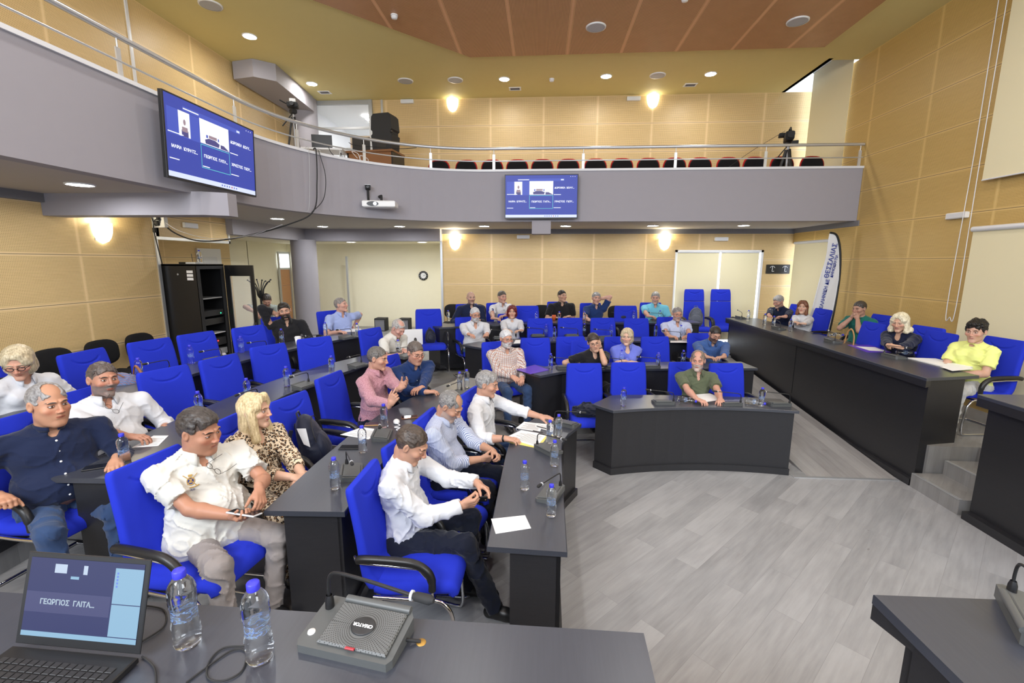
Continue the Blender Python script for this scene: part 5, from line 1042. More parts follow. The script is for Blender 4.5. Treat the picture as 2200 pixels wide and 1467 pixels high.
    if cx_: chair_px(cx_[0], cx_[1], lvl, g('ch', heading), 'blue armchair under the '+short_(label))
    elif g('chair', 1): chair(root_xy[0]-.02*math.cos(math.radians(heading)), root_xy[1]-.02*math.sin(math.radians(heading)), lvl, g('ch', heading), 'blue armchair under the '+short_(label))
    def on_shirt(x, z, d=(0, -1, 0)): 
        q = chest+T @ TB @ A(x, .35, z); return raycast(shirt, q, T @ TB @ A(*d))
    J['on_shirt'] = on_shirt
    for s in g('watch', ()):
        S, E_, W_, hd, n, d_ = arms[s]; u = unit(W_-E_); c = W_-u*.012; m = MB(); Rw = Vector(u).to_track_quat('Z', 'Y').to_matrix().to_4x4(); m.lathe([(.029, -.008), (.031, -.008), (.031, .008), (.029, .008)], 20, M=Matrix.Translation(c) @ Rw); m.build('watch', g('watch_mat', M_['black']), root)
    return J
def pv(J, s, off=(0, 0, 0)):                # a point in front of the palm, world space
    S, E_, W_, hd, n, d_ = J['arms'][s]; lat = np.cross(hd, n) if s > 0 else np.cross(n, hd); p = W_+hd*off[0]+lat*off[1]+n*off[2]; return p, hd, n, lat
def phone(parent_J, s, off=(.085, 0, .028), size=(.075, .155, .009), label='phone', tilt=0, caseM=None, name='smartphone', ang=0, flip=1):
    p, hd, n, lat = pv(parent_J, s, off); root = parent_J['root']; Mw = Matrix.Translation(root.location) @ Matrix.Rotation(root.rotation_euler.z, 4, 'Z'); y = Vector(hd*math.cos(math.radians(ang))+lat*math.sin(math.radians(ang))); z = Vector(n*flip); x = y.cross(z); Ml = Matrix(((x.x, y.x, z.x, p[0]), (x.y, y.y, z.y, p[1]), (x.z, y.z, z.z, p[2]), (0, 0, 0, 1)))
    o = empty(name, label=label, cat='phone'); o.matrix_world = Mw @ Ml; m = MB(); m.cbox((0, 0, 0), size, bev=.003); m.build('case', caseM or M_['black'], o); m = MB(); m.cbox((0, 0, size[2]/2+.0004), (size[0]-.008, size[1]-.010, .0008)); m.build('screen', M_['screen_off'], o); return o
M_['screen_off'] = plain('dark_glass', (.012, .014, .02, 1), .08)
# ---------------------------------------------------------------- the people
C_ = dict(white=cloth('white_cotton', (.66, .67, .70)), cream=cloth('cream_pique', (.66, .65, .60)), navy=cloth('navy_linen', (.010, .017, .050)), blue=cloth('dark_blue_cotton', (.012, .035, .13)), black=cloth('black_cotton', (.012, .012, .015)), pink=cloth('pink_micro_pattern', (.50, .27, .31), 'micro', (.25, .06, .10)),
          striped=cloth('blue_pinstripe', (.62, .66, .76), 'stripes', (.22, .26, .42), scale=.7), leo=cloth('leopard_print', (.66, .53, .37), 'leopard', rough=.6), lblue=cloth('light_blue_oxford', (.34, .42, .72)), plaid=cloth('checked_shirt', (.74, .66, .58), 'plaid'), grey=cloth('grey_green_tee', (.30, .34, .31)), sky=cloth('sky_blue_polo', (.16, .50, .66)),
          peri=cloth('periwinkle_blouse', (.15, .19, .66), rough=.6), denim=cloth('denim_blue_shirt', (.05, .11, .30)), olive=cloth('olive_polo', (.105, .125, .075)), green=cloth('bottle_green_tee', (.015, .16, .13)), yellow=cloth('lemon_blouse', (.80, .86, .28), rough=.7), blazer=cloth('navy_blazer', (.008, .012, .035)),
          wblue=cloth('white_blue_stripe', (.60, .64, .78), 'stripes', (.42, .48, .72), scale=.8), jean=cloth('jeans', (.03, .06, .14)), dpant=cloth('navy_trousers', (.008, .011, .024)), khaki=cloth('taupe_trousers', (.29, .26, .25)), bpant=cloth('black_trousers', (.01, .01, .012)), ltro=cloth('light_trousers', (.5, .5, .5)))
TAN = (.50, .255, .155); FAIR = (.60, .36, .25); RUD = (.55, .29, .20); PALE = (.66, .42, .31)
def on(px_, py_, z, **k): d = dict(px=(px_, py_, z), hd=(-.45, .9, -.08), n=(0, 0, -1)); d.update(k); return d
REST = dict(w=(.10, .40, .80), hd=(-.8, .6, -.05), n=(0, 0, -1), curl=(18, 25, 15)); LAP = dict(w=(.08, .30, .66), hd=(-.6, .8, -.2), n=(0, 0, -1))
P = {}
P[1] = person('person with blonde chin length hair and glasses in white, at the left edge', 40, 778, .45, -12, dict(shirt=C_['white'], pants=C_['jean'], hair='bob', hair_col=(.62, .53, .36), hair_dark=(.30, .24, .14), fem=1, head=(40, 24, 0), glasses=1, gthick=.0026, skin=RUD, eye='down', lean=2, hunch=18, armR=on(60, 860, 1.24), armL=on(95, 845, 1.24), seed=3, ch=0), 1)
P[2] = person('balding person in a navy shirt with white buttons, seated at the left edge', 105, 868, .30, -30, dict(shirt=C_['navy'], pants=C_['jean'], hair='receding', hair_col=(.33, .32, .31), hair_dark=(.13, .12, .12), brow_col=(.10, .08, .07), belly=.09, wide=1.2, size=1.03, hs=1.07, head=(-16, 4, 0), chubby=1, skin=TAN, lean=-4, hunch=10, sleeve='rolled', collar='band', vneck=.035, gap=14, neckr=.060, armR=dict(w=(.27, .16, .72), hd=(-.1, 1, -.1), n=(0, 0, -1), curl=(70, 80, 40), pole=(.6, -.8, -.2)), armL=dict(w=(.22, .30, .80), hd=(-.3, .9, -.2), n=(0, 0, -1)), seed=5, ch=-5), 2)
P[3] = person('person with dark hair and grey beard in a white shirt, glasses on the collar', 222, 815, .30, -28, dict(shirt=C_['white'], pants=C_['jean'], hair='short', hair_col=(.13, .10, .085), hair_dark=(.05, .04, .035), vol=.8, stubble=.95, beard_col=(.15, .135, .125), brow_col=(.04, .03, .025), skin=(.47, .23, .15), belly=.08, wide=1.18, size=1.03, hs=1.05, head=(-6, 0, -3), lean=-16, hunch=12, sleeve='rolled', vneck=.07, neckr=.058, armR=on(300, 948, 1.10, hd=(-.7, .7, -.1)), armL=dict(w=(.28, .18, .73), hd=(0, 1, -.4), n=(0, 0, -1), pole=(.5, -.6, -.6)), seed=7, ch=-3), 2)
P[4] = person('heavy dark haired person in a cream polo shirt holding a phone over their lap', 430, 925, .15, -30, dict(shirt=C_['cream'], pants=C_['khaki'], hair='thick', hair_col=(.075, .062, .055), hair_dark=(.022, .018, .016), vol=.85, brow_col=(.03, .025, .02), skin=(.46, .225, .14), belly=.12, wide=1.16, size=1.05, hs=1.12, chubby=1, jaw=1.12, head=(-22, 14, 4), eye='half', lean=-9, hunch=12, sleeve='short', untucked=1, vneck=.06, neckr=.064, kneeR=(.15, .46, .53), kneeL=(.20, .45, .53), ankR=(.14, .50, .085), armR=dict(w=(.02, .40, .76), hd=(-.15, 1, .05), n=(-.3, 0, 1), curl=(28, 45, 30), thumb=(25, 30), pole=(.9, -.5, -.9)), armL=dict(w=(.13, .42, .86), hd=(-.35, .8, -.55), n=(-.6, 0, -.8), curl=(40, 55, 30), idx=(30, 35, 20), pole=(.8, -.3, -.7)), seed=11, chp=(312, 980), ch=-8, fold=.0072), 2)
P[5] = person('person with long blonde hair in a leopard print dress, hands joined over the lap', 548, 882, .15, -24, dict(shirt=C_['leo'], dress=1, hair='long', len=.21, vol=1.02, hair_col=(.74, .60, .36), hair_dark=(.40, .29, .14), fem=1, head=(-26, 2, 0), skin=FAIR, lips=(.55, .18, .18), brow_col=(.20, .12, .07), lean=-8, hunch=8, sleeve='rolled', collar=None, vneck=.075, armR=dict(w=(.02, .38, .74), hd=(-.5, .85, -.2), n=(-.2, 0, -1), curl=(25, 35, 20)), armL=dict(w=(.06, .40, .72), hd=(-.85, .5, 0), n=(0, -.2, -1), curl=(25, 35, 20)), seed=13, chp=(482, 896), ch=-4, fold=.008, size=.98), 2)
P[6] = person('dark haired person in white shirt and navy trousers looking down at a phone', 885, 955, 0, -4, dict(shirt=C_['white'], pants=C_['dpant'], hair='short', hair_col=(.085, .06, .045), hair_dark=(.03, .022, .017), vol=.85, hl=.004, brow_col=(.04, .025, .02), skin=(.50, .27, .18), head=(2, 30, 0), hs=1.03, eye='down', lean=-9, hunch=18, chp=(780, 1013), wide=1.10, size=1.06, belly=.03, armR=dict(w=(.06, .40, .79), hd=(-.3, .95, .1), n=(-.9, 0, .5), curl=(38, 50, 30), thumb=(20, 25), pole=(.5, -.6, -.9)), armL=dict(w=(.09, .47, .88), hd=(-.35, .85, -.25), n=(-.5, 0, -.8), curl=(30, 45, 30), idx=(18, 22, 12), pole=(.6, -.5, -.8)), watch=(-1,), watch_mat=M_['steel'], kneeR=(.10, .44, .54), kneeL=(.12, .42, .60), ankR=(.08, .62, .085), ankL=(.10, .40, .09), seed=17, ch=0, fold=.0072), 2)
P[7] = person('grey haired person in a pinstriped shirt bent over a black phone wallet', 968, 872, 0, -10, dict(shirt=C_['striped'], pants=C_['dpant'], hair='receding', hair_col=(.26, .25, .24), hair_dark=(.08, .075, .07), brow_col=(.12, .11, .10), stubble=.55, beard_col=(.35, .33, .31), moustache=1.2, skin=(.48, .26, .17), head=(8, 34, 0), hs=1.04, eye='down', lean=-10, hunch=22, chp=(912, 888), size=1.05, wide=1.14, belly=.06, sleeve='rolled', vneck=.08, armR=dict(w=(.04, .34, .72), hd=(-.4, .9, -.05), n=(-.8, 0, .4), curl=(40, 55, 30)), armL=dict(w=(.04, .42, .77), hd=(-.5, .75, -.2), n=(-.6, 0, -.6), curl=(45, 55, 30)), seed=19, ch=-8), 2)
P[8] = person('grey haired person in a white shirt resting one arm along the front left desk', 1047, 825, 0, -14, dict(shirt=C_['white'], pants=C_['jean'], hair='thick', hair_col=(.34, .33, .32), hair_dark=(.12, .115, .11), vol=.8, brow_col=(.10, .08, .07), skin=(.53, .29, .20), head=(-4, 12, 0), hs=1.02, lean=-4, hunch=10, chp=(1006, 838), size=1.05, wide=1.10, sleeve='rolled', vneck=.06, armR=on(1085, 942, .80, hd=(-.1, 1, -.05)), armL=on(1172, 899, .80, hd=(.1, 1, -.05), curl=(8, 12, 8), spread=.2), watch=(1,), seed=23, ch=-14), 2)
P[9] = person('grey haired person in a pink patterned shirt speaking with raised hands', 812, 770, .15, -10, dict(shirt=C_['pink'], pants=C_['dpant'], hair='short', hair_col=(.16, .145, .13), hair_dark=(.06, .055, .05), brow_col=(.04, .03, .025), skin=(.53, .29, .20), head=(-4, 10, 0), jaw=1.05, lean=-2, hunch=10, chp=(706, 803), size=1.08, wide=1.14, belly=.04, vneck=.05, armR=dict(px=(838, 868, 1.02), hd=(-.1, .6, .9), n=(-1, 0, .2), curl=(60, 70, 40), idx=(5, 8, 5)), armL=dict(px=(893, 872, 1.04), hd=(-.1, .8, .55), n=(-.7, -.2, .6), curl=(18, 25, 15), spread=.2), seed=29, ch=-8), 2)
P[10] = person('person in glasses and a dark blue shirt leaning on the second left desk', 893, 758, .15, -42, dict(shirt=C_['blue'], pants=C_['dpant'], hair='short', hair_col=(.15, .12, .10), hair_dark=(.06, .05, .045), brow_col=(.08, .06, .05), glasses=1, skin=RUD, chubby=1, jaw=1.08, hs=1.04, eye='half', head=(2, 16, 0), lean=12, hunch=10, size=1.06, wide=1.2, belly=.06, vneck=.04, armR=on(915, 842, .95, hd=(-.8, .5, 0)), armL=on(905, 838, .97, hd=(-.9, .2, 0)), seed=31, ch=-24), 2)
P[11] = person('grey haired person in a white zip polo writing with the head bowed', 856, 705, .30, -24, dict(shirt=C_['cream'], pants=C_['dpant'], hair='short', hair_col=(.48, .46, .43), hair_dark=(.22, .21, .20), baldtop=1, skin=(.60, .33, .26), head=(6, 34, 0), eye='down', lean=12, hunch=18, wide=1.1, sleeve='short', armR=on(858, 762, 1.09), armL=on(868, 752, 1.09), seed=37, ch=-24), 1)
P[12] = person('grey haired person in a light blue short sleeved shirt looking up to the side', 733, 655, .45, -36, dict(shirt=C_['lblue'], pants=C_['dpant'], hair='short', hair_col=(.30, .27, .25), hair_dark=(.12, .11, .10), vol=.7, skin=(.60, .34, .26), head=(-32, -6, 0), lean=-2, size=1.05, wide=1.1, belly=.03, sleeve='short', armR=on(728, 712, 1.24), armL=on(762, 700, 1.24), seed=41, ch=-30), 1)
P[13] = person('bearded dark haired person in a black shirt with a hand behind the neck', 611, 668, .45, -48, dict(shirt=C_['black'], pants=C_['bpant'], hair='thick', hair_col=(.03, .025, .02), hair_dark=(.01, .008, .007), vol=.75, beard='full', beard_col=(.025, .02, .018), brow_col=(.015, .01, .01), skin=(.52, .30, .21), head=(12, 6, 8), lean=-10, hunch=12, size=1.05, wide=1.12, vneck=.09, sleeve='rolled', armR=dict(hl=(.095, -.03, -.045), hd=(-.6, -.5, .3), n=(-1, 0, 0), curl=(40, 50, 30), pole=(1.2, .3, -.7)), armL=dict(w=(.20, .30, .74), hd=(0, 1, -.3), n=(0, 0, -1)), seed=43, ch=-35), 1)
P[14] = person('short haired person in a grey green t-shirt bending down behind the open rack door', 573, 645, .45, -42, dict(shirt=C_['grey'], pants=C_['bpant'], hair='short', hair_col=(.05, .04, .035), hair_dark=(.02, .016, .014), stubble=.7, beard_col=(.04, .03, .03), skin=(.52, .30, .22), hip=.62, lean=30, hunch=14, head=(10, 34, 0), eye='down', sleeve='short', collar='crew', vneck=0, untucked=1, chair=0, kneeR=(.12, .10, .48), kneeL=(.12, .10, .48), ankR=(.12, -.02, .085), ankL=(.12, -.02, .085), armR=dict(w=(.24, .46, .93), hd=(-.2, .6, -.7), n=(-.5, 0, -.7), pole=(1, .1, .5)), armL=dict(w=(.16, .50, .86), hd=(0, .6, -.8), n=(0, 0, -1)), seed=47), 1)
P[15] = person('person with white hair, beard and glasses in a white shirt at the desk corner', 1021, 676, .30, -66, dict(shirt=C_['white'], pants=cloth('light_jeans', (.10, .20, .36)), hair='short', hair_col=(.62, .62, .62), hair_dark=(.35, .35, .36), beard='full', beard_col=(.55, .55, .55), brow_col=(.2, .2, .2), glasses=1, skin=RUD, head=(-6, 8, 0), lean=4, hunch=8, wide=1.12, belly=.06, vneck=.09, armR=on(1025, 742, 1.12), armL=on(1052, 740, 1.11), seed=53, ch=-60), 1)
P[16] = person('person with red bobbed hair in a white top', 1100, 670, .30, -80, dict(shirt=C_['white'], pants=C_['bpant'], hair='bob', vol=1.02, hair_col=(.17, .012, .012), hair_dark=(.05, .004, .004), fem=1, brow_col=(.05, .02, .015), lips=(.5, .12, .12), skin=FAIR, head=(4, 0, 0), lean=-2, collar=None, vneck=.03, armR=on(1092, 728, 1.10, hd=(-.9, .4, 0)), armL=on(1122, 724, 1.10, hd=(-.9, .3, 0)), seed=59, ch=-78, size=.96), 1)
P[17] = person('bald person in a navy shirt in the rear right row', 1012, 640, .45, -66, dict(shirt=C_['navy'], pants=C_['bpant'], hair='bald', hair_col=(.10, .08, .07), stubble=.35, brow_col=(.04, .03, .03), skin=(.53, .33, .25), head=(0, 2, 0), lean=-2, wide=1.12, belly=.04, vneck=.05, armR=on(985, 690, 1.25, hd=(-.8, .5, 0)), armL=on(1030, 688, 1.25, hd=(-.8, .4, 0)), hip=.55, size=1.06, seed=61, ch=-68), 0)
P[18] = person('person in a white polo with a large number three on the sleeve', 1079, 638, .45, -58, dict(shirt=C_['white'], pants=C_['bpant'], hair='short', hair_col=(.10, .085, .07), hair_dark=(.04, .035, .03), skin=(.55, .31, .23), head=(-4, 4, 0), eye='half', lean=-2, sleeve='short', vneck=.06, armR=on(1060, 690, 1.26, hd=(-.7, .6, 0)), armL=on(1080, 690, 1.26, hd=(-.9, .2, 0)), hip=.55, size=1.06, seed=67, ch=-70), 0)
P[19] = person('dark haired person in a black polo with a pen in the rear right row', 1208, 636, .45, -76, dict(shirt=C_['black'], pants=C_['bpant'], hair='short', vol=.9, hair_col=(.018, .014, .012), brow_col=(.015, .012, .01), skin=(.50, .30, .21), head=(-20, -2, 0), lean=2, wide=1.15, sleeve='short', vneck=.05, armR=on(1190, 682, 1.25, hd=(-.9, .4, 0)), armL=on(1222, 680, 1.25, hd=(-.9, .4, 0)), hip=.55, size=1.06, seed=71, ch=-80), 0)
P[20] = person('grey haired person in a navy shirt with a hand behind the head', 1281, 641, .45, -74, dict(shirt=C_['blue'], pants=C_['bpant'], hair='thick', hair_col=(.38, .37, .36), hair_dark=(.14, .135, .13), vol=.8, brow_col=(.06, .05, .045), skin=(.55, .32, .24), head=(6, 2, -4), lean=-4, sleeve='short', vneck=.06, armL=dict(hl=(.075, -.085, -.02), hd=(-.6, -.3, .4), n=(-.6, 1, 0), curl=(35, 45, 25), pole=(1.2, .6, .1)), armR=on(1268, 688, 1.25, hd=(-.9, .4, 0)), hip=.55, size=1.01, seed=73, ch=-80), 0)
P[21] = person('grey haired person in a sky blue polo at the right of the rear row', 1408, 640, .45, -92, dict(shirt=C_['sky'], pants=C_['bpant'], hair='thick', hair_col=(.40, .39, .37), hair_dark=(.16, .155, .15), vol=.8, stubble=.4, beard_col=(.4, .38, .36), brow_col=(.1, .09, .08), skin=(.56, .31, .23), head=(12, 8, 0), lean=-6, wide=1.15, belly=.06, sleeve='short', vneck=.05, armR=on(1400, 690, 1.25, hd=(-.9, .4, 0)), armL=on(1432, 684, 1.25, hd=(-.9, .4, 0)), hip=.55, size=1.02, seed=79, ch=-88), 0)
P[22] = person('person with white hair and glasses in a checked shirt and jeans at the desk end', 1088, 728, .15, -64, dict(shirt=C_['plaid'], pants=C_['jean'], hair='short', vol=1.3, hair_col=(.68, .68, .69), hair_dark=(.42, .42, .44), beard='full', beard_col=(.60, .60, .60), glasses=1, brow_col=(.4, .4, .4), skin=RUD, head=(-6, 4, 0), lean=-6, hunch=10, wide=1.14, belly=.08, armR=dict(w=(.04, .34, .70), hd=(-.4, .9, -.3), n=(-.4, 0, -.8), curl=(25, 35, 20)), armL=dict(w=(.10, .36, .68), hd=(-.5, .8, -.3), n=(0, 0, -1)), kneeL=(.15, .42, .52), kneeR=(.14, .42, .52), seed=83, ch=-62), 1)
P[23] = person('person with dark hair and glasses in a black top, cheek on one hand', 1276, 735, .15, -76, dict(shirt=C_['black'], pants=C_['bpant'], hair='crop', vol=3.0, hair_col=(.055, .04, .03), hair_dark=(.02, .015, .012), fem=1, glasses=1, wide=1.12, skin=FAIR, chubby=1, head=(10, 12, 14), lean=6, hunch=12, sleeve='short', collar=None, vneck=.08, armL=dict(hl=(.066, .045, -.085), hd=(-.1, .15, 1), n=(-.9, -.4, 0), curl=(35, 50, 30), pole=(.3, .5, -1.2)), armR=on(1248, 780, .96, hd=(-.9, .4, 0)), watch=(-1,), seed=89, ch=-80, size=.96), 1)
P[24] = person('person with a blonde bob in a periwinkle blouse with folded arms', 1347, 723, .15, -84, dict(shirt=C_['peri'], pants=C_['jean'], hair='bob', vol=.98, hair_col=(.60, .50, .33), hair_dark=(.32, .25, .15), fem=1, wide=1.12, skin=PALE, lips=(.55, .22, .2), head=(22, 4, 0), lean=6, hunch=6, sleeve='rolled', vneck=.09, armR=on(1356, 778, .96, hd=(-.95, .1, 0)), armL=on(1338, 776, .97, hd=(-.95, .1, 0)), watch=(1,), seed=97, ch=-82, size=.96), 1)
P[25] = person('person with glasses and a grey moustache in a pale striped shirt', 1455, 675, .30, -86, dict(shirt=C_['wblue'], pants=C_['bpant'], hair='short', vol=.7, hair_col=(.30, .28, .27), hair_dark=(.12, .11, .11), stubble=.5, moustache=1.6, beard_col=(.34, .33, .32), glasses=1, skin=RUD, head=(2, 6, 0), lean=-4, wide=1.12, belly=.05, sleeve='short', vneck=.08, armR=on(1442, 730, 1.10, hd=(-.9, .4, 0)), armL=on(1482, 730, 1.10, hd=(-.8, .4, 0)), seed=101, ch=-84), 1)
P[26] = person('person with dark hair, beard and glasses in a denim blue shirt looking down', 1536, 718, .15, -92, dict(shirt=C_['denim'], pants=C_['jean'], hair='crop', vol=1.6, hair_col=(.035, .028, .024), stubble=.9, beard_col=(.04, .033, .03), brow_col=(.02, .015, .015), glasses=1, skin=(.50, .28, .20), head=(-4, 26, -4), eye='down', lean=8, hunch=16, wide=1.16, sleeve='rolled', armR=on(1528, 780, .96, hd=(-.9, .4, 0)), armL=on(1552, 778, .96, hd=(-.9, .4, 0)), seed=103, ch=-86), 1)
P[27] = person('person in an olive polo with collar length grey hair seated at the curved desk', 1499, 775, 0, -88, dict(shirt=C_['olive'], pants=C_['bpant'], hair='receding', vol=1.6, hl=-.028, hair_col=(.26, .20, .16), hair_dark=(.10, .08, .065), stubble=.75, beard_col=(.50, .47, .44), brow_col=(.14, .10, .08), skin=(.58, .31, .23), head=(24, 2, 0), lean=-4, hunch=8, sleeve='short', vneck=.08, armR=on(1497, 858, .80, hd=(-.5, .9, 0)), armL=on(1548, 858, .80, hd=(-.3, .9, 0)), ankR=(.14, .22, .085), ankL=(.14, .22, .085), kneeR=(.15, .38, .515), kneeL=(.15, .38, .515), wide=1.06, seed=107, ch=-84), 2)
P[28] = person('grey haired person in navy with a striped shoulder at the podium far end', 1672, 648, .45, 206, dict(shirt=C_['navy'], pants=C_['bpant'], hair='thick', vol=.85, hair_col=(.42, .41, .40), hair_dark=(.18, .175, .17), stubble=.4, beard_col=(.3, .29, .28), skin=(.56, .31, .23), head=(0, 24, 0), eye='down', lean=8, hunch=12, wide=1.12, sleeve='rolled', armR=on(1640, 698, 1.23, hd=(-.8, .6, 0)), armL=on(1655, 706, 1.23, hd=(-.8, .6, 0)), seed=109, ch=190), 1)
P[29] = person('person with long auburn hair in a white blouse at the podium', 1725, 660, .45, 206, dict(shirt=C_['white'], pants=C_['bpant'], hair='long', len=.09, vol=.9, hair_col=(.21, .075, .03), hair_dark=(.08, .025, .012), fem=1, lips=(.55, .1, .1), skin=PALE, head=(-24, -2, 0), lean=6, hunch=6, collar='crew', vneck=0, armR=on(1706, 716, 1.23, hd=(-.95, .3, 0)), armL=on(1700, 712, 1.24, hd=(-.95, .2, 0)), seed=113, ch=184, size=.88), 1)
P[30] = person('person in a bottle green t-shirt with both hands in front of the mouth', 1846, 663, .45, 200, dict(shirt=C_['green'], pants=C_['bpant'], hair='short', vol=.9, hair_col=(.07, .06, .055), hair_dark=(.03, .026, .023), skin=(.46, .26, .19), head=(0, 10, 0), lean=6, hunch=10, wide=1.12, sleeve='short', collar='crew', vneck=0, armR=dict(hl=(.045, .105, -.135), hd=(-.45, .15, .85), n=(-.5, -.7, 0), curl=(35, 50, 30), pole=(.6, .5, -1)), armL=dict(hl=(.055, .110, -.140), hd=(-.55, .05, .8), n=(-.5, -.7, 0), curl=(25, 40, 25), pole=(.6, .5, -1)), hip=.55, seed=127, ch=186), 1)
P[31] = person('person with wavy platinum hair in a navy blazer with clasped hands', 1934, 692, .45, 205, dict(shirt=C_['blazer'], pants=C_['dpant'], hair='long', wave=1, len=.07, vol=1.06, hair_col=(.80, .74, .55), hair_dark=(.48, .40, .25), fem=1, wide=1.1, lips=(.5, .16, .15), skin=FAIR, head=(-8, 14, 0), eye='half', lean=8, hunch=8, collar=None, vneck=.09, armR=on(1912, 760, 1.26, hd=(-.6, .8, .15), n=(-.6, 0, -.6), curl=(35, 45, 25)), armL=on(1908, 757, 1.28, hd=(-.8, .5, .2), n=(-.5, 0, -.7), curl=(35, 45, 25)), seed=131, ch=188, size=.98), 1)
P[32] = person('person with short tousled black hair in a lemon yellow blouse', 2096, 712, .45, 200, dict(shirt=C_['yellow'], pants=C_['ltro'], hair='tousled', hair_col=(.010, .008, .008), hair_dark=(.004, .003, .003), fem=1, wide=1.08, lips=(.5, .2, .18), brow_col=(.02, .015, .012), skin=(.56, .33, .24), head=(-10, 8, 0), lean=-2, hunch=6, sleeve='short', collar=None, vneck=.02, armR=dict(w=(.05, .36, .72), hd=(-.5, .8, -.2), n=(0, 0, -1)), armL=dict(w=(.10, .34, .70), hd=(-.6, .8, -.2), n=(0, 0, -1)), seed=137, ch=184, size=.98), 2)
# ================================================================ THINGS ON AND AROUND
def LM(c, x, y, z): return Matrix(((x[0], y[0], z[0], c[0]), (x[1], y[1], z[1], c[1]), (x[2], y[2], z[2], c[2]), (0, 0, 0, 1)))
def child(name, mb, mat, par, smooth=None): return mb.build(name, mat, par)
def rect(m, x0, y0, x1, y1, z, mi=0): m.add([(x0, y0, z), (x1, y0, z), (x1, y1, z), (x0, y1, z)], [(0, 1, 2, 3)], mi)
WT = emit('screen_white', (.9, .93, 1, 1), .75); SBG = emit('screen_blue', (.045, .07, .42, 1), .62); SBG2 = emit('screen_tile', (.07, .11, .55, 1), .62); SBAR = emit('screen_bar', (.62, .68, .95, 1), .75); SCY = emit('screen_cyan', (.15, .75, .75, 1), .6); SFIG = emit('screen_figure', (.10, .09, .30, 1), .5); SSK = emit('screen_figure_light', (.45, .32, .38, 1), .5); SRED = emit('screen_red', (.5, .05, .08, 1), .6)
def tv(M, w, h, label):
    o = empty('television', label=label, cat='television'); o.matrix_world = M; W2, H2 = w/2, h/2
    m = MB(); m.box((-W2, -H2, -.045), (W2, H2, 0), bev=.006); m.build('casing', M_['black'], o); m = MB()
    for a, b in (((-W2, -H2, 0), (-W2+.014, H2, .006)), ((W2-.014, -H2, 0), (W2, H2, .006)), ((-W2+.014, H2-.014, 0), (W2-.014, H2, .006)), ((-W2+.014, -H2, 0), (W2-.014, -H2+.022, .006))): m.box(a, b)
    m.build('bezel', M_['black'], o); m = MB(); m.box((-.25, -.18, -.12), (.25, .18, -.045)); m.build('wall_bracket', M_['black'], o)
    m = MB(); u, v = w-.03, h-.038; X = lambda t: -u/2+u*t; Y = lambda t: -v/2+.004+v*t; z = .0015
    rect(m, X(0), Y(0), X(1), Y(1), z, 0); rect(m, X(.02), Y(.53), X(.33), Y(.85), z+.0004, 1); rect(m, X(.17), Y(.86), X(.82), Y(.92), z+.0004, 1)
    rect(m, X(0), Y(0), X(1), Y(.065), z+.0006, 2); rect(m, X(.125), Y(.54), X(.235), Y(.85), z+.0008, 3); rect(m, X(.335), Y(.54), X(.665), Y(.86), z+.0008, 3)
    rect(m, X(.15), Y(.54), X(.215), Y(.62), z+.0012, 5); m.add([(X(.182)+.018*math.cos(k*.52), Y(.72)+.03*math.sin(k*.52), z+.0012) for k in range(12)], [list(range(12))], 6); rect(m, X(.155), Y(.60), X(.21), Y(.66), z+.0014, 6)
    m.add([(X(.39), Y(.55), z+.0012), (X(.54), Y(.55), z+.0012), (X(.55), Y(.60), z+.0012), (X(.50), Y(.63), z+.0012), (X(.43), Y(.63), z+.0012), (X(.385), Y(.60), z+.0012)], [tuple(range(6))], 5)
    m.add([(X(.56), Y(.545), z+.0012), (X(.665), Y(.545), z+.0012), (X(.60), Y(.60), z+.0012), (X(.56), Y(.60), z+.0012)], [tuple(range(4))], 5); rect(m, X(.43), Y(.635), X(.52), Y(.675), z+.0012, 6); rect(m, X(.40), Y(.63), X(.42), Y(.67), z+.0012, 1); rect(m, X(.53), Y(.63), X(.545), Y(.67), z+.0012, 1)
    for a in (.34, .70): rect(m, X(.02), Y(a-.12 if a < .5 else .545), X(.11 if a < .5 else .165), Y((a-.12 if a < .5 else .545)+.012), z+.0016, 3)
    for a in (.225, .535): rect(m, X(.675), Y(a), X(.775), Y(a+.012), z+.0016, 3)
    rect(m, X(.345), Y(.228), X(.42), Y(.24), z+.0016, 3); rect(m, X(.175), Y(.885), X(.33), Y(.9), z+.0016, 3); rect(m, X(.77), Y(.875), X(.81), Y(.905), z+.0016, 2)
    for k in range(3): rect(m, X(.90+k*.03), Y(.955), X(.908+k*.03), Y(.968), z+.0016, 3)
    for k in range(7): rect(m, X(.55+k*.03), Y(.022), X(.562+k*.03), Y(.045), z+.001, 1 if k != 4 else 7)
    t = .006; x0, x1, y0, y1 = X(.335), X(.665), Y(.21), Y(.525)
    for a in ((x0, y0, x1, y0+t), (x0, y1-t, x1, y1), (x0, y0, x0+t, y1), (x1-t, y0, x1, y1)): rect(m, *a, z+.0014, 4)
    m.build('screen', [SBG, SBG2, SBAR, WT, SCY, SFIG, SSK, SRED], o)
    for s, x, y in (('ΜΑΡΙΑ  ΚΥΡΑΤΖ...', .17, .38), ('ΓΕΩΡΓΙΟΣ  ΓΑΙΤΑ...', .5, .375), ('ΧΡΗΣΤΟΣ  ΓΚΟΥ...', .82, .375), ('ΔΩΡΟΘΕΑ  ΚΟΛΥ...', .82, .70)): text_mesh('caption', s, .042*w/1.4, WT, o, Matrix.Translation((X(x), Y(y), z+.002)), .0003, bold=.0012)
    return o
tv(LM((-3.80, 5.385, 3.615), (0, 1, 0), (.05, 0, .9987), (.9987, 0, -.05)), 1.47, .84, 'large television with a blue video call screen on the curved gallery front')
tv(LM((-.03, 8.93, 3.565), (1, 0, 0), (0, 0, 1), (0, -1, 0)), 1.37, .80, 'television with a blue video call screen on the straight part of the gallery front')
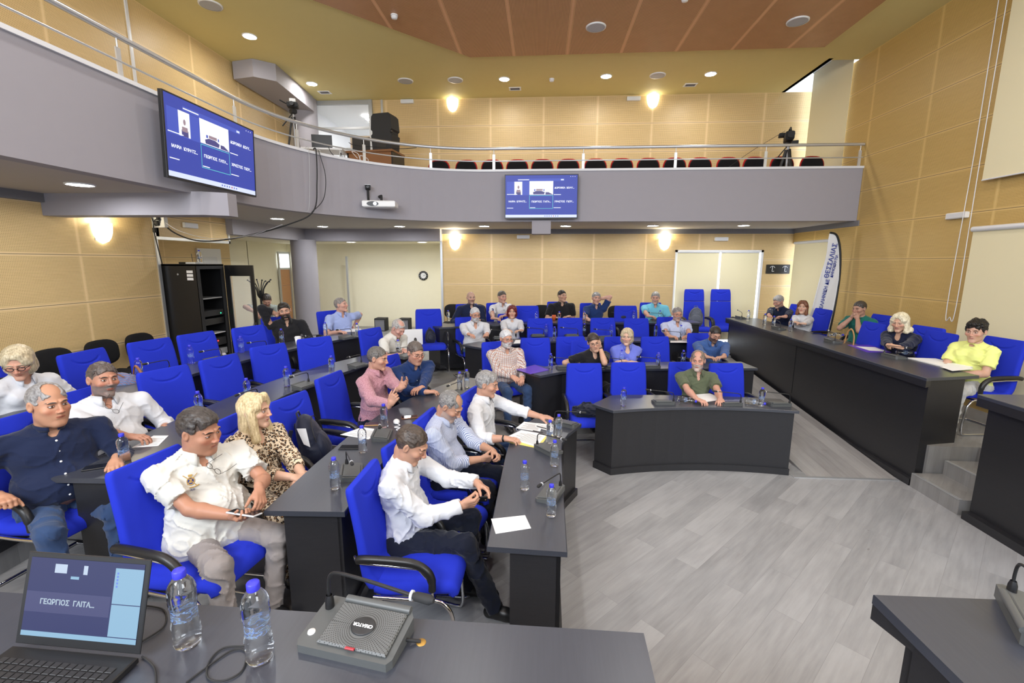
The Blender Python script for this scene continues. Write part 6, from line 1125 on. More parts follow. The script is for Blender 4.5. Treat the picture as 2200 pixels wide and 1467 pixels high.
# projector and camera on the gallery front
pr = empty('projector', (-2.86, 8.22, 3.34), math.radians(8), 'white projector hanging in front of the curved gallery wall', 'projector')
m = MB(); m.box((-.28, -.17, -.05), (.28, .17, .06), bev=.015); m.build('housing', M_['white'], pr); m = MB(); m.prism([(x-.10, y) for x, y in [(.10*math.cos(t)*(1), .04*math.sin(t)) for t in [2*math.pi*k/24 for k in range(24)]]], 0, .006, M=LM((0, -.172, .005), (1, 0, 0), (0, 0, 1), (0, -1, 0))); m.build('lens_recess', M_['black'], pr)
m = MB(); m.lathe([(.028, 0), (.026, .01), (.0001, .012)], 20, M=LM((-.06, -.178, .005), (1, 0, 0), (0, 0, 1), (0, -1, 0))); m.build('lens', emit('projector_beam', (.75, .8, 1, 1), 4), pr)
m = MB(); m.box((-.283, -.10, -.02), (-.279, .02, .03)); m.build('side_grille', M_['steel'], pr)
m = MB(); m.tube([(.02, .0, .06), (.02, .0, .16), (-.04, .12, .16), (-.06, .46, .13)], .022); m.build('bracket', M_['matte'], pr)
cc = empty('security_camera', (-3.06, 8.18, 3.50), math.radians(20), 'small black security camera above the projector', 'camera')
m = MB(); m.box((-.045, -.10, .10), (.045, .10, .16), bev=.01); m.build('camera_body', M_['matte'], cc); m = MB(); m.box((-.05, -.12, .16), (.05, .11, .168)); m.build('sun_shield', M_['steel'], cc); m = MB(); m.lathe([(.028, 0), (.028, .012), (.018, .014), (.0001, .008)], 18, M=LM((0, -.10, .13), (1, 0, 0), (0, 0, 1), (0, -1, 0))); m.build('lens', M_['screen_off'], cc)
m = MB(); m.tube([(0, 0, .10), (0, .02, .0), (.0, .06, -.07), (.05, .34, -.10)], .02); m.build('arm', M_['matte'], cc)
# cables over the gallery and along the ceiling
def cable(pts, r, label, mat='matte', n=8, name='cable', grp=None): m = MB(); m.tube(spline(pts, n), r, seg=6); p0 = Vector(pts[0]); o = m.build(name, M_[mat]); tag(o, label, 'cable', grp); return o
A0 = (-3.66, 7.50, 4.12)
cable([A0, (-3.60, 7.46, 4.08), (-3.61, 7.44, 3.6), (-3.66, 7.36, 3.15), (-4.0, 7.2, 2.93), (-4.7, 7.0, 2.72), (-5.25, 6.9, 2.66), (-5.6, 6.82, 2.78), (-5.75, 6.74, 2.98)], .011, 'thick black cable bundle swinging from the gallery to the header over the rack')
cable([(-3.62, 7.58, 4.12), (-3.57, 7.52, 4.03), (-3.50, 7.52, 3.7), (-3.54, 7.48, 3.35), (-3.68, 7.34, 3.13)], .006, 'black cable bulging out to the right down the gallery front')
cable([(-3.74, 7.40, 4.12), (-3.67, 7.36, 4.08), (-3.68, 7.34, 3.6), (-3.70, 7.30, 3.2), (-3.74, 7.26, 3.12)], .003, 'thin grey cable straight down the gallery front', 'steel')
cable([(-5.72, 6.73, 2.98), (-5.45, 6.75, 2.8), (-5.0, 6.85, 2.69), (-4.5, 7.02, 2.76), (-4.1, 7.2, 2.93)], .004, 'thin pale cable running along the black bundle', 'offwhite')
jb = empty('junction_box', (-5.72, 6.74, 2.93), 0, 'white junction box with tangled black plugs above the rack', 'junction box'); m = MB(); m.box((-.09, -.03, -.08), (.07, .04, .08), bev=.01); m.build('box', M_['white'], jb)
m = MB(); m.tube(spline([(-.10, -.05, .06), (-.04, -.06, -.06), (.02, -.05, .04), (-.05, -.06, .02), (-.09, -.05, -.10), (-.08, -.04, -.3), (-.07, .0, -.62)], 6), .008); m.build('tangled_cable', M_['matte'], jb)
for x, z in ((-.08, -.12), (-.02, -.02), (.0, .06)): m = MB(); m.cbox((x, -.05, z), (.035, .04, .07), bev=.006); m.build('plug', M_['matte'], jb)
# equipment rack
rk = empty('equipment_rack', (-5.63, 7.16, .45), 0, 'tall black equipment rack with its glass door open', 'rack'); m = MB()
for a, b in (((-.3, -.3, 0), (.28, -.28, 1.85)), ((-.3, .28, 0), (.28, .3, 1.85)), ((-.3, -.28, 0), (-.28, .28, 1.85)), ((-.3, -.3, 1.83), (.3, .3, 1.86)), ((-.3, -.3, 0), (.3, .3, .05))): m.box(a, b)
m.build('cabinet', M_['black'], rk); m = MB(); m.box((.27, -.3, 0), (.3, -.25, 1.85)); m.box((.27, .25, 0), (.3, .3, 1.85)); m.box((.27, -.25, 1.78), (.3, .25, 1.85)); m.build('front_frame', M_['matte'], rk)
for k in range(3): m = MB(); m.box((.12, -.303, 1.72-k*.055), (.22, -.30, 1.76-k*.055)); m.build('sticker', M_['paper'], rk)
m = MB(); m.lathe([(.015, 0), (.0001, .006)], 12, M=LM((-.03, -.30, 1.70), (1, 0, 0), (0, 0, 1), (0, -1, 0))); m.build('lock', M_['steel'], rk)
for z, hh, mt in ((1.30, .02, 'steel'), (1.02, .09, 'matte'), (.88, .10, 'black'), (.72, .015, 'offwhite'), (.52, .12, 'matte'), (.36, .10, 'steel'), (.12, .18, 'matte')):
    u = MB(); u.box((-.2, -.24, z), (.262, .24, z+hh), bev=.003); o = u.build('rack_device', M_[mt], rk)
LED = emit('red_led', (1, .02, .02, 1), 6)
for k in range(4): m = MB(); m.sphere((.268, -.12+k*.05, .60), .009, seg=6); m.build('indicator_light', LED, rk)
m = MB(); m.sphere((.268, .02, .42), .010, seg=6); m.build('indicator_light', LED, rk); m = MB(); m.sphere((.26, .17, 1.05), .010, seg=6); m.build('indicator_light', emit('green_led', (.02, 1, .3, 1), 3), rk)
m = MB(); m.tube(spline([(.28, .1, .34), (.33, .12, .30), (.34, .14, .1), (.33, .1, -.1+.12)], 6), .010); m.build('white_cable', M_['offwhite'], rk); m = MB(); m.sphere((.30, .09, .35), .035, seg=8); m.build('cable_plug', M_['offwhite'], rk)
dr = MB(); 
for a, b in (((.30, .31, .02), (.38, .335, 1.84)), ((.74, .31, .02), (.80, .335, 1.84)), ((.38, .31, 1.66), (.74, .335, 1.84)), ((.38, .31, .02), (.74, .335, .12))): dr.box(a, b)
dd = dr.build('door', M_['black'], rk); m = MB(); m.box((.38, .32, .12), (.74, .324, 1.66)); m.build('door_glass', M_['glass'], dd); m = MB(); m.box((.765, .30, .72), (.78, .31, .88), bev=.003); m.build('door_handle', M_['chrome'], dd)
bx = empty('network_router', (-5.55, 6.98, 2.31), 0, 'small router with two antennas on top of the rack', 'router'); m = MB(); m.box((-.12, -.06, 0), (.0, .06, .03), bev=.004); m.build('switch_box', M_['black'], bx); m = MB(); m.box((.0, -.07, 0), (.16, .07, .028), bev=.006); m.build('router_body', M_['offwhite'], bx)
for x in (.02, .14): m = MB(); m.tube([(x, .06, .02), (x-.02, .07, .16)], .004); m.build('antenna', M_['black'], bx)
bottle((-5.38, 7.0, 2.311), 'water bottle standing on top of the equipment rack')
# coat stand
cs_ = empty('coat_stand', (-5.45, 8.6, .45), 0, 'black coat stand with curved hooks behind the rack door', 'coat stand'); m = MB(); m.tube([(0, 0, 0), (0, 0, 1.35)], .02); m.build('pole', M_['black'], cs_)
for k in range(8):
    a = k*math.pi/4; m = MB(); m.tube(spline([(0, 0, 1.18), (.05*math.cos(a), .05*math.sin(a), 1.25), (.07*math.cos(a), .07*math.sin(a), 1.38), (.15*math.cos(a), .15*math.sin(a), 1.50), (.2*math.cos(a), .2*math.sin(a), 1.52+.03*(k % 2))], 5), .009); m.sphere((.2*math.cos(a), .2*math.sin(a), 1.52+.03*(k % 2)), .016, seg=6); m.build('hook', M_['black'], cs_)
for k in range(4): a = k*math.pi/2; m = MB(); m.tube([(0, 0, .12), (.22*math.cos(a), .22*math.sin(a), .012)], .012); m.build('foot', M_['black'], cs_)
# clock, coat hooks, foyer loudspeakers
ck = empty('wall_clock', (-3.44, 13.295, 1.963), 0, 'round black and white clock on the cream foyer wall', 'clock'); CM = LM((0, 0, 0), (1, 0, 0), (0, 0, 1), (0, -1, 0))
m = MB(); m.lathe([(.135, 0), (.135, .03), (.085, .03), (.082, .02)], 36, M=CM); m.build('clock_rim', M_['black'], ck); m = MB(); m.lathe([(.083, .018), (.0001, .018)], 36, M=CM); m.build('clock_face', M_['paper'], ck)
m = MB(); m.cbox((.012, .018, .022), (.006, .05, .002), M=CM @ Matrix.Rotation(-.6, 4, 'Z')); m.build('hour_hand', M_['black'], ck); m = MB(); m.cbox((0, .03, .024), (.004, .07, .002), M=CM @ Matrix.Rotation(-1.45, 4, 'Z')); m.build('minute_hand', M_['black'], ck)
for k in range(12): a = k*math.pi/6; m = MB(); m.cbox((.11*math.sin(a), .11*math.cos(a), .031), (.008, .018, .002), M=CM); m.build('hour_mark', M_['offwhite'], ck)
cr = empty('coat_hook_board', (5.5, YB-.001, 2.215), 0, 'dark board with two white umbrella shaped hooks beside the glass door', 'coat rack'); m = MB(); m.box((-.27, -.025, -.105), (.26, 0, .105), bev=.004); m.build('board', M_['black'], cr)
for x in (-.14, .14): m = MB(); m.tube(spline([(x-.055, -.035, .03), (x-.03, -.038, .06), (x, -.04, .068), (x+.03, -.038, .06), (x+.055, -.035, .03)], 5), .005); m.tube(spline([(x, -.035, .065), (x, -.035, .0), (x-.01, -.05, -.05), (x+.03, -.06, -.045)], 5), .006); m.build('hook', M_['offwhite'], cr)
for i, (x, y, l) in enumerate(((-4.47, 12.5, 'left black loudspeaker on the foyer floor'), (-3.79, 12.46, 'right black loudspeaker on the foyer floor'))):
    if i == 0: fs = empty('loudspeaker', (x, y, .45), 0, l, 'speaker'); m = MB(); m.box((-.15, -.15, 0), (.15, .15, .36), bev=.01); m.build('cabinet', M_['matte'], fs); m = MB(); m.box((-.13, -.155, .02), (.13, -.15, .29)); m.build('grille', M_['dgrey'], fs); m = MB(); m.box((-.135, -.157, .30), (.135, -.15, .31)); m.build('trim_line', M_['steel'], fs)
    else: f2 = copy_tree(fs); f2.location = (x, y, .45); tag(f2, l)
# gallery corner: PA speaker, table, laptops, tripod, video camera
pt = empty('gallery_table', (-3.42, 9.72, 3.5), math.radians(-8), 'brown wooden table with equipment behind the gallery railing', 'table'); m = MB(); m.box((-.55, -.25, 1.02), (.47, .35, 1.06)); m.build('table_top', plain('brown_laminate', (.20, .085, .03, 1), .4), pt); m = MB(); m.box((-.52, -.22, 0), (.44, -.19, 1.02)); m.build('front_panel', plain('brown_panel', (.24, .10, .035, 1), .45), pt)
for x in (-.53, .43): m = MB(); m.box((x, -.22, 0), (x+.03, .33, 1.02)); m.build('side_panel', M_['black'], pt)
pa = empty('pa_loudspeaker', (-3.22, 9.72, 4.565), math.radians(-12), 'large black portable loudspeaker on the gallery table', 'speaker'); m = MB()
m.prism([(-.21, .0), (-.19, .0), (.19, .0), (.21, .02), (.235, .30), (.20, .33), (.20, .38), (.235, .41), (.215, .66), (.17, .71), (-.17, .71), (-.215, .66), (-.235, .41), (-.20, .38), (-.20, .33), (-.235, .30)], -.17, .15, M=LM((0, 0, 0), (1, 0, 0), (0, 0, 1), (0, -1, 0))); m.build('cabinet', M_['matte'], pa)
m = MB(); m.box((-.10, -.153, .04), (.10, -.15, .16)); m.build('rear_panel', M_['black'], pa); m = MB(); m.cbox((.22, -.12, .36), (.03, .05, .03)); m.build('handle', M_['black'], pa)
for i, (x, y, z, r, l) in enumerate(((-3.68, 9.62, 4.565, -.1, 'open black laptop seen from behind on the gallery table'), (-4.33, 9.25, 4.53, .25, 'black monitor back beside the tripod on the gallery'))):
    lp = empty('laptop', (x, y, z), r, l, 'laptop'); m = MB(); m.box((-.19, 0, 0), (.19, .26, .02)); m.build('keyboard_base', M_['black'], lp); m = MB(); m.box((-.19, -.03, .02), (.19, -.015, .26)); m.build('screen_lid', M_['black'], lp)
wt = empty('side_table', (-4.38, 9.28, 3.53), .2, 'pale folding table with cables behind the gallery railing', 'table'); m = MB(); m.box((-.35, -.22, .96), (.45, .25, .99)); m.build('table_top', M_['offwhite'], wt)
for a, b in ((-.3, -.18), (.4, -.18), (-.3, .2), (.4, .2)): m = MB(); m.tube([(a, b, 0), (a, b, .96)], .014); m.build('leg', M_['offwhite'], wt)
for k, (a, b, c) in enumerate((((-4.2, 8.72, 4.45), (-4.1, 8.75, 4.25), 'first loop of loose cable tied to the gallery handrail'), ((-3.95, 8.8, 4.42), (-3.75, 8.85, 4.2), 'second loop of loose cable by the gallery handrail'), ((-3.6, 8.95, 4.40), (-3.3, 8.9, 4.2), 'third loop of loose cable under the gallery loudspeaker'))):
    a, b = Vector(a), Vector(b); rr_ = random.Random(k); P_ = [a+(b-a)*t/7+Vector((rr_.uniform(-.08, .08), rr_.uniform(-.05, .02), rr_.uniform(-.12, .10))) for t in range(8)]; cable(P_, .006, c, 'matte' if k % 2 else 'offwhite', name='loose_cable')
cable([(-3.55, 8.65, 4.50), (-3.45, 8.70, 4.46), (-3.1, 8.9, 4.47), (-2.7, 9.0, 4.46), (-2.4, 9.05, 4.49)], .006, 'black cable wound along the gallery handrail')
def tripod(name, loc, rz, hgt, label, cat, spread=.35, fat=.016):
    o = empty(name, loc, rz, label, cat)
    for k in range(3): a = k*2.094+.5; m = MB(); m.tube([(.03*math.cos(a), .03*math.sin(a), hgt), (spread*math.cos(a), spread*math.sin(a), .01)], [fat*1.2, fat*.8]); m.build('leg', M_['black'], o)
    m = MB(); m.tube([(0, 0, hgt*.55), (0, 0, hgt+.06)], fat); m.build('centre_column', M_['steel'], o); m = MB(); m.cbox((0, 0, hgt+.1), (.09, .1, .09), bev=.02); m.build('pan_head', M_['matte'], o)
    m = MB(); m.tube([(0, .02, hgt+.08), (-.16, .1, hgt-.16)], .010); m.build('pan_handle', M_['matte'], o); return o
t1 = tripod('camera_tripod', (4.74, 9.72, 3.3), .3, 1.22, 'black tripod with a video camera at the right end of the gallery', 'tripod', .3, .026)
vcm = empty('video_camera', (4.74, 9.72, 4.67), math.radians(160), 'black video camera on the tripod at the right end of the gallery', 'camera'); m = MB(); m.box((-.07, -.17, .0), (.08, .18, .16), bev=.02); m.build('camera_body', M_['matte'], vcm)
m = MB(); m.tube([(0, .17, .08), (0, .30, .07)], [.05, .062], seg=14); m.build('lens_hood', M_['matte'], vcm); m = MB(); m.tube([(0, .18, .16), (0, .1, .23), (0, -.1, .23), (0, -.15, .16)], .016); m.build('top_handle', M_['matte'], vcm); m = MB(); m.box((.06, -.2, .12), (.17, -.06, .19), bev=.01); m.build('viewfinder', M_['matte'], vcm); m = MB(); m.box((-.14, .0, -.10), (-.03, .22, -.03), bev=.01); m.build('control_grip', M_['matte'], vcm)
cable([(4.62, 9.65, 4.85), (4.0, 9.5, 4.48), (3.6, 9.45, 4.2), (3.3, 9.4, 3.98)], .004, 'taut thin cable leading down from the video camera')
tripod('camera_tripod', (-4.45, 8.45, 3.3), 1.0, 1.58, 'tall black tripod behind the railing at the gallery corner', 'tripod', .3)
v2 = empty('small_camera', (-4.45, 8.45, 4.98), math.radians(200), 'small camera with a lamp on the gallery corner tripod', 'camera'); m = MB(); m.box((-.09, -.07, .06), (.09, .07, .15), bev=.015); m.build('camera_body', M_['matte'], v2); m = MB(); m.tube([(0, .06, .1), (0, .14, .1)], .035, seg=12); m.build('lens', M_['black'], v2); m = MB(); m.tube([(.1, 0, .12), (.2, .05, .16)], .012); m.build('side_arm', M_['matte'], v2); m = MB(); m.cbox((.0, -.02, .19), (.1, .05, .06), bev=.01); m.build('camera_lamp', M_['white'], v2)
# feather banner, seen from behind
bn = empty('feather_banner', (5.50, 9.2, .45), 0, 'white feather flag banner with mirrored blue Greek lettering and a black sleeve', 'banner')
out = [(-.34, .25), (-.30, .8), (-.20, 1.5), (-.13, 2.0), (-.10, 2.45), (-.02, 2.45)]; edge = [(-.02, 2.45), (.04, 2.38), (.10, 2.2), (.145, 1.9), (.16, 1.5), (.13, .9), (.06, .25)]
pl = [tuple(p)[:2] for p in spline([(a, b, 0) for a, b in out], 4)][:-1]+[tuple(p)[:2] for p in spline([(a, b, 0) for a, b in edge], 5)]
V = [(x, .012*math.sin(z*6+x*9), z) for x, z in pl]; m = MB(); n = len(V); m.add(V+[(x, y+.003, z) for x, y, z in V], [tuple(range(n)), tuple(range(2*n-1, n-1, -1))]+[(i, n+i, n+(i+1) % n, (i+1) % n) for i in range(n)]); m.build('banner_cloth', plain('banner_fabric', (.78, .80, .83, 1), .7), bn)
m = MB(); m.tube([(x+.012, 0, z) for x, z in [tuple(p)[:2] for p in spline([(-.11, 2.47, 0)]+[(a, b, 0) for a, b in edge], 5)]], .018, seg=8); m.build('pole_sleeve', M_['black'], bn); m = MB(); m.tube([(.06, 0, .25), (.05, 0, .0)], .012); m.build('pole', M_['steel'], bn); m = MB(); m.tube([(-.2, .0, .012), (.3, .0, .012)], .014); m.build('floor_stand', M_['steel'], bn)
BLU = plain('banner_blue', (.03, .06, .36, 1), .6)
for s, x, z, sz, tl in (('ΘΕΣΣΑΛΙΑΣ', -.03, 1.95, .115, .14), ('ΔΗΜΟΚΡΑΤΙΑ', .045, 1.85, .065, .13), ('ΕΛΛΗΝΙΚΗ ΔΕ', -.075, 1.32, .085, .12), ('ΗΡ', -.15, .78, .11, .12)):
    Mx = LM((x, -.018, z), (math.sin(tl), 0, math.cos(tl)), (-math.cos(tl), 0, math.sin(tl)), (0, -1, 0)); text_mesh('lettering', s, sz, BLU, bn, Mx, .0008, bold=.002)
# ---------------------------------------------------------------- bags
def blob(o, name, f, mat, h=.011): v, q = surf_nets(f, h, newton=False); return obj_from(name, v, q, mat, o)
M_['pack'] = cloth('dark_navy_nylon', (.016, .020, .040), rough=.45); M_['greypack'] = cloth('grey_nylon', (.10, .11, .14)); M_['denimb'] = cloth('denim_patchwork', (.13, .22, .38), 'plaid'); M_['leather'] = plain('brown_leather', (.24, .09, .035, 1), .4); M_['tan'] = plain('tan_leather', (.50, .27, .10, 1), .4)
def backpack(loc, rz, tilt, s, mat, label, paper=False):
    o = empty('backpack', loc, rz, label, 'bag'); R_ = rx(tilt); f = SDF(); f.add(ell(R_ @ A(0, 0, .22)*s, A(.155, .095, .235)*s, R_), .02); f.add(ell(R_ @ A(0, .0, .12)*s, A(.16, .10, .14)*s, R_), .04); f.cut((0, 0, .0), (0, 0, -1)); f.fn(folds(.004, 3)); blob(o, 'main_compartment', f, mat)
    f = SDF(); f.add(ell(R_ @ A(0, .075, .15)*s, A(.12, .055, .14)*s, R_), .02); f.fn(folds(.003, 5)); blob(o, 'front_pocket', f, mat); m = MB(); m.tube([Vector(R_ @ A(-.04, -.02, .44)*s), Vector(R_ @ A(-.03, -.02, .49)*s), Vector(R_ @ A(.03, -.02, .49)*s), Vector(R_ @ A(.04, -.02, .44)*s)], .008); m.build('top_loop', mat, o)
    for x in (-.08, .08): m = MB(); m.tube(spline([Vector(R_ @ A(x, -.09, .38)*s), Vector(R_ @ A(x*1.1, -.13, .28)*s), Vector(R_ @ A(x*1.2, -.10, .08)*s)], 5), .016, flat=.4); m.build('shoulder_strap', mat, o)
    m = MB(); m.tube(spline([Vector(R_ @ A(.13*math.cos(t)*1.04, .075+.03*0, .23+.19*math.sin(t))*s) for t in [k*math.pi/8 for k in range(9)]], 3), .0035); m.build('zip', M_['black'], o)
    if paper: m = MB(); m.add([Vector(R_ @ A(.155, -.02, .40)), Vector(R_ @ A(.165, .05, .38)), Vector(R_ @ A(.172, .03, .22)), Vector(R_ @ A(.168, -.01, .26))], [(0, 1, 2, 3), (3, 2, 1, 0)]); m.build('paper_flap', M_['paper'], o)
    return o
def seatpt(px_, py_, lvl, h, f=.0): p = at(px_, py_, lvl+1.07); a = math.radians(h); return (p.x+(.33+f)*math.cos(a), p.y+(.33+f)*math.sin(a), lvl+.497)
backpack(seatpt(617, 850, .15, -14, -.03), math.radians(-75), 16, 1.0, M_['pack'], 'large dark navy backpack leaning on an empty blue chair beside the leopard print dress', True)
backpack(seatpt(920, 663, .45, -70), math.radians(-150), 14, .55, M_['pack'], 'small black bag on the blue chair next to the foyer')
backpack((3.45, 10.40, .945), math.radians(170), 12, .95, M_['greypack'], 'grey striped backpack on the high backed chair before the glass door')
bc = empty('briefcase', (1.62, 9.15, 1.212), .2, 'black soft briefcase on the rear right desk', 'bag'); f = SDF(); f.add(ell((0, 0, .07), (.17, .07, .085)), .02); f.cut((0, 0, 0), (0, 0, -1)); blob(bc, 'case', f, M_['pack']); m = MB(); m.tube(spline([(-.06, 0, .14), (-.04, 0, .20), (.04, 0, .20), (.06, 0, .14)], 5), .008); m.build('handle', M_['black'], bc)
db = empty('denim_bag', seatpt(174, 753, .45, 0), .3, 'denim patchwork shoulder bag on the blue chair of the rear left row', 'bag'); f = SDF(); f.add(ell((0, 0, .19), (.20, .12, .17), rx(-8)), .02); f.cut((0, 0, 0), (0, 0, -1)); f.fn(folds(.008, 9)); blob(db, 'bag_body', f, M_['denimb']); m = MB(); m.tube(spline([(.1, .05, .30), (.14, .02, .42), (.22, -.04, .34), (.24, -.06, .2)], 6), .012, flat=.5); m.build('strap', M_['leather'], db); m = MB(); m.tube(spline([(-.1, -.05, .33), (-.02, -.08, .40), (.08, -.06, .33)], 6), .006); m.build('trim_strap', M_['leather'], db)
jk = empty('dark_jacket', seatpt(1255, 779, 0, -84, .03), .2, 'dark folded jacket lying on the seat of the blue chair left of the curved desk', 'jacket'); f = SDF(); f.add(ell((0, -.02, .05), (.19, .17, .07)), .02); f.add(ell((.08, -.12, .05), (.12, .08, .06)), .03); f.cut((0, 0, .0), (0, 0, -1)); f.fn(folds(.018, 21, 8, 16)); blob(jk, 'folded_cloth', f, C_['dpant'])
hb = empty('handbag', seatpt(1880, 692, .45, 180), 0, 'handbag with a tan handle on the chair left of the navy blazer', 'bag'); f = SDF(); f.add(ell((0, 0, .12), (.09, .16, .13)), .02); f.cut((0, 0, 0), (0, 0, -1)); blob(hb, 'bag_body', f, M_['leather']); m = MB(); m.tube(spline([(0, -.11, .20), (0, -.10, .38), (0, -.03, .47), (0, .05, .40), (0, .09, .22)], 6), .013, flat=.5); m.build('handle', M_['tan'], hb)
# ---------------------------------------------------------------- papers, folders, phones, cups
def sheet(pts, z, label, mat='paper', name='paper_sheet', th=.0012, cat='paper', grp=None, lines=0):
    P_ = [at(a, b, z) for a, b in pts]; c = sum(P_, Vector())/len(P_); m = MB(); n = len(P_); V = [p-c for p in P_]; a2 = sum(V[i].x*V[(i+1) % n].y-V[(i+1) % n].x*V[i].y for i in range(n)); V = V if a2 > 0 else V[::-1]
    m.prism([(v.x, v.y) for v in V], 0, th, 0)
    if lines:
        for k in range(lines):
            t = .15+.7*k/lines; p, q = V[0].lerp(V[1], t), V[3].lerp(V[2], t); p, q = p.lerp(q, .1), p.lerp(q, .85-.2*(k % 3 == 2)); d = (V[1]-V[0]).normalized()*.0025; m.add([p-d+Vector((0, 0, th+.0003)), p+d+Vector((0, 0, th+.0003)), q+d+Vector((0, 0, th+.0003)), q-d+Vector((0, 0, th+.0003))], [(0, 1, 2, 3), (3, 2, 1, 0)], 1)
    o = m.build(name, [M_[mat], INK]); o.location = (c.x, c.y, z+.0006); tag(o, label, cat, grp); return o
INK = plain('grey_ink', (.25, .26, .32, 1), .7); M_['yellowf'] = plain('yellow_card', (.85, .72, .18, 1), .6); M_['purple'] = plain('purple_plastic', (.12, .05, .48, 1), .35)
sheet([(1055, 1115), (1128, 1107), (1141, 1135), (1065, 1147)], .76, 'blank white card on the near end of the front left desk', name='white_card')
sheet([(1081, 948), (1120, 925), (1178, 935), (1158, 964)], .76, 'yellow folder under printed papers on the front left desk', 'yellowf', 'folder', .002, 'folder')
sheet([(1086, 940), (1120, 924), (1175, 934), (1152, 960)], .7625, 'printed page lying on the yellow folder', lines=9); sheet([(1108, 920), (1126, 906), (1166, 911), (1160, 928)], .76, 'printed page farther back beside the yellow folder', lines=8); sheet([(1150, 918), (1152, 909), (1182, 912), (1180, 926)], .7635, 'small printed sheet under a pen on the front left desk', lines=4)
def pen(a, b, z, label, mat='black'): p, q = at(*a, z), at(*b, z); m = MB(); m.tube([Vector((0, 0, .005)), q-p+Vector((0, 0, .005))], .004, seg=8); o = m.build('pen', M_[mat]); o.location = p; tag(o, label, 'pen')
pen((1153, 916), (1176, 922), .766, 'black pen on the printed sheets of the front left desk'); pen((1145, 926), (1166, 930), .766, 'second black pen lying across the printed page')
sheet([(731, 934), (778, 918), (822, 924), (792, 944)], .91, 'white sheet under the bottles on the second left desk', lines=6); sheet([(283, 962), (330, 936), (362, 936), (340, 958)], 1.06, 'white papers before the bearded person in the white shirt', lines=5)
sheet([(1490, 848), (1525, 845), (1556, 858), (1506, 865)], .76, 'white paper under the hand of the person in olive'); sheet([(1108, 794), (1150, 784), (1180, 795), (1140, 804)], .91, 'purple folder at the left end of the second right desk', 'purple', 'folder', .003, 'folder')
sheet([(1266, 783), (1300, 783), (1306, 790), (1272, 790)], .91, 'white sheet in front of the person in the black top'); sheet([(1108, 731), (1140, 731), (1142, 738), (1104, 738)], 1.06, 'open white notebook before the person with red hair', th=.008, name='notebook'); sheet([(1440, 729), (1496, 729), (1500, 736), (1440, 736)], 1.06, 'white papers before the person with the moustache')
sheet([(1820, 741), (1870, 741), (1915, 757), (1862, 757)], 1.195, 'purple folder before the person in the navy blazer', 'purple', 'folder', .003, 'folder'); sheet([(1838, 744), (1880, 746), (1905, 755), (1868, 753)], 1.199, 'white page on the purple folder of the podium desk')
sheet([(1950, 770), (2010, 772), (2090, 790), (2030, 790)], 1.195, 'stack of white papers before the person in yellow', th=.012, name='paper_stack'); sheet([(2020, 788), (2070, 783), (2092, 793), (2046, 797)], 1.208, 'curled white page on top of the stack before the person in yellow')
sheet([(742, 706), (775, 706), (780, 712), (742, 713)], 1.21, 'white napkin before the person in light blue')
def slab_phone(p, z, rz, label, mat='black', s=1.0):
    q = at(p[0], p[1], z); o = empty('smartphone', (q.x, q.y, z+.0005), math.radians(rz), label, 'phone'); m = MB(); m.box((-.037*s, -.075*s, 0), (.037*s, .075*s, .009), bev=.003); m.build('case', M_[mat], o); m = MB(); m.box((-.034*s, -.071*s, .009), (.034*s, .071*s, .0097)); m.build('screen', M_['screen_off'], o); return o
slab_phone((212, 1004), 1.06, -60, 'black phone on the near end of the third left desk'); slab_phone((752, 962), .91, -85, 'black phone between the bottles on the second left desk', s=1.05); slab_phone((1208, 791), .9135, 80, 'black phone on the purple folder'); slab_phone((1755, 717), 1.195, 80, 'dark phone right of the auburn haired person on the podium'); slab_phone((803, 912), .91, -80, 'phone in a gold case beside the bottle of the person in pink', 'tan'); slab_phone((880, 897), .91, -70, 'brown leather wallet on the second left desk', 'leather')
o = phone(P[4], 1, (.10, .005, .034), (.082, .165, .010), 'large phone with a pale case held by the person in the cream polo', ang=-20, caseM=M_['offwhite']); 
phone(P[6], 1, (.095, -.005, .030), (.074, .150, .009), 'black phone held by the dark haired person in the white shirt and navy trousers', ang=5); phone(P[7], 1, (.10, 0, .034), (.085, .17, .016), 'open black phone wallet held by the person in the pinstriped shirt', ang=0); phone(P[15], -1, (.08, 0, .03), (.07, .14, .01), 'dark phone in the hands of the white bearded person in white')
def glasses_at(loc, rz, label, mat='black', M=None):
    o = empty('reading_glasses', loc, rz, label, 'glasses'); m = MB()
    for s in (-1, 1): m.tube([(s*.031+.021*math.cos(t), 0, .018+.016*math.sin(t)) for t in [2*math.pi*k/18 for k in range(19)]], .0014, seg=6, caps=False); m.tube([(s*.053, 0, .022), (s*.056, .06, .02), (s*.054, .12, .004)], .0014, seg=6)
    m.tube([(-.010, 0, .022), (.010, 0, .022)], .0013, seg=6); m.build('frame', M_[mat], o)
    if M is not None: o.matrix_world = M
    return o
q = at(247, 985, 1.06); glasses_at((q.x, q.y, 1.061), 2.2, 'folded glasses beside the bottle on the third left desk')
def cup(p, z, label, mat, lid=None):
    q = at(p[0], p[1], z); o = empty('paper_cup', (q.x, q.y, z+.0005), 0, label, 'cup'); m = MB(); m.lathe([(.0001, 0), (.030, 0), (.041, .105), (.0385, .105), (.029, .003)], 22); m.build('cup_body', M_[mat], o)
    if lid: m = MB(); m.lathe([(.043, .102), (.043, .112), (.036, .118), (.034, .122), (.0001, .122)], 22); m.build('lid', M_[lid], o)
M_['orange'] = plain('orange_paper', (.55, .10, .02, 1), .6); cup((641, 741), 1.21, 'white paper coffee cup in front of the bearded person in black', 'paper', 'white'); q = at(1195, 676, 1.25); cup((1190, 688), 1.21, 'orange paper cup before the person in the black polo', 'orange')
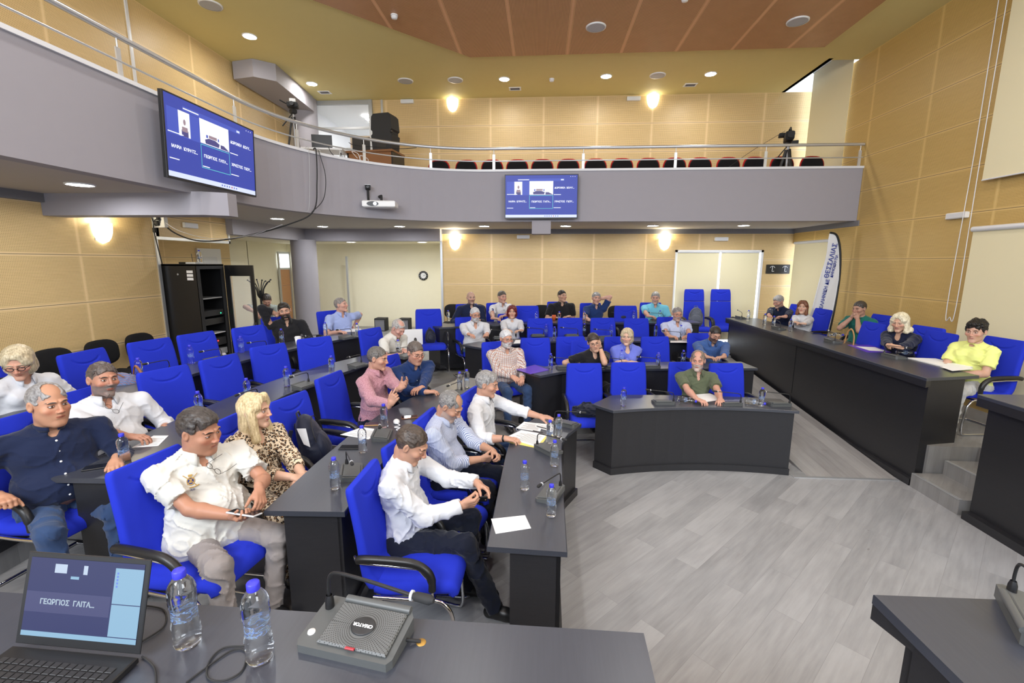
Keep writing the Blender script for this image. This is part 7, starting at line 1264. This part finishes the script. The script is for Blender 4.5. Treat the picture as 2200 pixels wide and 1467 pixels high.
ms = empty('computer_mouse', (at(852, 908, .91).x, at(852, 908, .91).y, .911), .4, 'white mouse with its cable on the second left desk', 'mouse'); f = SDF(); f.add(ell((0, 0, .006), (.03, .052, .026)), .01); f.cut((0, 0, .001), (0, 0, -1)); blob(ms, 'mouse_body', f, M_['white'], .005); m = MB(); m.tube(spline([(0, -.05, .008), (.02, -.10, .006), (-.03, -.14, .008), (.02, -.18, .01), (-.02, -.2, .006), (.01, -.25, .006)], 6), .005); m.build('mouse_cable', M_['offwhite'], ms)
# white laptop-lid sized board near the foyer and black laptop of the blonde person
wb = empty('white_board', (-2.22, 7.6, .30), .3, 'white board leaning behind the writing person near the foyer', 'board'); m = MB(); m.box((-.2, -.01, .45), (.2, .01, .92)); m.build('board_panel', M_['paper'], wb)
for x in (-.17, .17): m = MB(); m.tube([(x, .02, .9), (x, .12, .0)], .01); m.build('leg', M_['steel'], wb)
lp2 = empty('laptop', (at(12, 872, 1.21).x+.02, at(12, 872, 1.21).y, 1.211), math.radians(80), 'black laptop before the blonde person at the left edge', 'laptop'); m = MB(); m.box((-.18, 0, 0), (.18, .24, .018)); m.build('keyboard_base', M_['black'], lp2); m = MB(); m.box((-.18, -.05, .018), (.18, -.035, .24)); m.build('screen_lid', M_['black'], lp2)
# foreground laptop
fl = empty('laptop', (-1.165, .935, 1.361), math.radians(-2), 'black laptop with a lit blue screen in the left foreground', 'laptop'); m = MB(); m.box((-.175, -.235, 0), (.175, .0, .018), bev=.003); kb = m.build('keyboard_base', M_['black'], fl)
KEY = plain('black_keys', (.02, .02, .022, 1), .5); m = MB()
for r in range(6):
    for c in range(15): x = -.155+c*.0208; y = -.035-r*.0185; m.box((x, y-.0155, .018), (x+.0175, y, .0205), bev=.0012)
m.build('keys', KEY, kb); m = MB(); m.box((-.05, -.22, .018), (.05, -.155, .0185)); m.build('touchpad', M_['matte'], kb)
T_ = Matrix.Translation((0, .004, .020)) @ Matrix.Rotation(math.radians(-17+90), 4, 'X') @ Matrix.Rotation(math.pi, 4, 'X') @ Matrix.Rotation(math.pi, 4, 'X'); T_ = Matrix.Translation((0, .004, .020)) @ Matrix.Rotation(math.radians(73), 4, 'X')
ld = empty('lid'); bpy.data.objects.remove(ld); m = MB(); m.box((-.175, 0, -.006), (.175, .225, .0), bev=.002); ld = m.build('screen_lid', M_['black'], fl); ld.matrix_basis = T_
D1, D2, D3 = emit('laptop_dark_blue', (.022, .028, .11, 1), .8), emit('laptop_pale', (.30, .52, .72, 1), .6), emit('laptop_grey_blue', (.05, .055, .15, 1), .8)
m = MB(); rect(m, -.162, .022, .162, .213, .0008, 0); rect(m, -.162, .08, .078, .13, .0010, 2); rect(m, .082, .036, .162, .200, .0012, 1); rect(m, -.162, .022, .162, .034, .0012, 1); rect(m, -.09, .178, -.055, .200, .0014, 3); rect(m, -.008, .178, .004, .200, .0014, 3); rect(m, -.042, .165, -.018, .172, .0014, 1)
for k in range(5): rect(m, .088, .185-k*.008, .093, .190-k*.008, .0016, 4)
rect(m, .082, .112, .162, .114, .0016, 0); m.build('screen', [D1, D2, D3, emit('laptop_white', (.5, .6, .75, 1), .7), emit('laptop_icon', (.15, .25, .75, 1), .7)], ld)
text_mesh('screen_lettering', 'ΓΕΩΡΓΙΟΣ  ΓΑΙΤΑ...', .0175, emit('laptop_text', (.42, .52, .62, 1), .7), ld, Matrix.Translation((-.042, .106, .0016)), .0002, bold=.0004)
q1 = lambda a, b: at(a, b, 1.364)
cable([q1(308, 1300), q1(352, 1310), q1(352, 1345), q1(305, 1378)], .0022, 'thin black cable curling out beside the foreground laptop'); cable([q1(305, 1410), q1(330, 1432), q1(335, 1466), q1(330, 1500)], .0022, 'thin black cable running to the bottom edge beside the laptop')
cable([q1(530, 1388), q1(480, 1392), q1(450, 1420), q1(446, 1455), q1(480, 1462), q1(520, 1440), q1(528, 1400), q1(500, 1396), q1(455, 1425), q1(400, 1466)], .0022, 'black cable coiled beside the nearer foreground bottle')
hl_ = at(905, 1380, 1.36); ho = empty('cable_grommet', (hl_.x, hl_.y, 1.3602), 0, 'round brass coloured cable hole beside the foreground microphone unit', 'grommet'); m = MB(); m.lathe([(.013, .0), (.012, .0016), (.0001, .0012)], 20); m.build('ring', plain('brass', (.45, .26, .06, 1), .4, .6), ho)
cable([(hl_.x-.002, hl_.y, 1.363), (hl_.x-.03, hl_.y-.008, 1.373), (hl_.x-.06, hl_.y-.004, 1.372)], .0045, 'short grey cable from the foreground microphone unit into the desk hole', 'matte')
# ---------------------------------------------------------------- details on clothing
def stick(J, x, z, builder, name, mat, d=(0, -1, 0), lift=.001, roll=0.0):
    h = J['on_shirt'](x, z, d)
    if h is None: return None
    Mx = frame_mat(h[0]+h[1]*lift, h[1]) @ Matrix.Rotation(roll, 4, 'Z'); m = MB(); builder(m, Mx); return m.build(name, mat, J['shirt_o'])
for k in range(6): stick(P[2], 0.0, .085-k*.065, lambda m, M: m.lathe([(.0065, .0), (.0062, .0025), (.0001, .003)], 12, M=M), 'button', M_['paper'])
for pn, n in ((3, 4), (6, 4), (8, 4), (9, 4), (10, 3)):
    for k in range(n): stick(P[pn], 0.0, .075-k*.075, lambda m, M: m.lathe([(.0048, .0), (.0046, .002), (.0001, .0024)], 10, M=M), 'button', M_['offwhite'])
GOLD, NAV = plain('gold_thread', (.45, .27, .06, 1), .6), plain('navy_thread', (.02, .03, .16, 1), .7)
h = P[4]['on_shirt'](.095, .03)
if h:
    Mx = frame_mat(h[0]+h[1]*.003, h[1]); e = MB(); e.lathe([(.024, 0), (.024, .002), (.019, .002), (.019, 0)], 24, M=Mx, sx=.85); e.tube([Mx @ Vector(v) for v in ((-.036, .040, 0), (0, .005, .001), (.030, -.034, 0))], .002); e.tube([Mx @ Vector(v) for v in ((.036, .040, 0), (0, .005, .001), (-.030, -.034, 0))], .002)
    e.tube(spline([Mx @ Vector(v) for v in ((-.04, -.028, 0), (-.015, -.036, .001), (.015, -.036, .001), (.04, -.028, 0))], 4), .003); e.cbox((0, .033, .001), (.020, .012, .003), M=Mx); e.build('embroidered_crest', GOLD, P[4]['shirt_o']); e = MB(); e.lathe([(.018, .0012), (.0001, .0014)], 20, M=Mx, sx=.85); e.build('crest_shield', NAV, P[4]['shirt_o'])
    text_mesh('crest_number', '2', .032, GOLD, P[4]['shirt_o'], Mx @ Matrix.Translation((0, .001, .003)), .0006, bold=.0006); text_mesh('crest_word', 'POLO', .013, NAV, P[4]['shirt_o'], Mx @ Matrix.Translation((0, -.052, .001)), .0006, bold=.0004)
def hang(J, x, z, label, mat='black', s=1.0):
    h = J['on_shirt'](x, z)
    if h is None: return
    th_ = Matrix.Translation(J['root'].location) @ Matrix.Rotation(J['root'].rotation_euler.z, 4, 'Z'); F_ = frame_mat(h[0]+h[1]*.012, h[1]) @ Matrix.Rotation(math.radians(-62), 4, 'Z') @ Matrix.Rotation(math.radians(90), 4, 'X') @ Matrix.Translation((0, 0, -.018)); glasses_at((0, 0, 0), 0, label, mat, th_ @ F_)
hang(P[4], -.02, .06, 'glasses hanging from the collar of the cream polo'); hang(P[3], 0, .06, 'glasses hanging from the open collar of the bearded person in white'); hang(P[18], 0, .05, 'sunglasses hanging from the white polo in the rear row')
J = P[18]; S_, E_, W_, hd, n, d_ = J['arms'][1]; c = S_*.62+E_*.38; dr_ = unit(A(.45, 1, .1)); hh = raycast(J['shirt'], c+dr_*.3, -dr_, .5)
if hh: text_mesh('sleeve_number', '3', .11, NAV, J['shirt_o'], frame_mat(hh[0]+hh[1]*.004, hh[1]), .001, bold=.003)
J = P[28]; S_, E_, W_, hd, n, d_ = J['arms'][1]
for k in range(3): c = S_*(.85-.14*k)+E_*(.15+.14*k); u = unit(E_-S_); m = MB(); Rw = Vector(u).to_track_quat('Z', 'Y').to_matrix().to_4x4(); m.lathe([(.056, -.006), (.0615, -.006), (.0615, .006), (.056, .006)], 24, M=Matrix.Translation(c) @ Rw); m.build('sleeve_stripe', M_['paper'], J['shirt_o'])
J = P[5]; m = MB(); 
for k in range(3): q_ = J['HM'] @ Vector((.084, .004, -.040-.014*k)); m.sphere(q_, .0065-.001*k, seg=7)
m.build('earring', plain('gold', (.75, .55, .22, 1), .25, .9), J['root'])
h = P[31]['on_shirt'](.0, .02)
if h: text_mesh('shirt_lettering', 'HAPPY DAY', .022, M_['tan'], P[31]['shirt_o'], frame_mat(h[0]+h[1]*.004, h[1]), .0008, bold=.0005)
for pn in (3, 6, 8): 
    J = P[pn]; m = MB(); c = A(0, .0, g_ if 0 else J['waist'][2]-.165); 
    m.lathe([(.137, -.016), (.140, -.016), (.140, .016), (.137, .016)], 36, M=Matrix.Translation((0, -.002, .535)) @ Matrix.Rotation(math.radians(-12), 4, 'X'), sx=1.30, sy_=1.0); m.build('belt', M_['black'], J['root'])
